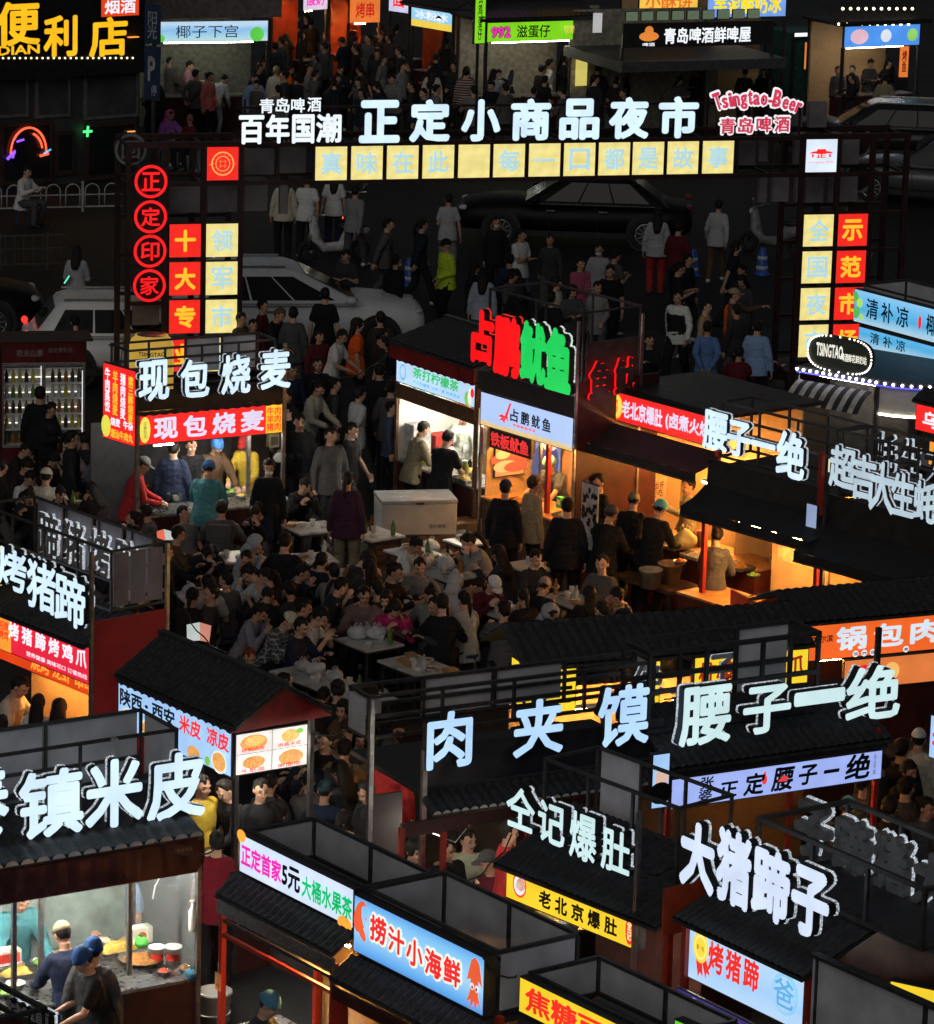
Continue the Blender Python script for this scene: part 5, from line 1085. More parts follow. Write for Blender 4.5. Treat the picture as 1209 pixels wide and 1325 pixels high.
for sh in range(6):
    z = .30 + sh * (H - .36 - .34) / 5.2
    MB().box(0.01, x1 - .01, .04, .56, z - .02, z - .005).build('shelf', WHITE_P, F.r)
    if sh < 6: MB().box(.03, x1 - .03, .50, .51, z + .24, z + .255).build('light_strip', em('fridge shelf light', (1, .93, .78), 1.6), F.r)
    if sh == 5: continue
    for i in range(12):
        if abs(i - 5.5) < .6: continue
        x = .08 + (x1 - .16) * i / 11; o = link('drink_bottle', bms[(sh * 2 + (i > 5) + (i % 3 == 0)) % 5]); o.location = F.w(x, .14, z - .004); NB += 1
        tag(o, ('drink bottle on the lowest fridge shelf', 'drink bottle on the second fridge shelf from below', 'drink bottle on the middle fridge shelf', 'drink bottle on the second fridge shelf from the top', 'drink bottle on the top fridge shelf')[sh] + (' behind the left door' if i < 6 else ' behind the right door'), 'bottle', 'bottles in the drinks fridge')
# ---------------------------------------------------------------- lemon tea stall and squid stall, centre
LEMB = em('ice blue lit sign face', (.50, .70, .92), 1.)
F = Face('food_stall', 'lemon tea stall with a tiled roof, red fascia and pale blue sign, lit white inside', 'food stall', (513, 492), (615, 527), 2.15)
x0, x1, z0, z1 = F.rect((513, 463), (615, 497), (615, 529), (513, 493))
s = Sign(F, x0, x1, z0, z1, LEMB); s.t('茶打柠檬茶', .22, .42, .58, .46, em('leaf green print', (.05, .50, .15), 1, False), bold=.03); s.t('手打柠檬茶 冰爽一夏 鲜果现做', .22, .18, .6, .14, em('teal blue print', (.12, .42, .75), 1, False))
s.blob([(.09, .5, .26, .34, 0), (.09, .5, .2, .27, 1), (.92, .3, .28, .32, 2), (.94, .4, .16, .34, 3), (.97, .6, .13, .2, 4)], [em('teal blue print'), LEMB, em('green herb print'), em('white dish print'), RED_E])
scallop(F, x0, x1, -.025, z1 + .02, .05, RED_P, 12)
MB().box(x0 - .12, x1 + .05, -.06, -.03, z1 + .0, z1 + .22).build('fascia', RED_P, F.r)
MB().bar((x0 - .14, -.05, z1 + .23), (x1 + .05, -.05, z1 + .23), .03).build('roof_trim', L_METAL, F.r)
tile_roof(F, x0 - .12, x1 + .05, -.08, z1 + .25, .95, z1 + .52, .10); tile_roof(F, x0 - .12, x1 + .05, 1.9, z1 + .25, .95, z1 + .52, .10)
MB().bar((x0 - .14, .95, z1 + .54), (x1 + .05, .95, z1 + .54), .08, .05).build('ridge', TILE, F.r)
MB().box(x0, x1, -.01, .02, z0 - .24, z0 - .02).build('board', WOOD, F.r)
posts(F, [(x0, .03, 0, z1), (x1, .03, 0, z1), (x0, 1.6, 0, z1), (x1, 1.6, 0, z1)], .05, WOOD)
wall(F, x0, x1, 1.55, 1.58, 0, z1, mat('cream wall board')); wall(F, x0, x1, .03, 1.5, z1 - .06, z1 - .03, WHITE_P, 'ceiling')
tube_lamp(F, (x0 + .3, .55, z0 - .06), (x1 - .3, .55, z0 - .06), TUBE_W); tube_lamp(F, (x0 + .8, 1.2, z0 - .1), (x1 - .2, 1.2, z0 - .1), TUBE_W)
counter(F, x0 + .05, x1, .0, .6, .95, MAROON)
bulb(F, (x0 + .92, 1.4, 1.42), em('small white bulb', (1, .96, .85), 20., True, 0), .05)
LEM = F
LITW = mat('white lit partition', (.62, .60, .54), .6, 0, 25, .08, .03)
wall(F, x0 + .01, x0 + .03, .05, 1.5, 0, z0, LITW)
sboard(F, x0 + .055, .06, .95, z0 - .34, z0 - .06, em('white menu light', (.85, .80, .62), .9), '果茶 鲜口', em('teal menu print', (.05, .25, .2), .8, False))
sboard(F, x0 + .055, 1.05, .42, z0 - .62, z0 - .1, mat('menu board', (.66, .52, .30), .6), '柠檬茶\n鲜果茶', RM)
for yy, zz, hh, m in ((.30, 1.05, .45, mat('pale grey cabinet', (.5, .5, .48), .5)), (.70, 1.0, .3, mat('red cabinet', (.4, .04, .03), .5)), (1.2, .98, .4, mat('pale grey cabinet'))): MB().box(x0 + .04, x0 + .30, yy - .16, yy + .16, zz, zz + hh).build('cabinet', m, F.r, .01)
def jar(at, lab, m, r=.05, h=.18, lidm=None):
    t = thing('drink_jar', lab, 'jar', at); MB().lathe((0, 0, 0), [(r * .9, 0), (r, .01), (r, h * .75), (r * .7, h * .9), (r * .7, h)], 16).build('body', m, t); MB().lathe((0, 0, h + .001), [(r * .75, 0), (r * .75, .02), (r * .3, .025)], 16).build('lid', lidm or WHITE_P, t)
for i, (fx, fy, lab, m, h) in enumerate(((.15, .2, 'amber syrup jar at the left end of the lemon tea counter', PL[0], .2), (.30, .35, 'tall clear jar second from the left on the lemon tea counter', PL[2], .26), (.45, .2, 'lime green juice jar near the middle of the lemon tea counter', PL[3], .22), (1.55, .25, 'yellow fruit jar near the right end of the lemon tea counter', PL[3], .24), (1.75, .3, 'pale jar at the right end of the lemon tea counter', PL[2], .2))): jar(F.w(fx + x0, fy, .951), lab, m, .055, h)
tray(F, x0 + 1.72, .12, .95, 'tray of cut yellow fruit at the right of the lemon tea counter', 0, .2, .10); tray(F, x0 + 1.4, .45, .95, 'tray of lemon slices deeper inside the lemon tea stall', 0, .15, .1)
F = Face('food_stall', 'squid stall with big red and green roof letters and a pale blue picture sign', 'food stall', (622, 549), (742, 586), 2.05, -52)
x0, x1, z0, z1 = F.rect((622, 505), (742, 541), (742, 586), (622, 549))
SQF = em_ramp('blue to gold squid sign', [(0, (.85, .50, .08)), (.18, (.75, .55, .25)), (.25, (.42, .58, .92)), (1, (.44, .60, .95))], 1., 'Z', 0, .5, .06)
s = Sign(F, x0, x1, z0, z1, SQF, 0, .1)
for i, ch in enumerate('占鹏鱿鱼'): s.t(ch, .33 + .115 * i, .38, .09, .38, BLK_T, bold=.025)
s.t('铁板鱿鱼专家', .36, .25, .25, .08, RED_E); s.poly([([(.25, .3), (.29, .62), (.32, .88), (.34, .9), (.32, .7), (.30, .5), (.31, .32), (.28, .42), (.27, .25)], 0), ([(.20, .42), (.24, .5), (.29, .44), (.24, .4)], 0), ([(.21, .30), (.25, .42), (.28, .36)], 0)], [RED_E], name='squid_picture')
R_L = em('bright red letter face', (.95, .006, .008), 1.); G_L = em('bright green letter face', (.01, .62, .10), 1.)
letters(F, '占鹏', [(617, 397, 647, 474), (646, 404, 681, 491)], .02, R_L, .10, .055, mh=em('speckled red edge', (.9, .03, .02), .7, False, .9, 60))
letters(F, '鱿鱼', [(680, 412, 714, 500), (712, 420, 747, 510)], .02, G_L, .10, .055, mh=em('speckled pale edge', (.8, .95, .85), .7, False, .95, 60))
zl = F.at(690, 505)[1]; zt = F.at(690, 400)[1]
MB().box(x0 - .05, x1 + .02, -.02, .10, z1 + .03, zl + .08).build('roof_board', BLACK, F.r)
MB().box(x0 - .05, x1 + .02, .10, 1.5, z1 + .08, z1 + .12).build('roof_deck', BLACK, F.r)
W = 1.15
rack(F, x0, x1, .12, W, zl + .12, zt + .10, .03, 2, False, False, False)
MB().box(x1 + .015, x1 + .03, .16, W - .05, zl - .02, zt - .32).build('side_panel', mat('dark plum panel', (.07, .045, .05), .5), F.r)
for i, (ch, m) in enumerate((('鱼', R_L), ('鱿', R_L))):
    a = MB(); o = txt(F.r, ch, 0, 0, .40, .55, mat('dark plum panel', (.07, .045, .05), .5), 0, .05, .04, 'sign_letter', R_L); o.rotation_euler = (0, 0, radians(90)); o.location = (x1 + .06, .18 + .46 * i, zl + .02)
MB().box(x1 + .02, x1 + .05, .03, 1.5, .0, z1 + .5).build('side_wall', mat('maroon painted board'), F.r)
posts(F, [(x0, .03, 0, z1), (x1 + .05, -.01, 0, zt), (x1 + .05, W, 0, zt), (x0 + 1.28, .1, 0, z0)], .035, L_METAL)
wall(F, x0, x1, 1.5, 1.53, 0, z1, WARMW)
s2 = Sign(F, x0 + .02, x0 + 1.0, z0 - .34, z0 - .06, BLACK, .15, .03); s2.t('铁板鱿鱼', .05, .12, .9, .76, em('dim red neon', (.75, .03, .03), 1, False), bold=.03)
s3 = Sign(F, x0 + .05, x0 + .60, z0 - .80, z0 - .36, em('reddish food poster', (.55, .26, .10), .8), 1.3, .03); s3.o.rotation_euler = (0, 0, pi / 2); s3.o.location = (x0 + .09, .22, z0 - .80); s3.blob([(.5, .6, .8, .25, 0), (.35, .35, .5, .2, 1), (.7, .3, .5, .18, 0), (.25, .75, .3, .15, 1)], [em('poster red print', (.75, .10, .05), .8, False), em('poster tan print', (.75, .45, .2), .8, False)])
MB().box(x0 + 1.27, x0 + 1.33, .2, .26, .95, z0).build('post', REDPOST, F.r)
s4 = Sign(F, x0, x0 + .5, z0 - .95, z0 - .1, em('blue poster', (.14, .22, .50), .8), 1.3, .03); s4.o.rotation_euler = (0, 0, pi / 2); s4.o.location = (x0 + .09, .95, z0 - .95); s4.blob([(.4, .3, .3, .4, 0), (.6, .7, .2, .2, 1)], [em('navy poster print', (.04, .08, .25), .8, False), em('pale poster print', (.7, .7, .75), .8, False)])
wall(F, x0 + .03, x0 + .05, .1, 1.5, .0, z0 - .02, WARMW)
counter(F, x0, x1, .05, .75, .98, WOOD, mat('warm counter board', (.45, .22, .08), .5))
tube_lamp(F, (x0 + .3, .5, z0 - .1), (x0 + 1.1, .5, z0 - .1), TUBE_O); tube_lamp(F, (x0 + 1.4, .5, z0 - .1), (x1 - .1, .5, z0 - .1), TUBE_O, .013)
t = thing('green_carton', 'small green carton standing on the squid stall counter', 'carton', F.w(x0 + 1.15, .6, .981), F.yaw); MB().box(-.05, .05, -.04, .04, 0, .16).build('body', mat('green card', (.10, .50, .12), .5), t, .004); MB().box(-.03, .03, -.043, -.041, .05, .12).build('print', WHITE_P, t)
tray(F, x0 + 1.7, .3, .98, 'steel tray of squid pieces before the blue capped cook', 4, .22, .13); tray(F, x0 + .7, .25, .98, 'wooden tray of skewers at the left of the squid counter', 1, .25, .13, m=WOOD)
s5 = thing('fan_banner', 'black and white printed banner hanging right of the squid stall', 'banner', F.w(x1 + .30, .10, 1.15), F.yaw); MB().box(-.18, .18, -.006, .006, -.45, .5).build('cloth', mat('white printed cloth', (.6, .58, .55), .7), s5)
b = MB()
random.seed(3)
for i in range(24): c = (random.uniform(-.15, .15), -.008 - .0004 * i, random.uniform(-.4, .45)); a = random.uniform(0, 3); b.add([(c[0] + random.uniform(.02, .06) * cos(a + 2 * pi * k / 7), c[1], c[2] + random.uniform(.02, .07) * sin(a + 2 * pi * k / 7)) for k in range(7)], [tuple(range(7))])
b.build('print', BLK_T, s5); MB().bar((-.19, 0, .5), (.19, 0, .5), .02).build('rod', BLACK, s5)
# ---------------------------------------------------------------- long kitchen row running to the lower right
F = Face('food_stall', 'tripe kitchen with a red strip sign of white characters and an orange lit inside', 'food stall', (793, 541), (915, 578), 2.45, -51)
x0, x1, z0, z1 = F.rect((793, 502), (915, 541), (915, 579), (793, 541))
s = Sign(F, x0, x1 + .15, z0, z1, RED_S)
s.t('老北京爆肚', .10, .18, .40, .62, em('pale lilac print'), bold=.03); s.t('(卤煮火烧)', .53, .18, .46, .62, em('pale lilac print'), bold=.03); s.blob([(.045, .5, .3, .42, 0), (.045, .5, .24, .35, 1)], [AMB, em('gold lit print2')]); s.t('老\n字', .03, .25, .03, .5, RED_E, -.01)
AWN = mat('black awning cloth', (.016, .016, .018), .75, 0, 6, .3, .2)
def awning(F, x0, x1, y0, z0, y1, z1, m=AWN, drop=.12):
    b = MB(); n = 24
    b.grid(n, 6, lambda u, v: (x0 + (x1 - x0) * u, y0 + (y1 - y0) * v, z0 + (z1 - z0) * v - .04 * sin(pi * v) * (1 + .25 * sin(u * 9))))
    b.grid(n * 2, 2, lambda u, v: (x0 + (x1 - x0) * u, y0 + .008 * sin(u * 40), z0 - drop * v), 0)
    o = b.build('awning', m, F.r); MB().bar((x0, y0, z0 - drop - .01), (x1, y0, z0 - drop - .01), .025).build('awning_bar', D_METAL, F.r)
zf = z0 - .06
awning(F, x0 - .2, x1 + .35, -.50, z0 - .26, -.02, z0 - .04)
MB().box(x0 - .2, x1 + .3, .1, 1.9, z1 + .0, z1 + .05).build('roof_deck', BLACK, F.r)
MB().box(x0 - .2, x0 - .17, .0, 1.9, 0, z1).build('side_wall', mat('maroon painted board'), F.r)
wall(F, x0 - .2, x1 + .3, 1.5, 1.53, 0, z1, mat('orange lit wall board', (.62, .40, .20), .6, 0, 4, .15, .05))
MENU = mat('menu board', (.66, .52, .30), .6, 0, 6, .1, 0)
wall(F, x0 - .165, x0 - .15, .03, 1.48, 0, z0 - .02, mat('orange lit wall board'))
for yy, ww, zz, hh, st in ((.12, .45, 1.42, .40, '卤煮火烧\n小份15'), (.66, .40, 1.5, .3, '爆肚 25元'), (.64, .55, 1.12, .3, '羊杂汤 炒肝\n老北京小吃'), (1.15, .28, 1.45, .4, '豆汁\n焦圈')): sboard(F, x0 - .125, yy, ww, zz, zz + hh, MENU, st, mat('dark red brown print', (.15, .03, .01), .6))
counter(F, x0 + .5, x1 + 1.1, -.05, .55, .92, mat('dark red counter board', (.10, .02, .012), .5), mat('warm counter board'))
tube_lamp(F, (x0 + .3, .8, 1.95), (x0 + 1.0, .8, 1.95), TUBE_O, .018); tube_lamp(F, (x0 + 1.4, .5, 1.75), (x1 + .2, .5, 1.75), TUBE_O, .018)
posts(F, [(x0 - .15, -.05, 0, z0), (x1 + .3, -.05, 0, z0)], .06, REDPOST)
LAO = F
wall(F, x1 + .32, x1 + .35, .3, 1.5, 0, z0 - .2, mat('orange lit wall board'))
F2 = F
F = Face('food_stall', 'kidney kitchen with four white letters above black awnings in the long row', 'food stall', (915, 590), (1045, 632), 2.75, -49)
x0, x1 = 0, F.L
letters(F, '腰子一绝', [(914, 528, 946, 586), (945, 541, 976, 594), (976, 568, 1008, 582), (1009, 554, 1046, 622)], .02, W_LET, .06, .036)
zt = F.at(980, 540, .4)[1]; rack(F, x0, x1, .25, .8, 2.72, 3.45, .03, 3, True, False, False)
MB().box(x0, x1, .05, 1.9, 2.55, 2.6).build('roof_deck', BLACK, F.r); MB().box(x0, x1, .02, .05, 2.3, 2.72).build('roof_board', BLACK, F.r)
awning(F, x0, x1 + .3, -.45, 2.14, .0, 2.38)
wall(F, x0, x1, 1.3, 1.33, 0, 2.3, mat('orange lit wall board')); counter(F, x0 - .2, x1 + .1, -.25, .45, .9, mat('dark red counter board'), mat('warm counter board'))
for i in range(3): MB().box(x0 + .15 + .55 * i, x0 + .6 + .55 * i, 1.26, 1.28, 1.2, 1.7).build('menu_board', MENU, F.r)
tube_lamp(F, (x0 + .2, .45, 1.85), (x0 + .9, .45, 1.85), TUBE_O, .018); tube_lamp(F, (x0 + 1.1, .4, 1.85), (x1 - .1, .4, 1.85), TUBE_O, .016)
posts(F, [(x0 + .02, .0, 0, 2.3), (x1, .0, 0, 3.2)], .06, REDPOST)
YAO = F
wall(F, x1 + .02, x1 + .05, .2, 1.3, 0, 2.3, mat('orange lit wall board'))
sb = thing('shop_banner', 'dark banner with pale characters on the front of the long row counter', 'banner', F.w(x0 + 1.05, -.30, .62), F.yaw); MB().box(-.45, .5, -.012, .0, -.25, .30).build('cloth', mat('dark blue cloth', (.02, .022, .03), .7), sb); txt(sb, '正宗老北京', -.36, -.05, .75, .16, mat('dull white print'), -.018)
F = Face('food_stall', 'oyster kitchen with five white letters at the right end of the long row', 'food stall', (1070, 636), (1209, 682), 2.75, -48)
x0, x1 = 0, F.L + .3
letters(F, '超吉大生蚝', [(1076, 572, 1112, 637), (1104, 583, 1138, 652), (1128, 592, 1162, 668), (1156, 607, 1188, 672), (1185, 618, 1216, 680)], .02, em('soft white letter face', (.55, .70, .80), .8), .05, .030, grow=.95)
rack(F, x0, x1, .25, .8, 2.72, 3.5, .03, 3, True, False, False)
for i, ch in enumerate('蚝生大吉'): txt(F.r, ch, x0 + .05 + .42 * i, 2.95, .36, .5, BLACK, .86, .03, .05, 'sign_letter', HALO_S)
MB().box(x0, x1, .05, 1.9, 2.55, 2.6).build('roof_deck', BLACK, F.r); MB().box(x0, x1, .02, .05, 2.25, 2.72).build('roof_board', BLACK, F.r)
awning(F, x0 - .1, x1, -.45, 2.02, .0, 2.3)
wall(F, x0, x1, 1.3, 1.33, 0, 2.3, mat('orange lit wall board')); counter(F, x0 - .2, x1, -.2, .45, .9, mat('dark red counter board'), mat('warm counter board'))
tube_lamp(F, (x0 + .2, .3, 1.7), (x0 + .9, .3, 1.7), TUBE_O, .016)
posts(F, [(x0, .0, 0, 3.0), (x1, 0, 0, 2.6)], .05)
s = Sign(F, x0 - .32, x0 - .12, 1.95, 2.55, em('pale blue side banner', (.35, .45, .7), .7), -.02, .03)
s = Sign(F, x0 - .28, x0 + .02, 2.85, 3.1, em('yellow white light box', (.85, .8, .5), .9), .3, .05); s.t('IIII', .15, .2, .7, .6, BLK_T)
for F_, q, lab, k, r in ((LAO, (868, 708), 'tray of lit yellow dumplings at the left of the orange kitchen counter', 0, .2), (LAO, (900, 722), 'tray of pastry beside the yellow dumplings on the orange kitchen counter', 4, .18), (LAO, (955, 735), 'tray of meat slices right of the standing woman at the orange kitchen', 1, .2), (YAO, (1000, 690), 'pale tray at the back of the kidney kitchen', 4, .18), (YAO, (1015, 728), 'tray of kidneys at the right end of the kidney kitchen counter', 3, .18), (LAO, (925, 715), 'tray of skewers behind the standing woman at the orange kitchen', 3, .16)): tray(F_, *on(F_, *q, .93), lab, k, r, r * .7, False, .06)
for F_, q, lab, k, r in ((LAO, (880, 730), 'bowl of chilli sauce at the front of the orange kitchen counter', 3, .09), (LAO, (912, 735), 'bowl of sesame paste beside the chilli sauce on the orange counter', 1, .09), (LAO, (975, 748), 'bowl of coriander at the right of the orange kitchen counter', 2, .09), (LAO, (940, 722), 'small dish of pickles behind the standing woman', 0, .08), (YAO, (985, 700), 'bowl of garlic at the kidney kitchen counter', 4, .08), (YAO, (1030, 738), 'tray of pale rolls at the far right of the kidney kitchen', 4, .14)): tray(F_, *on(F_, *q, .93), lab, k, r, r, True, .05)
for q, lab, k in (((898, 705), 'amber sauce bottle behind the glowing yellow bag', 0), ((905, 708), 'dark sauce bottle beside the amber sauce bottle', 4), ((962, 700), 'green sauce bottle on the kidney kitchen counter', 1)): tag(link('sauce_bottle', bms[k]), lab, 'bottle').location = LAO.w(*on(LAO, *q, .93))
bag(LAO.w(*on(LAO, 886, 710, .93)), 'big glowing yellow bag of dough on the orange kitchen counter', .17, mat('cream dough bag', (.7, .55, .2), .5, 0, 10, .2, .3), seed=5)
for q, lab, r, h, m in (((842, 748), 'beige plastic tub where a worker dips a hand', .16, .26, mat('beige plastic', (.45, .36, .24), .5)), ((867, 742), 'brown tub heaped with food beside the beige tub', .17, .28, mat('brown plastic', (.20, .12, .07), .5)), ((835, 795), 'dark red bucket on the ground below the beige tub', .12, .28, mat('dark red plastic', (.16, .02, .015), .4)), ((855, 798), 'brown bucket right of the dark red bucket on the ground', .12, .28, mat('brown plastic'))):
    g = 'ground' in lab; q_ = G(*q, .3 if g else .75); bucket((q_.x, q_.y, 0 if g else .62), lab, r, h, m)
q_ = G(850, 752, .6); t = thing('folding_table', 'low work table under the beige and brown tubs', 'table', (q_.x, q_.y, 0), radians(-50)); MB().box(-.6, .6, -.3, .3, .57, .615).build('tabletop', WOOD, t)
for a in (-.52, .52):
    for c in (-.24, .24): MB().bar((a, c, 0), (a, c, .57), .04).build('leg', D_METAL, t)
t = thing('red_sign_post', 'red lit upright post beside the standing woman at the orange kitchen', 'post', G(903, 790)); MB().box(-.06, .06, -.06, .06, 0, 1.15).build('shaft', REDPOST, t); MB().box(-.09, .09, -.09, .09, -.0, .05).build('foot', BLACK, t)
# ---------------------------------------------------------------- beer kiosk with bulbs, right
F = Face('beer_kiosk', 'beer kiosk with a bulb edged oval sign, striped awning and rounded white end', 'kiosk', (1030, 530), (1130, 560), 2.05, -38)
WB = em('kiosk bulb', (.9, .94, 1), 9., True, 0); WS = mat('kiosk white shell', (.75, .73, .70), .45, 0, 4, .1, .04)
Lk = 1.38; kz = F.at(1040, 482)[1]
pts = [(0, 0), (Lk, 0)]; n = 12; rr = .95
pts += [(Lk + rr * sin(pi * k / n) * 1.1, rr - rr * cos(pi * k / n)) for k in range(n + 1)] + [(0, 2 * rr)]
b = MB(); N = len(pts); b.add([(x, y, z) for z in (kz, kz + .09) for x, y in pts], [tuple(range(N - 1, -1, -1)), tuple(range(N, 2 * N))] + [(i, (i + 1) % N, N + (i + 1) % N, N + i) for i in range(N)]); b.build('roof', mat('dark kiosk roof', (.03, .03, .033), .5), F.r)
b = MB(); inner = [(Lk + rr * sin(pi * k / n) * 1.0, rr - (rr - .06) * cos(pi * k / n)) for k in range(n + 1)]; M_ = len(inner)
b.add([(x, y, z) for z in (kz - .42, kz - .003) for x, y in inner], [(i, i + 1, M_ + i + 1, M_ + i) for i in range(M_ - 1)], 0, True); b.build('rounded_fascia', WS, F.r)
b = MB(); b.tube([(x * 1.003, y, kz - .43) for x, y in inner], .014, 6); b.build('light_strip', em('warm light strip', (1, .9, .7), 14.), F.r)
bb = MB(); P_ = [(x, y) for x, y in pts[:N - 1]]
acc = []
for (xa, ya), (xb, yb) in zip(P_, P_[1:]):
    L = hypot(xb - xa, yb - ya); k = max(1, int(L / .11))
    for i in range(k): acc.append((xa + (xb - xa) * i / k, ya + (yb - ya) * i / k))
bm_ = MB().ell((0, 0, 0), .022, .022, .022, 8).mesh('bulb', WB)
for x, y in acc: link('bulb', bm_, F.r).location = (x, y - .02, kz + .045)
b = MB(); b.tube([(x, y - .015, kz + .004) for x, y in pts[:N - 1]], .012, 6); b.build('blue_strip', em('blue light strip', (.12, .10, .8), 1.2), F.r)
STR = mat('awning dark stripe', (.03, .03, .035), .7); STW = mat('awning pale stripe', (.50, .48, .45), .7)
b = MB()
for i in range(14): b.grid(1, 6, lambda u, v: (.05 + (Lk - .1) * (i + u) / 14, -.03 - .38 * v, kz - .10 - .22 * v * v - .06 * v + .012 * sin(pi * u)), i % 2)
b.build('striped_awning', [STW, STR], F.r)
MB().box(0, Lk, .9, .94, 0, kz).build('wall', mat('dark kiosk wall', (.06, .055, .05), .6), F.r); counter(F, 0, Lk + .6, .02, .6, 1.0, BLACK, STEEL)
posts(F, [(0, 0.02, 0, kz), (Lk, .02, 0, kz), (0, 1.7, 0, kz), (Lk + .6, 1.2, 0, kz - .4)], .05, BLACK)
sx0, sz0 = F.at(1045, 455, -.03); sx1, sz1 = F.at(1128, 455, -.03)[0], F.at(1085, 435, -.03)[1]; sz0 = kz + .10; hh = .52; ww = sx1 - sx0
o = MB(); nn = 48; ov = []
for k in range(nn): a = 2 * pi * k / nn; c_, s_ = cos(a), sin(a); ov.append((sx0 + ww / 2 + ww / 2 * (abs(c_) ** .6) * (1 if c_ > 0 else -1), sz0 + hh / 2 + hh / 2 * (abs(s_) ** .8) * (1 if s_ > 0 else -1)))
o.prism(ov, .0, .08); o = o.build('oval_sign', mat('dark olive sign face', (.03, .035, .028), .5), F.r)
txt(o, 'TSINGTAO', sx0 + .14, sz0 + .19, ww * .42, .2, em('cream white print', (.9, .88, .75), 1.), -.008, .03); txt(o, '啤酒鲜花鲜奶站', sx0 + ww * .52, sz0 + .17, ww * .40, .12, em('cream white print'), -.008, .015)
bm_ = MB().ell((0, 0, 0), .015, .014, .015, 8).mesh('bulb', em('warm kiosk bulb', (1, .95, .8), 3., False, 0))
for x, z in ov: link('bulb', bm_, o).location = (x, -.02, z)
o2 = MB().prism([(sx0 + ww / 2 + (x - sx0 - ww / 2) * .86, sz0 + hh / 2 + (z - sz0 - hh / 2) * .72) for x, z in ov], -.006, -.002).build('inner_face', mat('green black sign face', (.04, .06, .045), .5), F.r)
tube_lamp(F, (.2, .3, kz - .08), (Lk, .3, kz - .08), TUBE_W, .005)
BOTT = thing('beer_tower', 'tall clear dispenser on the kiosk counter', 'dispenser', F.w(.9, .2, 1.0)); MB().lathe((0, 0, 0), [(.08, 0), (.05, .03), (.05, .45), (.06, .46), (.02, .5)], 16).build('body', PL[0], BOTT); MB().bar((0, -.05, .1), (0, -.12, .08), .02).build('tap', STEEL, BOTT)
# coconut drink stall with beach signs
BEACH = em_ramp('printed beach sign', [(0, (.55, .62, .60)), (.18, (.35, .62, .80)), (.42, (.05, .42, .75)), (.6, (.10, .48, .88)), (1, (.28, .62, .92))], .95, 'Z', 0, .62, .12)
F = Face('food_stall', 'stall at the right edge with two stacked blue beach print signs', 'food stall', (1105, 414), (1209, 446), 2.9, -56)
x0, x1, z0, z1 = F.rect((1106, 371), (1209, 401), (1209, 446), (1105, 414)); x1 += .9; sw = (F.at(1209, 420)[0] - x0) / (x1 - x0)
s = Sign(F, x0, x1, z0, z1, BEACH)
for i, ch in enumerate('清补凉'): s.t(ch, sw * (.16 + .19 * i), .22, sw * .15, .60, mat('dark blue print', (.01, .03, .10), .5), bold=.012)
s.blob([(sw * .83, .5, .07, .2, 0)], [RED_E]); s.t('椰', sw * .91, .2, sw * .12, .6, mat('dark blue print'), bold=.012)
s.blob([(.02, .75, .12, .2, 0, .6), (.05, .6, .14, .14, 1), (.03, .3, .14, .2, 0, -.5), (.07, .2, .09, .09, 1)], [em('palm green print', (.10, .5, .12), .9, False), em('lime leaf print', (.45, .75, .12), .9, False)])
s2 = Sign(F, x0 + .12, x1, z0 - .36, z0 - .05, BEACH, .02, .08)
for i, ch in enumerate('清补凉'): s2.t(ch, sw * (.16 + .17 * i), .3, sw * .12, .55, mat('dark blue print'), bold=.012)
b = MB(); openbox(F, x0, x1, z0 + .25, z1 + .05, .9, 2, .12, .03)
posts(F, [(x0 + .1, .1, 0, z0), (x1 - .1, .1, 0, z0), (x0 + .1, .9, 0, z0), (x1 - .1, .9, 0, z0)], .06); MB().box(x0, x1, .1, 1.0, z0 - .45, z0 - .40).build('roof_deck', BLACK, F.r); counter(F, x0 + .1, x1, .1, .6, .95)
F = Face('food_stall', 'stall corner at the right edge with a red sign over an orange menu', 'food stall', (1184, 556), (1230, 574), 2.6, -50)
s = Sign(F, 0, 1.2, 2.6, 2.98, RED_S); s.t('乌鱼', .12, .2, .5, .6, WHITE_E, bold=.03); tile_roof(F, -.05, 1.3, -.04, 3.02, .2, 3.16, .11)
s = Sign(F, .1, .7, 2.1, 2.45, em('orange menu print'), .2, .03); s.t('麻鱼', .2, .2, .6, .6, RED_E, bold=.02); posts(F, [(0, .1, 0, 2.6), (1.2, .1, 0, 2.6)], .05); counter(F, 0, 1.2, .1, .5, .95)
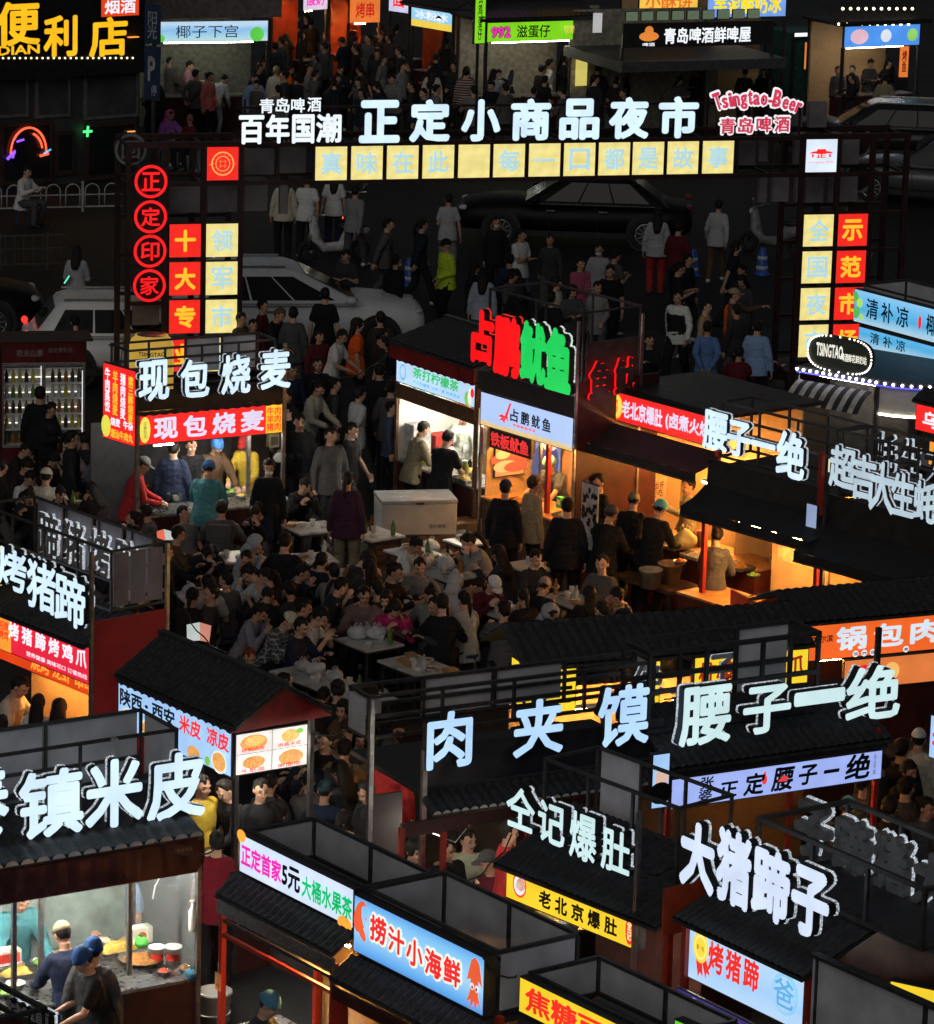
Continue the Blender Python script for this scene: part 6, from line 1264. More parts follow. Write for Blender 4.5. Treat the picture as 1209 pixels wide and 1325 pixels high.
# ---------------------------------------------------------------- vehicles
TYRE = mat('tyre rubber', (.015, .015, .015), .8, 0, 20, .3, .3)
def car(loc, yaw, label, paint, L=4.6, W=1.86, H=1.66, hood=1.02, lights=False, cab=(-.46, .20, -.36, .03), group=None):
    r = thing('parked_car', label, 'car', loc, yaw, group); N = 20
    def sec(x, zb, zt, hw, e=3.2):
        o = []
        for k in range(N):
            a = 2 * pi * k / N; c, s = cos(a), sin(a)
            o.append((x, hw * abs(c) ** (2 / e) * (1 if c > 0 else -1), (zb + zt) / 2 + (zt - zb) / 2 * abs(s) ** (2 / e) * (1 if s > 0 else -1)))
        return o
    bl = H * .60; hw = W / 2
    S = [(-.5, .42, .78, .62), (-.492, .34, .90, .86), (-.47, .28, bl + .02, .96), (-.38, .26, bl + .04, 1.0), (-.1, .24, bl + .03, 1.0), (.15, .24, bl + .01, 1.0), (.25, .24, hood + .0, .99), (.38, .26, hood - .05, .97), (.455, .27, hood - .13, .90), (.488, .30, hood - .22, .78), (.5, .38, hood - .34, .6)]
    b = MB(); vs = []
    for x, zb, zt, k in S: vs += sec(x * L, zb, zt, hw * k)
    b.add(vs, [(i * N + k, i * N + (k + 1) % N, (i + 1) * N + (k + 1) % N, (i + 1) * N + k) for i in range(len(S) - 1) for k in range(N)] + [tuple(range(N - 1, -1, -1)), tuple((len(S) - 1) * N + k for k in range(N))], 0, True)
    body = b.build('body', paint, r)
    x0, x1, x2, x3 = (q * L for q in cab); zb, zt = bl - .02, H - .07
    def plan(xa, xb, h, z, rr=.12, n=5):
        o = []
        for cx, cy, a0 in ((xb - rr, h - rr, 0), (xa + rr, h - rr, 90), (xa + rr, -h + rr, 180), (xb - rr, -h + rr, 270)):
            for k in range(n): a = radians(a0 + 90 * k / (n - 1)); o.append((cx + rr * cos(a), cy + rr * sin(a), z))
        return o
    P = [plan(x0, x1, hw * .93, zb), plan(x2, x3, hw * .74, zt, .16), plan(x2 + .10, x3 - .12, hw * .64, H - .015, .2), plan(x2 + .4, x3 - .4, hw * .4, H, .2)]
    m = len(P[0]); b = MB(); b.add(sum(P, []), [(i * m + k, i * m + (k + 1) % m, (i + 1) * m + (k + 1) % m, (i + 1) * m + k) for i in range(3) for k in range(m)] + [tuple(3 * m + k for k in range(m))], 0, True)
    b.build('cabin', paint, r)
    def sp(f, t, s, o=.012):
        xa, xb = x0 + (x2 - x0) * t, x1 + (x3 - x1) * t
        return (xa + (xb - xa) * f, s * (hw * (.93 + (.74 - .93) * t) + o), zb + (zt - zb) * t)
    CG = mat('dark car glass', (.006, .007, .008), .12, 0, 4, .1, 0, .25)
    for s in (-1, 1):
        for fa, fb in ((.10, .36), (.375, .62), (.635, .88)):
            q = [sp(fa, .16, s), sp(fb, .16, s), sp(fb if fb < .8 else .84, .86, s), sp(fa, .86, s)]
            MB().add(q, [(0, 1, 2, 3) if s < 0 else (3, 2, 1, 0)]).build('window', CG, r)
        MB().bar(sp(.08, .06, s, .02), sp(.92, .06, s, .02), .018, .012).build('window_trim', STEEL, r)
        MB().bar((x2 + .1, s * hw * .66, H + .01), (x3 - .25, s * hw * .66, H + .01), .03).build('roof_rail', STEEL, r)
        MB().ell((x1 - .28, s * (hw + .10), bl + .10), .11, .10, .075, 12).build('mirror', paint, r)
        MB().bar((x1 - .28, s * (hw - .04), bl + .06), (x1 - .28, s * (hw + .06), bl + .09), .04).build('mirror_arm', BLACK, r)
        for dx in (-.02, .20): MB().bar((dx * L - .9 + .3, s * (hw + .004), bl - .12), (dx * L - .72 + .3, s * (hw + .004), bl - .12), .025).build('door_handle', STEEL, r)
        for dx in (-.03, .17): MB().bar((dx * L - .35, s * (hw * .995), .42), (dx * L - .30, s * (hw * .995), bl - .04), .008, .012).build('door_seam', BLACK, r)
        MB().box(-.36 * L, .30 * L, s * hw - .03, s * hw + .012, .24, .36).build('sill', BLACK, r)
        hl = MB(); hl.ell((.466 * L, s * hw * .70, hood - .24), .10, .15, .06, 12); hl.build('headlight', mat('headlight glass', (.5, .52, .55), .1, 0, 5, .1, 0), r)
        tl = MB(); tl.ell((-.485 * L, s * hw * .74, .92), .06, .17, .06, 12); tl.build('tail_light', em('lit tail light', (.9, .03, .02), 1.5) if lights else mat('tail light', (.25, .01, .01), .2), r)
        for dx in (.305, -.305):
            R_ = .35; c = Vector((dx * L, s * (hw - .10), R_))
            a = MB(); n = 24; a.add([(c.x + 1.20 * R_ * cos(2 * pi * k / n), s * (hw + .004), R_ + 1.20 * R_ * sin(2 * pi * k / n) + .02) for k in range(n)], [tuple(range(n))]); a.build('wheel_arch', BLACK, r)
            wv = MB(); prof = [(R_ * .62, -.10), (R_ * .93, -.11), (R_, -.07), (R_, .07), (R_ * .93, .11), (R_ * .62, .10)]
            wv.add([(c.x + q * cos(2 * pi * k / n), s * (hw - .085) + y, R_ + q * sin(2 * pi * k / n)) for q, y in prof for k in range(n)], [(i * n + k, i * n + (k + 1) % n, ((i + 1) % 6) * n + (k + 1) % n, ((i + 1) % 6) * n + k) for i in range(6) for k in range(n)], 0, True)
            wh = wv.build('wheel', TYRE, r); rm = MB(); yy = s * (hw + .008)
            for k in range(10): a_ = 2 * pi * k / 10; rm.bar((c.x + .05 * cos(a_), yy, R_ + .05 * sin(a_)), (c.x + R_ * .63 * cos(a_ + .12), yy, R_ + R_ * .63 * sin(a_ + .12)), .022)
            rm.tube([(c.x + R_ * .62 * cos(2 * pi * k / n), yy, R_ + R_ * .62 * sin(2 * pi * k / n)) for k in range(n + 1)], .012, 6); rm.build('rim', STEEL, wh)
    def ep(xa, xb, f, t, o): return (xa + (xb - xa) * t + o, hw * (.93 + (.74 - .93) * t) * f, zb + (zt - zb) * t + abs(o) * .6)
    MB().add([ep(x1, x3, -.86, .10, .015), ep(x1, x3, .86, .10, .015), ep(x1, x3, .84, .92, .015), ep(x1, x3, -.84, .92, .015)], [(0, 1, 2, 3)]).build('windscreen', CG, r)
    MB().add([ep(x0, x2, -.80, .2, -.015), ep(x0, x2, .80, .2, -.015), ep(x0, x2, .8, .9, -.015), ep(x0, x2, -.8, .9, -.015)], [(3, 2, 1, 0)]).build('rear_window', CG, r)
    MB().box(.488 * L, .507 * L, -hw * .5, hw * .5, .36, .62).build('grille', BLACK, r); MB().box(.500 * L, .512 * L, -.22, .22, .44, .54).build('number_plate', mat('blank plate', (.02, .05, .2), .4), r)
    return r
def paint(n, c, metal=.4): return mat(n, c, .3, metal, 3, .06, 0, .4)
SILV = paint('silver car paint', (.78, .80, .82), .0); DARKC = mat('black car paint', (.003, .003, .0035), .5, 0, 3, .1, 0, .2); GREYC = paint('dark grey car paint', (.022, .024, .027))
def cpos(px, py): q = G(px, py); return (q.x, q.y, .004)
a = G(350, 440); b_ = G(500, 432)
car(cpos(384, 450), radians(9), 'silver sport utility car parked behind the left gate tower, nose to the right', SILV, 4.55, 1.85, 1.60, 1.05, cab=(-.46, .25, -.36, -.01))
car(cpos(188, 490), radians(8), 'silver hatchback with a lit red tail lamp, behind the red drinks fridge', SILV, 4.3, 1.8, 1.5, 1.0, True)
car(cpos(-110, 430), radians(10), 'black car nosing in at the left edge of the street', DARKC, 4.6, 1.85, 1.5, .98)
car(cpos(742, 312), radians(178), 'long black saloon with thin chrome lines passing beneath the gate', DARKC, 5.0, 1.9, 1.52, 1.0, cab=(-.40, .22, -.24, .04))
car(cpos(1130, 205), radians(175), 'dark grey saloon with a pale roof line near the upper right edge', GREYC, 4.7, 1.85, 1.45, .98)
car(cpos(1215, 262), radians(160), 'silver grey car cut off by the right edge below the dark saloon', paint('steel grey car paint', (.12, .125, .135)), 4.5, 1.8, 1.5, 1.0)
def scooter(at, yaw, label, m, lamp=False):
    r = thing('motor_scooter', label, 'scooter', at, yaw)
    for x in (-.55, .58):
        w_ = MB(); n = 20
        w_.add([(x + q * cos(2 * pi * k / n), y, .22 + q * sin(2 * pi * k / n)) for q, y in ((.13, -.04), (.20, -.05), (.22, 0), (.20, .05), (.13, .04)) for k in range(n)], [(i * n + k, i * n + (k + 1) % n, ((i + 1) % 5) * n + (k + 1) % n, ((i + 1) % 5) * n + k) for i in range(5) for k in range(n)], 0, True)
        w_.build('wheel', TYRE, r)
    b = MB(); b.tube([(-.75, 0, .62), (-.6, 0, .60), (-.3, 0, .50), (-.15, 0, .30), (.25, 0, .28), (.40, 0, .50), (.46, 0, .85), (.45, 0, .95)], [.05, .13, .16, .12, .11, .12, .09, .05], 12); b.build('body', m, r)
    b = MB(); b.ell((-.38, 0, .72), .33, .14, .07, 14); b.build('seat', BLACK, r)
    b = MB(); b.tube([(.30, -.33, 1.02), (.42, -.12, .98), (.45, 0, .97), (.42, .12, .98), (.30, .33, 1.02)], .016, 8); b.build('handlebar', STEEL, r)
    b = MB(); b.ell((.53, 0, .88), .05, .09, .07, 12); b.build('headlight', mat('headlight glass'), r)
    for s in (-1, 1): MB().tube([(.38, s * .2, 1.0), (.36, s * .26, 1.14)], .008, 6).ell((.36, s * .29, 1.18), .015, .06, .045, 10).build('mirror', STEEL, r)
    b = MB(); b.ell((-.76, 0, .62), .03, .06, .035, 10); b.build('tail_light', em('scooter tail light', (1, .08, .02), 4.) if lamp else RED_P, r)
    b = MB(); b.tube([(.44, .05, .9), (.58, .05, .25)], .02, 6).tube([(.44, -.05, .9), (.58, -.05, .25)], .02, 6); b.build('fork', STEEL, r)
scooter(cpos(432, 338), radians(200), 'white panelled scooter standing behind the silver sport utility car', mat('scooter white', (.45, .45, .45), .4))
scooter(cpos(450, 312), radians(80), 'dark scooter with a glowing red tail lamp, left of the gate opening', BLACK, True)
scooter(cpos(1000, 330), radians(150), 'dark scooter parked inside the right gate tower, beside a blue bollard', mat('scooter grey', (.2, .2, .21), .4))
BLUB = mat('blue plastic', (.03, .12, .2))
for (px, py), lab in (((530, 370), 'blue water bollard on the street left of the police officer'), ((896, 358), 'blue water bollard with white bands between two walkers right of centre'), ((986, 356), 'blue water bollard near the right gate tower')):
    t = thing('traffic_bollard', lab, 'bollard', G(px, py), 0, 'blue traffic bollards on the street'); bm_ = mat('bollard blue', (.03, .10, .42), .35, 0, 5, .2, .03)
    MB().lathe((0, 0, 0), [(.17, 0), (.17, .04), (.13, .06), (.075, .52), (.06, .56)], 20).build('cone', bm_, t); MB().lathe((0, 0, 0), [(.131, .12), (.121, .2)], 20).build('band', mat('reflective band', (.45, .55, .75), .3), t); MB().lathe((0, 0, 0), [(.109, .32), (.098, .40)], 20).build('band', mat('reflective band'), t)
# ---------------------------------------------------------------- railings
def hoop_fence(p, q, label, h=.72, n=None, m=None, arch=True, a=.03):
    p, q = Vector(p), Vector(q); d = q - p; L = d.length; t = thing('railing', label, 'fence', p, atan2(d.y, d.x)); k = n or int(L / .42)
    m = m or mat('white fence paint', (.42, .42, .42), .5); s_ = L / k
    b = MB(); b.bar((0, 0, .12), (L, 0, .12), a).bar((0, 0, h * .62), (L, 0, h * .62), a * .8); b.build('rail', m, t)
    for i in range(k):
        x = i * s_; b = MB()
        if arch: b.tube([(x + .06, 0, .12), (x + .06, 0, h * .75)] + [(x + s_ / 2 - (s_ / 2 - .06) * cos(pi * j / 8), 0, h * .75 + h * .25 * sin(pi * j / 8)) for j in range(1, 8)] + [(x + s_ - .06, 0, h * .75), (x + s_ - .06, 0, .12)], .016, 6)
        else: b.bar((x + s_ / 2, 0, .12), (x + s_ / 2, 0, h), .02)
        b.build('hoop' if arch else 'baluster', m, t)
        if i % 5 == 0: MB().bar((x, 0, 0), (x, 0, h + .05), .05).build('post', m, t)
    if not arch: MB().bar((0, 0, h), (L, 0, h), a).build('top_rail', m, t)
hoop_fence(G(-20, 277), G(157, 273), 'white hooped railing along the road below the convenience store', .62)
hoop_fence(G(-60, 352), G(85, 348), 'low dark railing behind the cars at the left edge', .7, 12, mat('dark fence paint', (.06, .06, .06), .5), False)
hoop_fence(G(825, 110), G(940, 106), 'thin pale railing on the terrace of the beer house', .8, 26, mat('pale rail paint', (.2, .2, .2), .5), False, .04)
# ---------------------------------------------------------------- convenience store, upper left
F = Face('store_building', 'dark two storey convenience store with huge yellow lit characters and glass shopfront', 'shop', (-40, 250), (182, 232), 0.)
x0, x1 = -1.5, F.L; zt = F.at(90, 78)[1]
DKW = mat('dark store facade', (.045, .045, .048), .5, 0, 2, .3, .08)
MB().box(x0, x1, .2, 5, 0, zt + 3).build('wall', DKW, F.r)
MB().box(x0, x1, -.15, .199, zt - .35, zt + 3).build('sign_band', mat('black sign band', (.012, .011, .011), .5), F.r)
YLT = em('amber yellow letter face', (1, .52, .012), 1.)
letters(F, '便利店', [(-8, 0, 50, 60), (54, 18, 98, 74), (113, 20, 163, 74)], -.2, YLT, .08, .03, halo=False)
xx, zz = F.at(-28, 73, -.2); txt(F.r, 'BIANLIDIAN', xx - .9, zz, F.at(50, 73, -.2)[0] - xx + .9, .21, YLT, -.2, .03, .05, 'sign_letter', BLACK)
bm_ = MB().ell((0, 0, 0), .025, .025, .025, 8).mesh('bulb', em('store bulb', (1, .85, .5), 2.))
for i in range(24): px = 4 + 7.3 * i; p = F.at(px, 75 - .01 * i, -.17); link('bulb', bm_, F.r).location = (p[0], -.17, p[1])
for a_, b2, c, d in ((45, 100, 90, 150), (108, 92, 178, 150), (-10, 100, 36, 150)):
    X0, Z1 = F.at(a_, b2, .19); X1, Z0 = F.at(c, d, .19); f_ = MB().box(X0, X1, .15, .198, Z0, Z1).build('window', mat('grey window frame', (.12, .12, .125), .4), F.r); MB().box(X0 + .08, X1 - .08, .14, .149, Z0 + .08, Z1 - .08).build('pane', mat('grey shop glass', (.06, .062, .066), .15, 0, 2, .3, 0), f_)
for a_, b2, c, d in ((70, 170, 95, 225), (110, 160, 175, 228), (0, 160, 66, 235)):
    X0, Z1 = F.at(a_, b2, .19); X1, Z0 = F.at(c, d, .19); f_ = MB().box(X0, X1, .13, .198, max(Z0, .02), Z1).build('shopfront', mat('dark brown shopfront', (.05, .03, .025), .4), F.r); MB().box(X0 + .08, X1 - .08, .12, .129, max(Z0, 0) + .12, Z1 - .08).build('pane', mat('dark shop glass', (.015, .017, .02), .1, 0, 2, .3, 0), f_)
def neon(pts, m, r=.025, par=None): MB().tube(pts, r, 6).build('neon_tube', m, par or F.r)
cx, cz = F.at(37, 197, .05); NR, NPU, NB_ = em('neon orange red', (1, .10, .04), 2.), em('neon purple', (.25, .08, .9), 1.6), em('neon blue', (.10, .5, .9), 1.2)
neon([(cx + .46 * cos(radians(a)), .05, cz + .56 * sin(radians(a))) for a in range(0, 181, 12)], NR); neon([(cx + .36 * cos(radians(a)), .05, cz + .44 * sin(radians(a))) for a in range(10, 75, 12)], NR)
neon([(cx - .55, .05, cz - .12), (cx - .35, .05, cz + .05), (cx - .42, .05, cz - .1)], NPU, .035); neon([(cx - .30, .05, cz + .26), (cx - .12, .05, cz + .30)], NPU); neon([(cx + .4, .05, cz - .05), (cx + .58, .05, cz + .03)], NB_, .02); neon([(cx + .30, .05, cz - .1), (cx + .52, .05, cz - .06)], NR, .03)
p = F.at(113, 170, .05); neon([(p[0] - .1, .05, p[1]), (p[0] + .12, .05, p[1])], em('neon green', (.1, 1, .25), 1.6), .03); neon([(p[0], .05, p[1] - .12), (p[0] + .02, .05, p[1] + .12)], em('neon green'), .03); p = F.at(170, 170, .05); neon([(p[0] - .1, .05, p[1]), (p[0] + .1, .05, p[1])], em('neon amber', (1, .4, .1), 1.2), .018)
a, c = F.at(128, 22, -.16), F.at(178, -6, -.16); s = Sign(F, a[0], c[0], a[1], c[1], em('red orange banner'), -.24, .05); s.t('烟酒', .1, .15, .8, .7, WHITE_E, bold=.02)
MB().bar((F.at(172, 46, -.2)[0] - .13, -.22, F.at(172, 46)[1]), (F.at(172, 46, -.2)[0] + .13, -.22, F.at(172, 46)[1]), .1, .02).build('star_light', em('orange star', (1, .35, .05), 1.2), F.r)
# parking sign
q = G(196, 262); t = thing('parking_sign', 'tall dark blue parking sign with a white letter P beside the store', 'sign', q, radians(-20)); zz = 130 / 57
BLP = mat('dark blue sign panel', (.012, .03, .075), .4, 0, 4, .2, .02); WP = mat('dull white sign print', (.32, .34, .38), .5)
h1, h0 = (262 - 12) / 58 * 1.02, (262 - 132) / 58 * 1.02
MB().tube([(0, .06, 0), (0, .06, h1)], .05, 10).build('pole', D_METAL, t); pb = MB().box(-.19, .19, -.03, .0, h0, h0 + (h1 - h0) * .56).build('panel', BLP, t); txt(pb, 'P', -.10, h0 + .42, .18, .55, WP, -.036, .03); txt(pb, '停', -.02, h0 + .1, .14, .24, WP, -.036, .01)
pb = MB().box(-.19, .19, -.03, .0, h0 + (h1 - h0) * .59, h1).build('panel', BLP, t); txt(pb, '阳\n光', -.12, h0 + (h1 - h0) * .64, .24, .6, WP, -.036, .01)
# ---------------------------------------------------------------- stalls along the far side
def far_stall(label, l, r_, z, h, face, roof=None, d=1.6, wallm=None, light=None, y=None, over=.25, posts_=True, cnt=True, yaw=None):
    F = Face('food_stall', label, 'food stall', l, r_, z, yaw); x0, x1 = 0, F.L
    s = Sign(F, x0, x1, z, z + h, face, 0, .08)
    if roof: MB().box(x0 - over, x1 + over, -.15, d, z + h + .03, z + h + .10).build('roof', BLACK, F.r); tile_roof(F, x0 - over, x1 + over, -.2, z + h + .11, d * .6, z + h + roof, .14)
    wall(F, x0, x1, d - .1, d, 0, z + h, wallm or WARMW)
    if posts_: posts(F, [(x0, .04, 0, z), (x1, .04, 0, z), (x0, d, 0, z + h), (x1, d, 0, z + h)], .07)
    if cnt: counter(F, x0 + .05, x1 - .05, .1, .6, .95)
    if light: tube_lamp(F, (x0 + .3, .3, z - .05), (x1 - .3, .3, z - .05), light, .012)
    return F, s
TUBE_F = em('far lamp tube', (1, .9, .72), 40., True, 0)
F, s = far_stall('far coconut stall with a blue beach sign and a green coconut, beside the store', (201, 55), (347, 53), 2.3, .52, em_ramp('pale beach sign', [(0, (.65, .72, .62)), (.3, (.45, .75, .85)), (.7, (.25, .55, .9)), (1, (.55, .75, .95))], .9, 'Z', 0, .5, .12), None, 1.6, mat('dim green wall', (.15, .17, .14), .6), TUBE_F)
s.t('椰子下宫', .18, .2, .55, .6, mat('dark blue print'), bold=.0); s.blob([(.90, .35, .35, .35, 0), (.03, .2, .3, .2, 0)], [em('coconut green print', (.12, .65, .08), .9, False)])
MB().box(-.1, F.L + .3, -.1, 1.7, 2.9, 3.5).build('roof_box', mat('grey brown panel', (.16, .13, .13), .5), F.r)
F, s = far_stall('far stall glowing orange behind the crowd, left of the blue and yellow sign', (452, 30), (492, 29), 1.8, .7, em('orange lit panel', (.85, .20, .04), .9), .35, 1.4, ORANGE_P, TUBE_O); s.t('烤串', .2, .2, .6, .6, em('deep red print', (.55, .02, .01), .9, False))
F, s = far_stall('far stall with a pale pink sign at the top edge above the crowd', (392, 14), (424, 12), 2.3, .6, em('pale pink sign', (.75, .62, .8), .9), .4, 1.4, ORANGE_P, TUBE_O); s.t('酸奶', .15, .2, .7, .6, em('hot pink print', (.85, .03, .45), 1, False), bold=.02)
F, s = far_stall('far stall with a narrow white and violet sign left of the blue and yellow sign', (503, 14), (524, 18), 2.2, .7, em('violet white sign', (.62, .60, .85), .9), .4, 1.4, ORANGE_P, None, yaw=-45); s.t('面', .2, .2, .6, .6, RED_E)
F, s = far_stall('far stall with a small blue and yellow corner sign and a bright lamp', (532, 33), (560, 43), 2.1, .5, em_ramp('blue over yellow sign', [(0, (.9, .6, .05)), (.35, (.85, .65, .05)), (.42, (.25, .6, .9)), (1, (.35, .7, .95))], .95, 'Z', 0, .5), .5, 1.6, WARMW, None, yaw=-50); s.t('冰粉冰', .1, .45, .8, .45, WHITE_E)
q = G(571, 24, 2.4); t = thing('hanging_lamp', 'bright round lamp hanging in the far stall beside the green vertical sign', 'lamp', q); MB().lathe((0, 0, 0), [(.04, .12), (.14, .02), (.15, 0)], 16).build('shade', D_METAL, t); MB().ell((0, 0, .0), .11, .11, .05, 14).build('bulb', em('bright far lamp', (1, .9, .7), 25.), t); MB().tube([(0, 0, .1), (0, 0, .8)], .01, 5).build('cord', BLACK, t)
LIM = em('lime green lit sign face', (.22, .68, .015), .95)
F, s = far_stall('far egg waffle stall with a lime green sign and a black roof', (630, 55), (757, 51), 2.35, .50, LIM, .55, 1.6, mat('dim kitchen wall', (.3, .28, .22), .6), TUBE_F)
s.out('992', .04, .22, .20, .56, em('hot pink print', (.85, .03, .45), 1, False), BLK_T, .03, .05); s.t('滋蛋仔', .30, .18, .34, .64, BLK_T, bold=.015); s.t('玲珑\n下午', .78, .3, .12, .45, em('pink yellow print', (.8, .6, .1), 1, False))
s2 = Sign(F, 0, F.L * .5, 3.45, 3.75, em('pale pink sign', (.75, .62, .8), .9), .3, .08); s2.t('冰淇淋', .1, .1, .8, .8, em('hot pink print'), bold=.03); s2 = Sign(F, F.L * .52, F.L, 3.45, 3.75, em('orange yellow sign', (.95, .45, .05), .9), .3, .08); s2.t('滋蛋仔', .1, .1, .8, .8, YEL_E, bold=.03)
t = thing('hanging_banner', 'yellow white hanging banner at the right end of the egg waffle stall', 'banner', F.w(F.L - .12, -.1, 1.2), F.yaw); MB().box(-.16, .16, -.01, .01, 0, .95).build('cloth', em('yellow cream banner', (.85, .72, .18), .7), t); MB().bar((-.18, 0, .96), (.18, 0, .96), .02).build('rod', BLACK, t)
t = thing('vertical_sign', 'tall lime green vertical sign board left of the egg waffle stall', 'sign', F.w(-.25, -.1, 0), F.yaw); zb_ = F.at(615, 57, -.1)[1]; vb = MB().box(-.16, .16, .0, .08, zb_, zb_ + 1.8).add([(-.14, -.003, zb_ + .02), (.14, -.003, zb_ + .02), (.14, -.003, zb_ + 1.78), (-.14, -.003, zb_ + 1.78)], [(0, 1, 2, 3)], 1).build('panel', [D_METAL, LIM], t); txt(vb, '港\n式\n鸡\n蛋\n仔', -.06, zb_ + .1, .12, 1.5, mat('dark green print'), -.008); MB().bar((0, .1, 0), (0, .1, zb_), .06).build('post', D_METAL, t)
F, s = far_stall('far stall with small teal and green signs between the waffle stall and the beer house', (768, 46), (806, 45), 2.3, .6, em('teal green lit face', (.10, .35, .28), .8), None, 1.5, mat('dim kitchen wall'), TUBE_F); s.t('奶茶', .45, .2, .5, .6, WHITE_E)
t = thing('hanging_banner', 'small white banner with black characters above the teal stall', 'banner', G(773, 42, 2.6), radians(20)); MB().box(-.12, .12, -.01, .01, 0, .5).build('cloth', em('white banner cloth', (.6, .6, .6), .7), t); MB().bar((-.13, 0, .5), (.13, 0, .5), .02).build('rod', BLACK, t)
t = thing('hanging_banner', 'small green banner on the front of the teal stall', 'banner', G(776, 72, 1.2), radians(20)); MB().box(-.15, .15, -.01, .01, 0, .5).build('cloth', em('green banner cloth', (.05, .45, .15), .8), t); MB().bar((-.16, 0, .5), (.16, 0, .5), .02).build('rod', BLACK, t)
F, s = far_stall('far beer house with white lit characters on a dark fascia and an orange logo', (806, 62), (1000, 57), 2.5, .6, mat('dark beer house fascia', (.02, .02, .022), .5), None, 3., mat('dim kitchen wall'), None, cnt=False)
s.t('青岛啤酒鲜啤屋', .27, .12, .58, .66, em('bright white letter face', (.9, .95, 1), 1.), bold=.025); s.blob([(.17, .45, .45, .2, 0), (.17, .68, .2, .2, 0)], [em('orange logo print', (.8, .25, .04), .9, False)]); s.t('啤酒', .13, .05, .08, .14, WHITE_E); MB().box(-.2, F.L + .2, -.4, 3, 1.95, 2.2).build('awning_roof', mat('dark grey awning', (.06, .06, .065), .6), F.r)
for i in range(9): Sign(F, .1 + .42 * i, .44 + .42 * i, 3.14, 3.38, em('dim green window light', (.12, .16, .10), .8), .1, .05, D_METAL, 'window')
F, s = far_stall('far stall with a blue sign of yellow characters at the top edge', (915, 23), (1017, 21), 2.9, .62, em('cobalt lit sign face', (.18, .36, .85), .95), None, 1.5, WARMW, None, cnt=False); s.t('芋泥酸奶冰', .08, .14, .86, .72, em('lemon yellow print', (.95, .75, .03), 1, False), bold=.035)
Sign(F, .35, F.L - .5, 2.2, 2.7, em('dim cream light panel', (.55, .50, .32), .8), .3, .05)
F, s = far_stall('far stall with a yellow sign of orange characters at the top edge', (827, 15), (903, 14), 3.0, .5, em('golden lit sign face', (.92, .55, .08), .95), None, 1.2, WARMW, None, cnt=False); s.t('小酥饼', .1, .15, .8, .7, em('brick print', (.7, .15, .02), 1, False), bold=.02)
F, s = far_stall('small far kiosk with an orange glowing door under a white tube', (1028, 48), (1084, 46), 2.1, .12, em('white kiosk strip', (.85, .95, 1), 1.2), None, 1.4, mat('teal kiosk wall', (.03, .12, .10), .5), None, cnt=False)
a, c = F.at(1040, 90, .1), F.at(1072, 53, .1); s = Sign(F, a[0], c[0], max(a[1], .5), c[1], em('orange glowing door', (.75, .24, .05), .9), .1, .04, name='door'); s.poly([([(.32, 0), (.35, 0), (.35, 1), (.32, 1)], 0), ([(.68, 0), (.71, 0), (.71, 1), (.68, 1)], 0)], [BLACK], name='door_bars'); MB().box(0, F.L, .15, 1.3, 0, 2.2).build('cabin', mat('teal kiosk wall'), F.r)
F, s = far_stall('far stall with a blue picture sign under a row of warm bulbs, upper right', (1092, 62), (1190, 58), 2.2, .55, em('azure lit sign face', (.08, .30, .85), .95), .5, 1.6, WARMW, TUBE_F)
s.blob([(.2, .5, .5, .35, 0), (.55, .5, .3, .3, 1), (.9, .5, .3, .3, 2)], [em('pink picture print', (.8, .5, .6), .9, False), em('pale picture print', (.75, .8, .9), .9, False), em('green picture print', (.3, .65, .15), .9, False)])
bm_ = MB().ell((0, 0, 0), .04, .04, .04, 8).mesh('bulb', em('warm row bulb', (1, .85, .5), 4.))
for i in range(20): p = F.at(1086 + 5 * i, 11 if i % 2 else 31, -.1); link('bulb', bm_, F.r).location = (p[0], -.1, p[1])
t = thing('standing_sign', 'narrow orange sign standing right of the far blue picture stall', 'sign', G(1168, 118), radians(15)); MB().box(-.12, .12, -.03, .03, .4, 1.25).build('panel', em('orange lit panel'), t); MB().box(-.14, .14, -.04, .04, 0, .4).build('base', BLACK, t); txt(t, '烤\n鱼', -.07, .55, .14, .6, RM, -.036)
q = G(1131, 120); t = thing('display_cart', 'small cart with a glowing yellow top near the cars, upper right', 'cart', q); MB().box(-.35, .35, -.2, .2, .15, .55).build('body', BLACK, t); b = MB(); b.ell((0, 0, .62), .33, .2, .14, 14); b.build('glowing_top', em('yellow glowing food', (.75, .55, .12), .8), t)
for x in (-.25, .25): MB().tube([(x, -.22, .12), (x, -.18, .12)], .12, 14).build('wheel', TYRE, t)
# ---------------------------------------------------------------- tables, stools and what stands on them
TTOP = mat('worn white table top', (.50, .49, .47), .3, 0, 5, .25, .04); TWOOD = mat('brown table top', (.12, .09, .07), .4, 0, 5, .25, .04)
bowl_m = MB().lathe((0, 0, 0), [(.035, 0), (.05, .012), (.085, .05), (.09, .055), (.08, .05), (.045, .018)], 20).mesh('bowl', mat('white bowl glaze', (.62, .62, .6), .25, 0, 10, .1, 0))
cup_m = MB().lathe((0, 0, 0), [(.028, 0), (.03, .005), (.04, .11), (.036, .11), (.027, .01)], 16).mesh('cup', mat('paper cup', (.55, .5, .45), .5, 0, 10, .1, 0))
bot_ms = [MB().lathe((0, 0, 0), [(.03, 0), (.034, .01), (.034, .14), (.013, .19), (.013, .22)], 14).mesh('bottle', PL[k]) for k in (2, 1, 0)]
box_m = MB().box(-.09, .09, -.06, .06, 0, .045).mesh('food_box', mat('brown food box', (.35, .22, .1), .6)); nap_m = MB().ell((0, 0, .02), .06, .05, .035, 12).mesh('paper', mat('crumpled paper', (.6, .6, .58), .8, 0, 30, .2, .6))
soup_m = heap(None, (0, 0, .042), .07, .07, .012, FOODC[1], 3); bowl_food = soup_m.data; bpy.data.objects.remove(soup_m)
TABLES = []
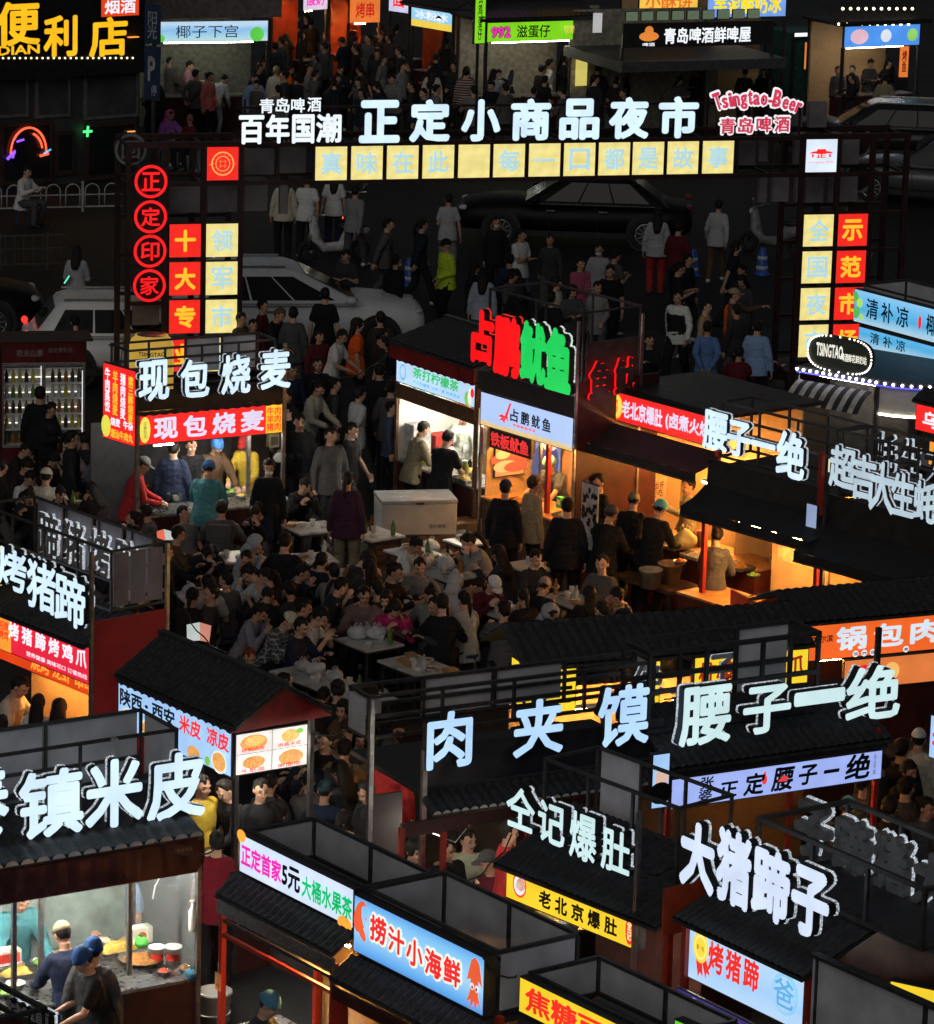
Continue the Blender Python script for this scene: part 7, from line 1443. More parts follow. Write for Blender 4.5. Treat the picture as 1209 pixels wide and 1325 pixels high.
leg_m = MB().bar((0, 0, 0), (0, 0, .70), .03).mesh('leg', D_METAL)
def table(px, py, phrase, L=.5, Wd=.32, yaw=-52, items='bbpn', top=TTOP, seed=0):
    q = G(px, py, .73); a = radians(yaw); t = thing('folding_table', 'folding table ' + phrase, 'table', (q.x, q.y, 0), a)
    MB().box(-L, L, -Wd, Wd, .70, .73).build('tabletop', top, t, .006); MB().box(-L + .04, L - .04, -Wd + .03, Wd - .03, .66, .699).build('apron', D_METAL, t)
    for sx in (-1, 1):
        for sy in (-1, 1): link('leg', leg_m, t).location = (sx * (L - .06), sy * (Wd - .05), 0)
    TABLES.append((q.x, q.y, L, Wd, a)); rnd = random.Random(seed + int(px)); M = Matrix.Translation((q.x, q.y, .731)) @ Matrix.Rotation(a, 4, 'Z')
    items = items + 'cnobxc'[:5 if L > .38 else 3]; n = len(items)
    for i, k in enumerate(items):
        p = M @ Vector((-L * .8 + 1.6 * L * (i + .5) / n + rnd.uniform(-.03, .03), rnd.uniform(-.6, .6) * Wd, 0))
        if k == 'b':
            o = thing('bowl', 'bowl on the table ' + phrase, 'bowl', p, 0, 'bowls on the tables'); link('bowl_body', bowl_m, o); link('food', bowl_food, o)
        elif k == 'p': bag(p, 'thin plastic bag on the table ' + phrase, rnd.uniform(.09, .13), None, 'plastic bags on the tables', rnd.randint(0, 40), 1.2)
        else:
            me, nm, c = {'c': (cup_m, 'paper_cup', 'paper cup'), 'o': (bot_ms[rnd.randint(0, 2)], 'drink_bottle', 'drink bottle'), 'x': (box_m, 'food_box', 'brown food box'), 'n': (nap_m, 'crumpled_paper', 'crumpled paper')}[k]
            o = link(nm, me); o.location = p; o.rotation_euler = (0, 0, rnd.uniform(0, 3)); tag(o, c + ' on the table ' + phrase, c, c + ' items on the tables')
for a in ((540, 716, 'below the white chest freezer, behind the white shirted diner', .42, .28, -52, 'bnbc'), (578, 740, 'heaped with bags left of the grey hoodie diner', .4, .3, -52, 'pbxp'), (484, 690, 'with two bottles left of the chest freezer', .35, .3, -52, 'ooo'), (545, 862, 'with hats and boxes in front of the magenta jacket', .52, .3, -52, 'xxnxb'), (478, 830, 'covered in plastic bags left of the magenta jacket', .35, .3, -52, 'ppp'),
          (432, 886, 'long and pale in front of the plaid shirt', .95, .28, -50, 'pxpncpb'), (405, 682, 'with a steamer beside the white standing bag', .35, .3, 30, 'xb'), (603, 700, 'small and white right of the cardboard crates', .25, .22, -52, 'n'), (688, 732, 'small and grey behind the pale knitted cap', .32, .26, -52, 'n'), (268, 770, 'with crumpled bags behind the lit phone screens', .38, .28, 20, 'pnb'), (85, 655, 'brown, before the boy at the fridge', .42, .3, 10, 'xb', TWOOD), (98, 690, 'with a round tray behind the trotter letters', .4, .3, 10, 'bb', TWOOD),
          (548, 790, 'in the dark centre behind the black coat', .4, .3, -52, 'bcn'), (400, 722, 'with red food right of the black coat', .35, .3, 20, 'bx'), (655, 790, 'in the dark right of the grey brown jacket', .4, .3, -52, 'cbn'), (742, 775, 'with bottles by the dark crowd at the right', .4, .3, -52, 'ocnb'), (405, 978, 'with bags left of the khaki backpack man', .42, .32, 25, 'ppxc'), (760, 690, 'heaped with food right of the squid customers', .42, .3, -52, 'xbxb'), (300, 720, 'in the dark between the grey backpack and the white hood', .35, .3, 25, 'b'), (445, 745, 'dark with a glinting tray in the seating area', .35, .3, -50, 'bn', TWOOD)):
    table(*a[:7], top=a[7] if len(a) > 7 else TTOP)
stool_seat = MB().lathe((0, 0, 0), [(.14, .40), (.15, .42), (.14, .44), (.02, .445)], 18).mesh('seat', mat('dark blue plastic stool', (.02, .04, .09), .4, 0, 6, .2, .03))
stool_leg = MB().bar((.12, .12, 0), (.09, .09, .40), .03).mesh('leg', mat('dark blue plastic stool'))
def stool(p, lab, group):
    t = thing('stool', lab, 'stool', (p[0], p[1], 0), random.uniform(0, 1), group); link('seat', stool_seat, t)
    for k in range(4): link('leg', stool_leg, t).rotation_euler = (0, 0, pi / 2 * k)
# ---------------------------------------------------------------- the people, one row each
PPL = []
def pp(at, pose, face, top, legs, label, **k):
    seat = POSES[pose].get('seat')
    if face is None:
        pd = PD[pose]; q = G(at[0], at[1], 1.2 if seat else 1.65)
        t = min(TABLES, key=lambda t: (t[0] - q.x) ** 2 + (t[1] - q.y) ** 2); face = math.degrees(atan2(t[0] - q.x, -(t[1] - q.y)))
    r = person(at, pose, face, top, legs, label, **k); PPL.append((r.location.x, r.location.y, seat))
    if seat: stool(Matrix.Rotation(radians(face), 2) @ Vector((0, .02)) + Vector(r.location[:2]), ' '.join(('dark plastic stool under ' + label.split(',')[0]).split()[:16]), 'stools under the seated people')
    return r
PLAID = mat('plaid shirt cloth', (.3, .3, .3), .8)
n_ = PLAID.node_tree; ck = n_.nodes.new('ShaderNodeTexBrick'); ck.inputs['Scale'].default_value = 9; ck.inputs['Mortar Size'].default_value = .035; ck.offset = 0; ck.inputs['Color1'].default_value = (.09, .09, .10, 1); ck.inputs['Color2'].default_value = (.07, .07, .08, 1); ck.inputs['Mortar'].default_value = (.42, .42, .42, 1); ck.inputs['Brick Width'].default_value = .5; ck.inputs['Row Height'].default_value = .5
tc_ = n_.nodes.new('ShaderNodeTexCoord'); mp_ = n_.nodes.new('ShaderNodeMapping'); mp_.inputs['Rotation'].default_value = (radians(90), 0, 0); n_.links.new(tc_.outputs['Object'], mp_.inputs[0]); n_.links.new(mp_.outputs[0], ck.inputs['Vector']); n_.links.new(ck.outputs[0], n_.nodes['Principled BSDF'].inputs['Base Color'])
STRP = mat('striped shirt cloth', (.3, .3, .3), .8)
n_ = STRP.node_tree; wv_ = n_.nodes.new('ShaderNodeTexWave'); wv_.bands_direction = 'Z'; wv_.inputs['Scale'].default_value = 5; cr_ = n_.nodes.new('ShaderNodeValToRGB'); cr_.color_ramp.interpolation = 'CONSTANT'; cr_.color_ramp.elements[0].color = (.45, .32, .28, 1); cr_.color_ramp.elements[1].color = (.03, .02, .02, 1); cr_.color_ramp.elements[1].position = .5
tc_ = n_.nodes.new('ShaderNodeTexCoord'); n_.links.new(tc_.outputs['Object'], wv_.inputs[0]); n_.links.new(wv_.outputs['Fac'], cr_.inputs[0]); n_.links.new(cr_.outputs[0], n_.nodes['Principled BSDF'].inputs['Base Color'])
S = dict(sleeve='short')
for a in (
 # beyond the gate, left
 ((246, 79), 'phone', 80, 'mauve', 'black', 'man in a dusty mauve jacket holding a drink, left of the coral jacket'),
 ((272, 93), 'stand_b', 60, (.60, .16, .14), 'black', 'woman in a coral red jacket beyond the white gate letters', dict(hair='bun')),
 ((291, 98), 'bow', 150, 'white', 'lgrey', 'person in white bending over right of the coral jacket'),
 ((220, 143), 'sit', 30, 'purple', 'dgrey', 'seated figure in violet with a pink hood, above the unlit grey plaque', dict(hat='hood', hatc=(.75, .12, .35))),  # violet put into the clothes colour for magenta light on the costume
 ((246, 148), 'sit_talk', -40, 'maroon', 'black', 'seated person in a brown cap beside the violet figure', dict(hat='cap', hatc=(.25, .12, .08))),
 ((330, 96), 'stand', 10, 'sky', 'black', 'small figure in a bright pale top above the smaller white gate letters'),
 ((358, 85), 'stand', 170, 'cream', 'black', 'woman with fair cream hair above the smaller white gate letters', dict(hair='fringe', hairc='tan')),
 ((376, 84), 'phone', 100, 'orange', 'black', 'person with an orange lit face above the smaller white gate letters', dict(hair='short')),
 ((35, 215), 'sit', 60, 'white', 'dgrey', 'white shirted person sitting below the neon arc by the store'),
 ((100, 318), 'phone', 175, 'lgrey', 'dgrey', 'long haired woman in a pale top, back turned, by the dark railing', dict(hair='long')),
 ((58, 398), 'sit_chin', 120, 'white', 'black', 'dark haired person in a white shirt before the silver hatchback'),
 ((97, 408), 'sit', 200, 'black', 'black', 'woman in black with tied hair before the silver hatchback', dict(hair='bun')),
 # under and behind the gate
 ((398, 226), 'walk', 175, 'white', 'black', 'man in a white shirt under the left end of the yellow cell row', S),
 ((433, 220), 'stand', 180, 'white', 'navy', 'long haired woman in a white top under the yellow cell row', dict(hair='long', sleeve='short')),
 ((368, 226), 'stand', 190, 'cream', 'black', 'figure in a long cream coat just right of the left gate tower', dict(hair='long')),
 ((461, 240), 'walk', 150, 'grey', 'dgrey', 'grey dressed walker by the scooter with the red tail lamp'),
 ((581, 250), 'stand_b', 178, 'lgrey', 'grey', 'man in a pale loose shirt walking away in the gate opening', dict(sleeve='short')),
 ((577, 309), 'stand_b', -60, 'lime', 'black', 'police officer in a lime yellow jacket and black cap', dict(hat='cap', hatc='black')),
 ((643, 280), 'stand', 5, 'black', 'black', 'man in black with a white face mask', dict(mask=True)),
 ((675, 296), 'cross', 50, 'white', 'denim', 'woman in a white tee with crossed arms beside the masked man', S),
 ((626, 346), 'stand', 175, (.35, .40, .48), 'denim', 'long haired woman in a pale blue top behind the red letters', dict(hair='long')),
 ((660, 328), 'stand', 178, 'navy', 'black', 'man in a dark blue shirt, back turned, behind the red letters'),
 ((776, 315), 'stand', -15, 'lgrey', 'grey', 'masked woman in a pale hoodie behind the rose shirted man', dict(mask=True, hair='bun')),
 ((752, 333), 'cross', 20, 'rose', 'black', 'man with glasses in a rose pink shirt'),
 ((790, 343), 'stand', -20, 'black', 'black', 'man in a black tee right of the grey zip hoodie', S),
 ((774, 364), 'stand_b', 5, 'grey', 'dgrey', 'man in a grey zip hoodie behind the squid stall rack'),
 ((720, 358), 'stand_b', 60, 'cream', 'black', 'long haired woman in a cream top behind the green letters', dict(hair='long')),
 ((742, 369), 'phone', 10, 'dgrey', 'black', 'woman with long black hair between the cream top and the grey hoodie', dict(hair='long')),
 ((852, 270), 'stand', 178, 'lgrey', 'red', 'woman in a long pale shirt with very long hair, back turned', dict(hair='long')),
 ((879, 287), 'walk_b', 160, 'maroon', 'black', 'companion in dark maroon right of the long pale shirt', dict(hair='fringe')),
 ((931, 258), 'walk', 165, 'lgrey', 'brown', 'man in a pale sweater walking away near the right gate tower'),
 ((878, 376), 'walk', -25, 'white', 'black', 'woman in a white top and black overalls striding towards the viewer', dict(hair='bun', extra='apron', hatc='black')),
 ((915, 388), 'stand', 70, 'tan', 'black', 'person in a tan hooded jacket behind the blue shirt'),
 ((951, 373), 'point', 80, 'brown', 'dgrey', 'worker in an orange vest and beige cap raising an arm', dict(hat='cap', hatc='tan', extra='vest')),
 ((916, 415), 'behind', 178, 'blue', 'black', 'man in a blue shirt with hands behind his back, back turned'),
 ((981, 414), 'stand_b', 165, 'sky', 'black', 'person in a light blue shirt right of the orange vest'),
 ((841, 432), 'sit_talk', -20, 'black', 'black', 'person in black with a lime strap beside the squid stall rack end', dict(hair='bun')),
 ((957, 448), 'sit', 170, 'maroon', 'black', 'seated dark figure with a red bag below the orange vest'), ((985, 440), 'sit', 120, 'black', 'dgrey', 'seated black figure below the light blue shirt'),
 # beside the silver car
 ((341, 387), 'stand', 80, 'maroon', 'black', 'short haired man in dark maroon beside the silver car', S),
 ((362, 399), 'reach', 60, 'black', 'black', 'shaven headed man in black holding a white bag', dict(hair='short', hairc='brown')),
 ((380, 397), 'stand', 175, 'dgrey', 'dgrey', 'person in slate grey right of the shaven headed man', dict(hair='fringe')),
 ((328, 413), 'stand', 20, 'maroon', 'black', 'short figure with a lit face left of the shaven headed man', dict(sc=.88)), ((313, 404), 'stand', 60, 'brown', 'black', 'brown clad person at the edge of the left gate tower', dict(sc=.95)),
 ((421, 372), 'stand', 172, 'black', 'black', 'broad man in a black tee, back turned, by the car door', dict(sleeve='short', sc=1.06)),
 ((414, 428), 'stand', 30, 'maroon', 'black', 'child in dark red in front of the broad man', dict(sc=.85)),
 ((444, 427), 'reach', 70, 'white', 'black', 'man in a sleeveless white top carrying a tray', S),
 ((463, 411), 'stand', 100, 'orange', 'black', 'woman in a bright orange tee with long dark hair', dict(hair='long', sleeve='short')),
 ((412, 462), 'stand', 10, 'black', 'black', 'dim person in black below the child in dark red'), ((378, 470), 'walk', 40, 'navy', 'black', 'dim person in navy right of the dumpling stall letters'),
 ((466, 500), 'walk', 120, 'white', 'dgrey', 'young man in a loose white tee walking right in the lane', dict(sleeve='short', hair='fringe')),
 ((414, 494), 'reach', 60, 'cream', 'black', 'woman in a pale jacket with dark tied hair in the lane', dict(hair='tail')),
 ((388, 536), 'stand', 5, 'black', 'black', 'figure in an open black coat over white, right of the dumpling stall', dict(extra=None)),
 ((507, 519), 'stand', 90, 'denim', 'black', 'child in denim blue at the left end of the lemon tea stall', dict(sc=.9)),
 ((492, 470), 'stand', 170, 'black', 'black', 'tall dark figure behind the walking white tee'),
 ((549, 546), 'reach', 120, 'khaki', 'black', 'customer in a khaki jacket at the lemon tea counter', dict(hair='short')),
 ((580, 558), 'reach', 150, 'black', 'black', 'customer in black at the lemon tea counter', S),
 # squid and orange kitchens
 ((655, 621), 'stand', 160, 'black', 'black', 'man in black at the left of the squid counter, back turned', dict(hat='cap', hatc='navy')),
 ((692, 615), 'stand', 120, 'tan', 'black', 'long haired customer in a grey tan shirt at the squid stall', dict(hair='fringe', hairc='hairbr')),
 ((735, 644), 'stand', 175, 'black', 'black', 'stout man in black, back turned, before the squid stall', dict(sc=1.03)),
 ((775, 614), 'stand_b', -60, 'black', 'dgrey', 'short haired man in black near the white printed banner'),
 ((791, 655), 'reach', 150, 'black', 'dgrey', 'worker in black with a grey cap bending to the beige tub', dict(hat='beanie', hatc='dgrey')),
 ((821, 638), 'reach', 165, 'black', 'black', 'cook in a black printed tee with a dark knit cap', dict(hat='beanie', hatc='khaki')),
 ((855, 648), 'reach', 140, 'black', 'black', 'cook with an aqua cap at the orange kitchen counter', dict(hat='beanie', hatc='aqua')),
 ((891, 618), 'point', -75, 'khaki', 'black', 'man in a khaki jacket reaching across the orange kitchen', dict(hair='short')),
 ((929, 684), 'reach', 165, 'dgrey', 'black', 'woman in slate grey standing at the orange kitchen counter', dict(hair='bun')),
 # left side
 ((52, 500), 'stand', 178, 'black', 'black', 'man in black in front of the drinks fridge'), ((67, 521), 'phone', 60, 'black', 'black', 'shorter dark figure holding a cup before the drinks fridge', dict(sc=.95)),
 ((86, 566), 'sit', 10, (.36, .26, .27), 'black', 'boy in a pinkish hoodie below the drinks fridge'),
 ((40, 611), 'sit_eat', 40, 'white', 'dgrey', 'diner in a white tee eating at the brown table', S), ((60, 606), 'sit', 170, 'cream', 'black', 'person in a cream white cap beside the eating white tee', dict(hat='cap', hatc='cream')),
 ((128, 577), 'sit_talk', -40, (.22, .25, .32), 'denim', 'person in a grey blue shirt left of the dumpling stall'),
 ((186, 592), 'reach', 100, 'red', 'black', 'man in a red and black jacket at the left of the dumpling stall', dict(hat='cap', hatc='dgrey')),
 ((281, 567), 'reach', 30, 'brown', 'black', 'cook with a blue cap and brown collar inside the dumpling stall', dict(hat='beanie', hatc='cap_blue')),
 ((316, 564), 'reach', -20, 'yellow', 'black', 'cook in a yellow apron and red cap inside the dumpling stall', dict(hat='cap', hatc='red')),
 ((270, 597), 'reach', 172, 'teal', 'navy', 'customer in a teal jacket and blue cap at the dumpling counter', dict(hat='beanie', hatc='cap_blue')),
 ((348, 594), 'stand', 10, 'black', 'black', 'woman in black with a white mask by the dumpling stall', dict(mask=True, hair='fringe')),
 ((225, 570), 'stand', 170, 'navy', 'black', 'dim figure in navy deep inside the dumpling stall'), ((248, 566), 'stand', 20, 'black', 'black', 'dim figure in black deep inside the dumpling stall'),
 ((188, 690), 'sit', None, 'lgrey', 'black', 'diner in a pale shirt right of the trotter sign rack', S),
 ((214, 704), 'sit_talk', 60, 'black', 'black', 'woman in black turning right, behind the trotter sign rack', dict(hair='tail')), ((232, 681), 'sit', None, 'brown', 'black', 'diner in brown near the lit red phone screen'),
 ((287, 648), 'sit', 175, 'dgrey', 'black', 'diner with a big grey backpack, back turned', dict(extra='pack')),
 ((333, 696), 'sit_eat', 80, (.32, .34, .38), 'grey', 'diner in a pale grey hood leaning right', dict(hat='hood')),
 ((369, 689), 'sit', 170, 'black', 'black', 'large diner in a black coat, back turned', dict(sc=1.08)),
 ((395, 620), 'sit_eat', 30, 'black', 'black', 'dark diner bent over a steamer basket'),
 ((450, 610), 'stand', 170, (.05, .02, .04), 'khaki', 'standing person in a dark plum top and khaki trousers', dict(hair='tail')),
 ((411, 729), 'sit_low', 100, 'grey', 'black', 'diner in a grey jacket curled over the table'),
 ((340, 783), 'sit_eat', 70, (.24, .23, .28), 'dgrey', 'diner in a lilac grey hoodie leaning right'),
 ((373, 794), 'sit_eat', 60, 'grey', 'black', 'diner in a plaid shirt and cream cap looking at a phone', dict(hat='cap', hatc='cream', topm=PLAID)),
 ((323, 839), 'sit', 10, 'black', 'black', 'person with a red lit face above the noodle stall roof', dict(hairc=(.2, .04, .01))), ((369, 871), 'sit_talk', 20, 'black', 'black', 'man in black with a lit face behind the gable ridge'),
 ((416, 788), 'sit_eat', 75, 'white', 'black', 'stout diner in a white tee, back turned', dict(sleeve='short', sc=1.06)), ((391, 799), 'sit', 60, 'navy', 'black', 'diner in dark navy between the plaid shirt and the white tee'),
 ((472, 759), 'sit', None, (.16, .10, .09), 'black', 'diner in a brown top left of the magenta jacket'), ((500, 764), 'sit', None, (.18, .11, .11), 'black', 'diner in a dusty brown top behind the magenta jacket', dict(hair='long')),
 ((511, 777), 'sit_eat', 15, 'magenta', 'black', 'diner in a magenta jacket leaning over a table', dict(hair='long')),
 ((540, 696), 'sit_eat', 70, 'white', 'dgrey', 'long haired diner in a white shirt below the chest freezer', dict(hair='fringe', sleeve='short')),
 ((608, 692), 'sit_eat', -80, 'grey', 'dgrey', 'diner in a grey hoodie facing left across the bags', dict(hair='tail', hairc='hairb')),
 ((590, 745), 'sit_eat', 165, 'lgrey', 'dgrey', 'diner with a white hood up in the middle of the seating', dict(hat='hood', hatc='lgrey')),
 ((620, 752), 'sit_low', 60, (.26, .21, .19), 'dgrey', 'diner in a grey brown jacket left of the white cap'), ((639, 747), 'sit_eat', 30, 'maroon', 'black', 'diner in a white cap right of the grey brown jacket', dict(hat='cap', hatc='white')),
 ((706, 749), 'sit_eat', 150, 'black', 'black', 'diner in a pale pink knitted cap', dict(hat='beanie', hatc=(.35, .24, .22))),
 ((712, 785), 'sit_eat', 20, 'lgrey', 'dgrey', 'diner with a pale hood above the black roof', dict(hat='hood', hatc='lgrey')),
 ((573, 768), 'sit', 178, 'black', 'black', 'large dark diner below the white hood, back turned', dict(sc=1.08)), ((797, 764), 'sit_low', 40, 'dgrey', 'lgrey', 'diner in striped grey bending near the dark red bucket'),
 ((444, 905), 'sit_talk', -60, 'brown', 'black', 'woman in brown turning left behind the table of bags', dict(hair='long')), ((453, 931), 'sit_eat', -70, (.28, .17, .06), 'black', 'woman in mustard below the woman in brown', dict(hair='long', hairc='hairbr')),
 ((446, 957), 'sit', 170, 'khaki', 'lgrey', 'man in khaki with a backpack strap, back turned', dict(extra='pack')),
 ((474, 1012), 'phone', -50, 'black', 'black', 'man in a black jacket looking down at his phone'), ((506, 956), 'stand', 160, 'red', 'black', 'person in a red jacket behind the brown banner', dict(hair='fringe')),
 ((421, 1010), 'sit', 170, 'navy', 'black', 'diner in a dark teal cap left of the man with a phone', dict(hat='beanie', hatc=(.03, .06, .08))),
 ((262, 1003), 'stand', 40, 'yellow', 'black', 'person in a yellow top under the cold noodle sign', S), ((291, 1010), 'reach', -50, 'black', 'black', 'man in a black jacket facing left under the dish pictures'), ((338, 1008), 'stand', 20, 'black', 'black', 'man in a black tee facing the viewer under the dish pictures', S),
 ((267, 1040), 'sit', 170, 'dgrey', 'black', 'person in a pale grey knit cap below the yellow top', dict(hat='beanie', hatc='lgrey')),
 ((281, 1075), 'stand', 178, (.16, .01, .02), 'black', 'person in a wine red coat between the noodle and fruit tea stalls'),
 # lit stalls in front
 ((25, 876), 'reach', 70, 'cream', 'black', 'man in an orange lit cream shirt inside the grilled trotter stall', S), ((50, 898), 'stand', 165, 'white', 'dgrey', 'long haired woman in white, left of her twin at the trotter stall', dict(hair='long', sc=.95)), ((77, 904), 'stand', 170, 'lgrey', 'dgrey', 'long haired woman in pale grey, right of her twin at the trotter stall', dict(hair='long', sc=.95)), ((2, 925), 'stand', 170, 'black', 'black', 'dark figure at the left edge below the trotter sign'),
 ((81, 1195), 'reach', -150, 'navy', 'lgrey', 'customer in a dark shirt and khaki cap at the noodle counter', dict(hat='cap', hatc='khaki')),
 ((121, 1213), 'stand', 175, 'dgrey', 'black', 'taller of the two workers in blue caps at the noodle counter', dict(hat='beanie', hatc=(.02, .08, .25))), ((106, 1228), 'reach', -70, 'black', 'black', 'worker in a black tee and blue cap bending left, in front', dict(hat='beanie', hatc=(.02, .07, .22), sleeve='short')),
 ((27, 1150), 'reach', 30, 'teal', 'black', 'cook in a teal smock behind the noodle stall glass', dict(sc=.97)), ((96, 1102), 'reach', 0, 'black', 'black', 'cook in a black jacket behind the noodle stall glass', dict(sc=1.03)), ((152, 1114), 'reach', -10, 'sky', 'dgrey', 'cook in a pale blue shirt behind the noodle stall glass', S),
 ((580, 1085), 'sit_chin', 15, 'black', 'black', 'girl in black with a wide white collar resting her chin', dict(hair='bun')), ((606, 1073), 'sit_talk', 5, (.4, .42, .3), 'black', 'girl in a pale green top beside the white collared girl', dict(hair='tail')),
 ((632, 1101), 'sit', -70, 'maroon', 'black', 'man in a dark cap right of the two girls', dict(hat='cap', hatc='dgrey')), ((508, 1077), 'sit', 30, 'black', 'black', 'person with a warm lit face behind the fruit tea box'), ((537, 1086), 'sit', 40, 'maroon', 'black', 'long haired person left of the white collared girl', dict(hair='long')), ((660, 1062), 'stand', 100, 'red', 'black', 'person in a red jacket behind the slanting white letters'),
 ((1168, 956), 'stand', 150, 'black', 'denim', 'man in black, back turned, right of the kidney stall', S), ((1190, 943), 'stand', 165, 'cream', 'black', 'person in a white cap beyond the man in black', dict(hat='cap', hatc='white')), ((1098, 1033), 'reach', 150, 'dgrey', 'black', 'cook in an aqua cap under the pale brush lettered sign', dict(hat='beanie', hatc='aqua')), ((1152, 1030), 'stand', 170, 'black', 'black', 'dark figure between the aqua cap and the man in black'),
 ((351, 1285), 'reach', 70, 'dgrey', 'black', 'cook in a blue cloth cap inside the fruit tea stall', dict(hat='beanie', hatc=(.10, .28, .42))),
 # far crowd, those one can tell apart
 ((644, 53), 'stand', 5, 'cream', 'black', 'person in an orange cap and cream top at the egg waffle stall', dict(hat='cap', hatc=(.8, .25, .06), sleeve='short')), ((458, 24), 'phone', 70, 'lgrey', 'dgrey', 'person in a white cap and pale shirt at the orange far stall', dict(hat='cap', hatc='white')),
 ((736, 78), 'bow', 20, (.55, .18, .05), 'black', 'person in a rust orange coat bending right of the waffle stall'), ((522, 80), 'walk', 60, 'grey', 'black', 'walker in a light grey jacket at the front of the far crowd'), ((560, 86), 'stand', 170, 'cream', 'black', 'person in a cream coat at the front of the far crowd', dict(hair='long')),
 ((603, 88), 'stand', 175, 'pink', 'black', 'person in a striped shirt above the gate letters', dict(topm=STRP)), ((646, 90), 'walk_b', 40, 'lgrey', 'black', 'masked person in pale grey right of the striped shirt', dict(mask=True)), ((712, 76), 'walk', 110, 'white', 'black', 'person in an open white jacket left of the rust orange coat'),
 ((370, 12), 'stand', 90, (.5, .2, .16), 'black', 'person in a salmon top beside the coconut stall'),
 ((1070, 55), 'stand', 150, 'khaki', 'black', 'person in khaki right of the small orange kiosk'), ((1098, 62), 'stand_b', 60, 'grey', 'dgrey', 'person in grey before the far blue picture sign'), ((1128, 50), 'walk', 100, 'navy', 'denim', 'person in navy bending before the far blue picture sign'), ((1146, 95), 'stand', 170, 'khaki', 'black', 'person in dull green right of the glowing cart'),
 ((1001, 30), 'phone', 120, 'cream', 'black', 'person in cream beside the beer house'),
 ((30, 640), 'sit_low', 30, 'black', 'black', 'dark diner at the left edge below the eating white tee'),
): pp(*a[:6], **(a[6] if len(a) > 6 else {}))
for a in (((600, 530), 'reach', 10, (.55, .60, .52), 'black', 'vendor in a pale smock inside the lemon tea stall', {}),): pp(*a[:6])
v = person((712, 590), 'stretch', -30, (.10, .12, .16), 'black', 'squid cook in a pale blue cap leaning over the counter', hat='beanie', hatc=(.30, .55, .62), sleeve='short', skin=2); PPL.append((v.location.x, v.location.y, None))
# filler in the dim crowd: people one cannot tell apart
rnd = random.Random(11)
def free(p, d):
    for x, y, _ in PPL:
        if (p.x - x) ** 2 + (p.y - y) ** 2 < d * d: return False
    for x, y, L, Wd, a in TABLES:
        q = Matrix.Rotation(-a, 2) @ Vector((p.x - x, p.y - y))
        if abs(q.x) < L + .22 and abs(q.y) < Wd + .24: return False
    return True
DIM = [(.012, .012, .014), (.02, .02, .025), (.03, .03, .033), (.045, .045, .05), (.09, .085, .085), (.025, .015, .015), (.014, .018, .03), (.18, .17, .16), (.06, .04, .035), (.46, .46, .45)]
def fill(n, boxes, poses, label, group, zt, d, bright=0):
    k = 0; tries = 0
    while k < n and tries < n * 60:
        tries += 1; b = rnd.choice(boxes); px, py = rnd.uniform(b[0], b[2]), rnd.uniform(b[1], b[3]); pose = rnd.choice(poses); q = G(px, py, zt)
        if not free(q, d): continue
        c = rnd.choice(DIM[:7 + bright]); face = None if POSES[pose].get('seat') and rnd.random() < .7 else rnd.uniform(0, 360)
        pp((px, py), pose, face, c, rnd.choice(DIM[:5]), label, hair=rnd.choice(('short', 'short', 'fringe', 'long', 'tail', 'bun')), sleeve=rnd.choice(('long', 'long', 'short')), group=group, sc=rnd.uniform(.94, 1.04)); k += 1
# the packed far crowd beyond the first 300 people: one mass
def thin(me, ratio):
    o = bpy.data.objects.new('thin', me); COL.objects.link(o); d = o.modifiers.new('d', 'DECIMATE'); d.ratio = ratio
    bpy.context.view_layer.update(); m = bpy.data.meshes.new_from_object(o.evaluated_get(bpy.context.evaluated_depsgraph_get())); bpy.data.objects.remove(o)
    return [v.co.copy() for v in m.vertices], [tuple(p.vertices) for p in m.polygons]
THIN = {}
CMATS = [mat('crowd cloth %s' % w_, c_, .85, 0, 14, .25, .2, .2) for w_, c_ in zip('black coal slate grey ash wine navy stone rust'.split(), DIM)] + [mat('crowd skin', (.44, .26, .18), .55, 0, 10, .1, 0), mat('crowd hair', (.012, .009, .008), .6, 0, 30, .4, .2)]
def crowd(n, boxes, label):
    b = MB(); k = 0; tries = 0
    while k < n and tries < n * 80:
        tries += 1; bx = rnd.choice(boxes); px, py = rnd.uniform(bx[0], bx[2]), rnd.uniform(bx[1], bx[3]); q = G(px, py, 1.65)
        if not free(q, .46): continue
        pose = rnd.choice(('stand', 'walk', 'chat', 'wait', 'phone', 'stand_b')); pd = PD[pose]; M = Matrix.Translation((q.x, q.y, 0)) @ Matrix.Rotation(rnd.uniform(0, 6.28), 4, 'Z') @ Matrix.Scale(rnd.uniform(.94, 1.04), 4)
        hk = rnd.choice(('short', 'fringe', 'long', 'tail'))
        for me, mi, mx in ((pd['body'], 9, None), (pd['long'], rnd.randint(0, 8), None), (pd['trousers'], rnd.randint(0, 4), None), (HAIR[hk], 10, pd['head'])):
            if me.name not in THIN: THIN[me.name] = thin(me, .07 if mx is None else .4)
            vs, fs = THIN[me.name]; T = M @ mx if mx else M; b.add([T @ v for v in vs], fs, mi, True)
        PPL.append((q.x, q.y, None)); k += 1
    tag(b.build('crowd', CMATS), label, 'crowd', None, 'stuff')
fill(37, [(195, 80, 470, 118), (440, 82, 640, 116), (640, 82, 810, 116)], ['stand', 'walk', 'walk_b', 'stand_b', 'phone', 'behind', 'wait', 'chat'], 'dim figure in the dense crowd beyond the gate letters', 'dense crowd beyond the gate', 1.65, .42, 2)
crowd(84, [(820, 66, 1010, 100), (1040, 48, 1170, 100), (345, 8, 450, 60), (395, 30, 530, 70), (480, 50, 640, 80), (195, 60, 345, 80), (640, 62, 800, 82)], 'far dim crowd packed before the lit stalls along the top edge')
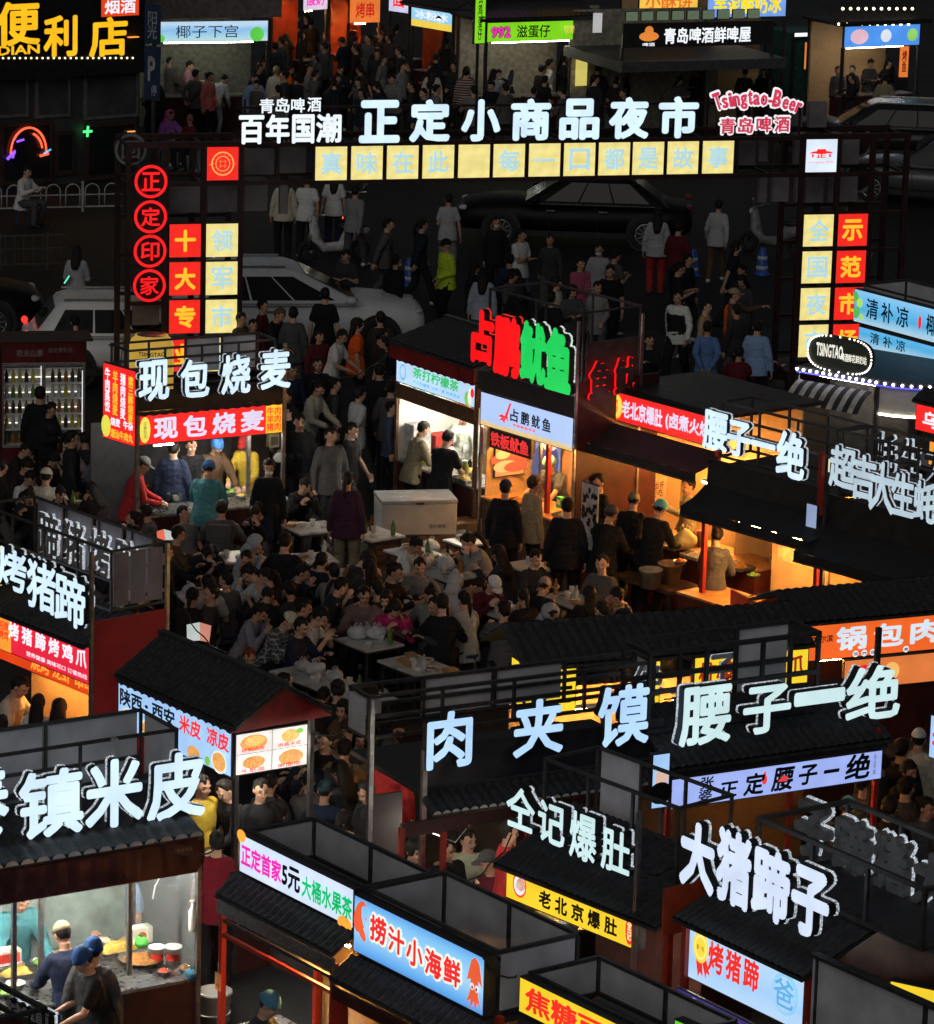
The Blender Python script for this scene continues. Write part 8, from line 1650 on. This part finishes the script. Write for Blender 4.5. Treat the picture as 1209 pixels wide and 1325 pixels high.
fill(44, [(140, 650, 330, 780), (380, 690, 480, 760), (480, 720, 600, 800), (640, 690, 790, 790), (300, 720, 400, 780)], ['sit', 'sit_eat', 'sit_talk', 'sit_low', 'sit_side', 'sit_back', 'sit_face'], 'dark diner hard to make out in the dim seating area', 'dim diners in the seating area', 1.2, .44, 3)
fill(20, [(380, 880, 480, 1000), (395, 960, 500, 1075), (340, 1000, 420, 1060)], ['sit', 'sit_eat', 'sit_talk'], 'dark diner hard to make out among the tables left of the burger stall', 'dim diners left of the burger stall', 1.2, .44)
fill(14, [(360, 440, 500, 560), (490, 400, 510, 500), (0, 540, 130, 600)], ['stand', 'walk', 'phone', 'stand_b'], 'dim standing figure in the lane around the dumpling stall', 'dim figures in the lane', 1.65, .45)
fill(8, [(10, 560, 160, 650)], ['sit', 'sit_eat'], 'dim seated figure below the drinks fridge', 'dim seated figures below the fridge', 1.2, .44)
fill(16, [(600, 300, 830, 400), (600, 335, 830, 400), (420, 280, 560, 330), (850, 290, 1010, 420)], ['stand', 'walk', 'phone'], 'dim dark walker on the street around the gate', 'dim walkers by the gate', 1.65, .5)
fill(6, [(1120, 940, 1205, 1040)], ['stand', 'stand_b'], 'dim figure right of the kidney stall', 'dim figures right of the kidney stall', 1.65, .42)
# ---------------------------------------------------------------- freezer, crates, phones
q = G(536, 722, 0); t = thing('chest_freezer', 'white chest freezer with a scuffed grey lid among the tables', 'freezer', (q.x, q.y, .42), radians(12)); w2, d2, h2 = .55, .33, .46
MB().box(-w2, w2, -d2, d2, 0, h2).build('body', mat('freezer enamel', (.42, .42, .41), .4, 0, 4, .12, .03), t, .015); MB().box(-w2 - .01, w2 + .01, -d2 - .01, d2 + .01, h2 + .002, h2 + .06).build('lid', mat('freezer lid', (.36, .36, .37), .22, 0, 6, .15, .03), t, .012); MB().box(-.06, .06, -d2 - .03, -d2 - .012, h2 + .0, h2 + .03).build('handle', D_METAL, t); txt(t, '欧利雪柜', .15, .10, .24, .06, mat('grey print', (.12, .12, .12), .5), -d2 - .003); txt(t, '', -.3, .35, .1, .02, BLK_T) if False else None
CARDB = mat('brown cardboard', (.45, .26, .10), .7)
t = thing('crate_base', 'dark low platform of crates under the chest freezer', 'platform', (q.x, q.y, 0), radians(12)); MB().box(-.62, .75, -.38, .40, 0, .41).build('body', mat('dark brown crate wood', (.08, .045, .03), .7), t, .01)
for i in range(4): MB().box(-.62, .75, -.392, -.382, .06 + .09 * i, .12 + .09 * i).build('slat', mat('brown slat', (.13, .07, .045), .7), t)
q = G(600, 714, .0); carton(None, q.x, q.y, .0, .62, .42, .48, 'open brown cardboard box right of the chest freezer', CARDB, rz=radians(30), text='果蔬', tm=mat('dark print', (.1, .04, .02), .6))
q = G(560, 738, 0); carton(None, q.x, q.y - .1, .0, .55, .35, .30, 'low dark wooden crate in front of the chest freezer', mat('dark brown crate wood'), rz=radians(12)); bag((q.x - .02, q.y - .1, .31), 'white plastic bag lying on the low dark crate', .11, WHITE_P, seed=9, sx=1.5)
q = G(612, 690, 0); t = thing('waste_bin', 'bin with a bright green lid beside the squid stall', 'bin', (q.x, q.y, 0)); MB().lathe((0, 0, 0), [(.2, 0), (.25, .62), (.26, .64)], 24).build('tub', mat('dark bin', (.06, .05, .04), .5), t); b = MB(); b.ell((0, 0, .66), .29, .27, .07, 18); b.build('lid', mat('bright green liner', (.04, .55, .06), .4, 0, 8, .2, .3), t)
bag(G(362, 676, .45), 'large white plastic bag standing right of the dumpling counter', .24, WHITE_P, seed=6)
def phone(at, lab, m, s=1., yaw=0): 
    t = thing('lit_phone', lab, 'phone', at, radians(yaw)); b = MB().box(-.05 * s, .05 * s, -.008, .0, -.09 * s, .09 * s).build('case', BLACK, t); MB().add([(-.045 * s, -.0095, -.085 * s), (.045 * s, -.0095, -.085 * s), (.045 * s, -.0095, .085 * s), (-.045 * s, -.0095, .085 * s)], [(0, 1, 2, 3)]).build('screen', m, t); t.rotation_euler = (radians(-35), 0, radians(yaw))
phone(G(87, 362, 1.1), 'phone with a green glowing screen in the hand of the pale topped woman', em('green screen', (.1, .8, .5), 1.2), 1., -70)
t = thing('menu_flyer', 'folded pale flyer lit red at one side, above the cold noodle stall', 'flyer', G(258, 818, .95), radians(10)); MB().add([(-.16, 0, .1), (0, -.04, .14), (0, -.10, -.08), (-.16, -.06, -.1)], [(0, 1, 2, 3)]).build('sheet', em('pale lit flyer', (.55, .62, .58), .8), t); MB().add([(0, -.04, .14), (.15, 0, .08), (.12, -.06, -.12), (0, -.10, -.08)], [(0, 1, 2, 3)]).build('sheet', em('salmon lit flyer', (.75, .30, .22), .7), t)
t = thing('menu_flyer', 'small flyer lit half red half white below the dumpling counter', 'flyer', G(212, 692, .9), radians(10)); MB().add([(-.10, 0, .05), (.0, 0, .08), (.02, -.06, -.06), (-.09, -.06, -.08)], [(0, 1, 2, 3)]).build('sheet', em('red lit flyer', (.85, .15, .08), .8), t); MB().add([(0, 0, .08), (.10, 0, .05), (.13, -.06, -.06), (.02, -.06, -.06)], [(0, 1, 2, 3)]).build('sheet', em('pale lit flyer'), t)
hat = thing('sun_hat', 'round tan hat hanging on the back of the khaki man', 'hat', G(476, 1008, .8)); b = MB(); b.lathe((0, 0, 0), [(.19, 0), (.17, .02), (.10, .03), (.09, .10), (.03, .12)], 24); b.build('straw', mat('tan straw', (.34, .25, .14), .7, 0, 40, .3, .4), hat); MB().lathe((0, 0, .031), [(.102, 0), (.098, .03)], 24).build('ribbon', BLACK, hat); hat.rotation_euler = (radians(60), 0, radians(-20))
bag(G(735, 1212, 1.1), 'bundle of clear plastic bags hanging below the yellow tripe sign', .13, mat('clear bundle', (.6, .58, .5), .3, 0, 20, .3, .6), seed=8)

# ---------------------------------------------------------------- cables sagging between the stall racks
def cable(a, b, sag, lab, r=.008):
    a, b = Vector(a), Vector(b); pts = [a.lerp(b, t / 14) + Vector((.02 * sin(t * 1.7), 0, -sag * 4 * (t / 14) * (1 - t / 14))) for t in range(15)]
    tag(MB().tube(pts, r, 6).build('power_cable', BLACK), lab, 'cable')
cable(G(200, 1090, 2.75), G(312, 1075, 2.75), .18, 'black cable sagging from the huge lettered noodle stall to the fruit tea box')
cable(G(625, 1240, 2.75), G(672, 1262, 2.6), .08, 'short black cable between the seafood box and the yellow sign of red characters')
cable(G(560, 1135, 2.75), G(665, 1080, 2.9), .22, 'black cable from the grey seafood box to the slanting white letters')
cable(G(835, 1130, 2.9), G(892, 1090, 2.9), .12, 'black cable between the slanting letters and the four fat white letters')
cable(G(400, 945, 2.5), G(490, 900, 3.1), .2, 'black cable from the cold noodle gable to the burger stall rack')
cable(G(215, 735, 2.8), G(300, 845, 2.6), .25, 'black cable from the trotter sign rack down to the cold noodle roof')
cable(G(375, 450, 3.1), G(515, 440, 2.9), .5, 'long black cable across the lane from the dumpling stall to the lemon tea stall')
cable(G(860, 905, 3.1), G(1035, 800, 2.8), .2, 'black cable from the kidney stall rack to the orange gable')
print('PEOPLE', NPER[0])
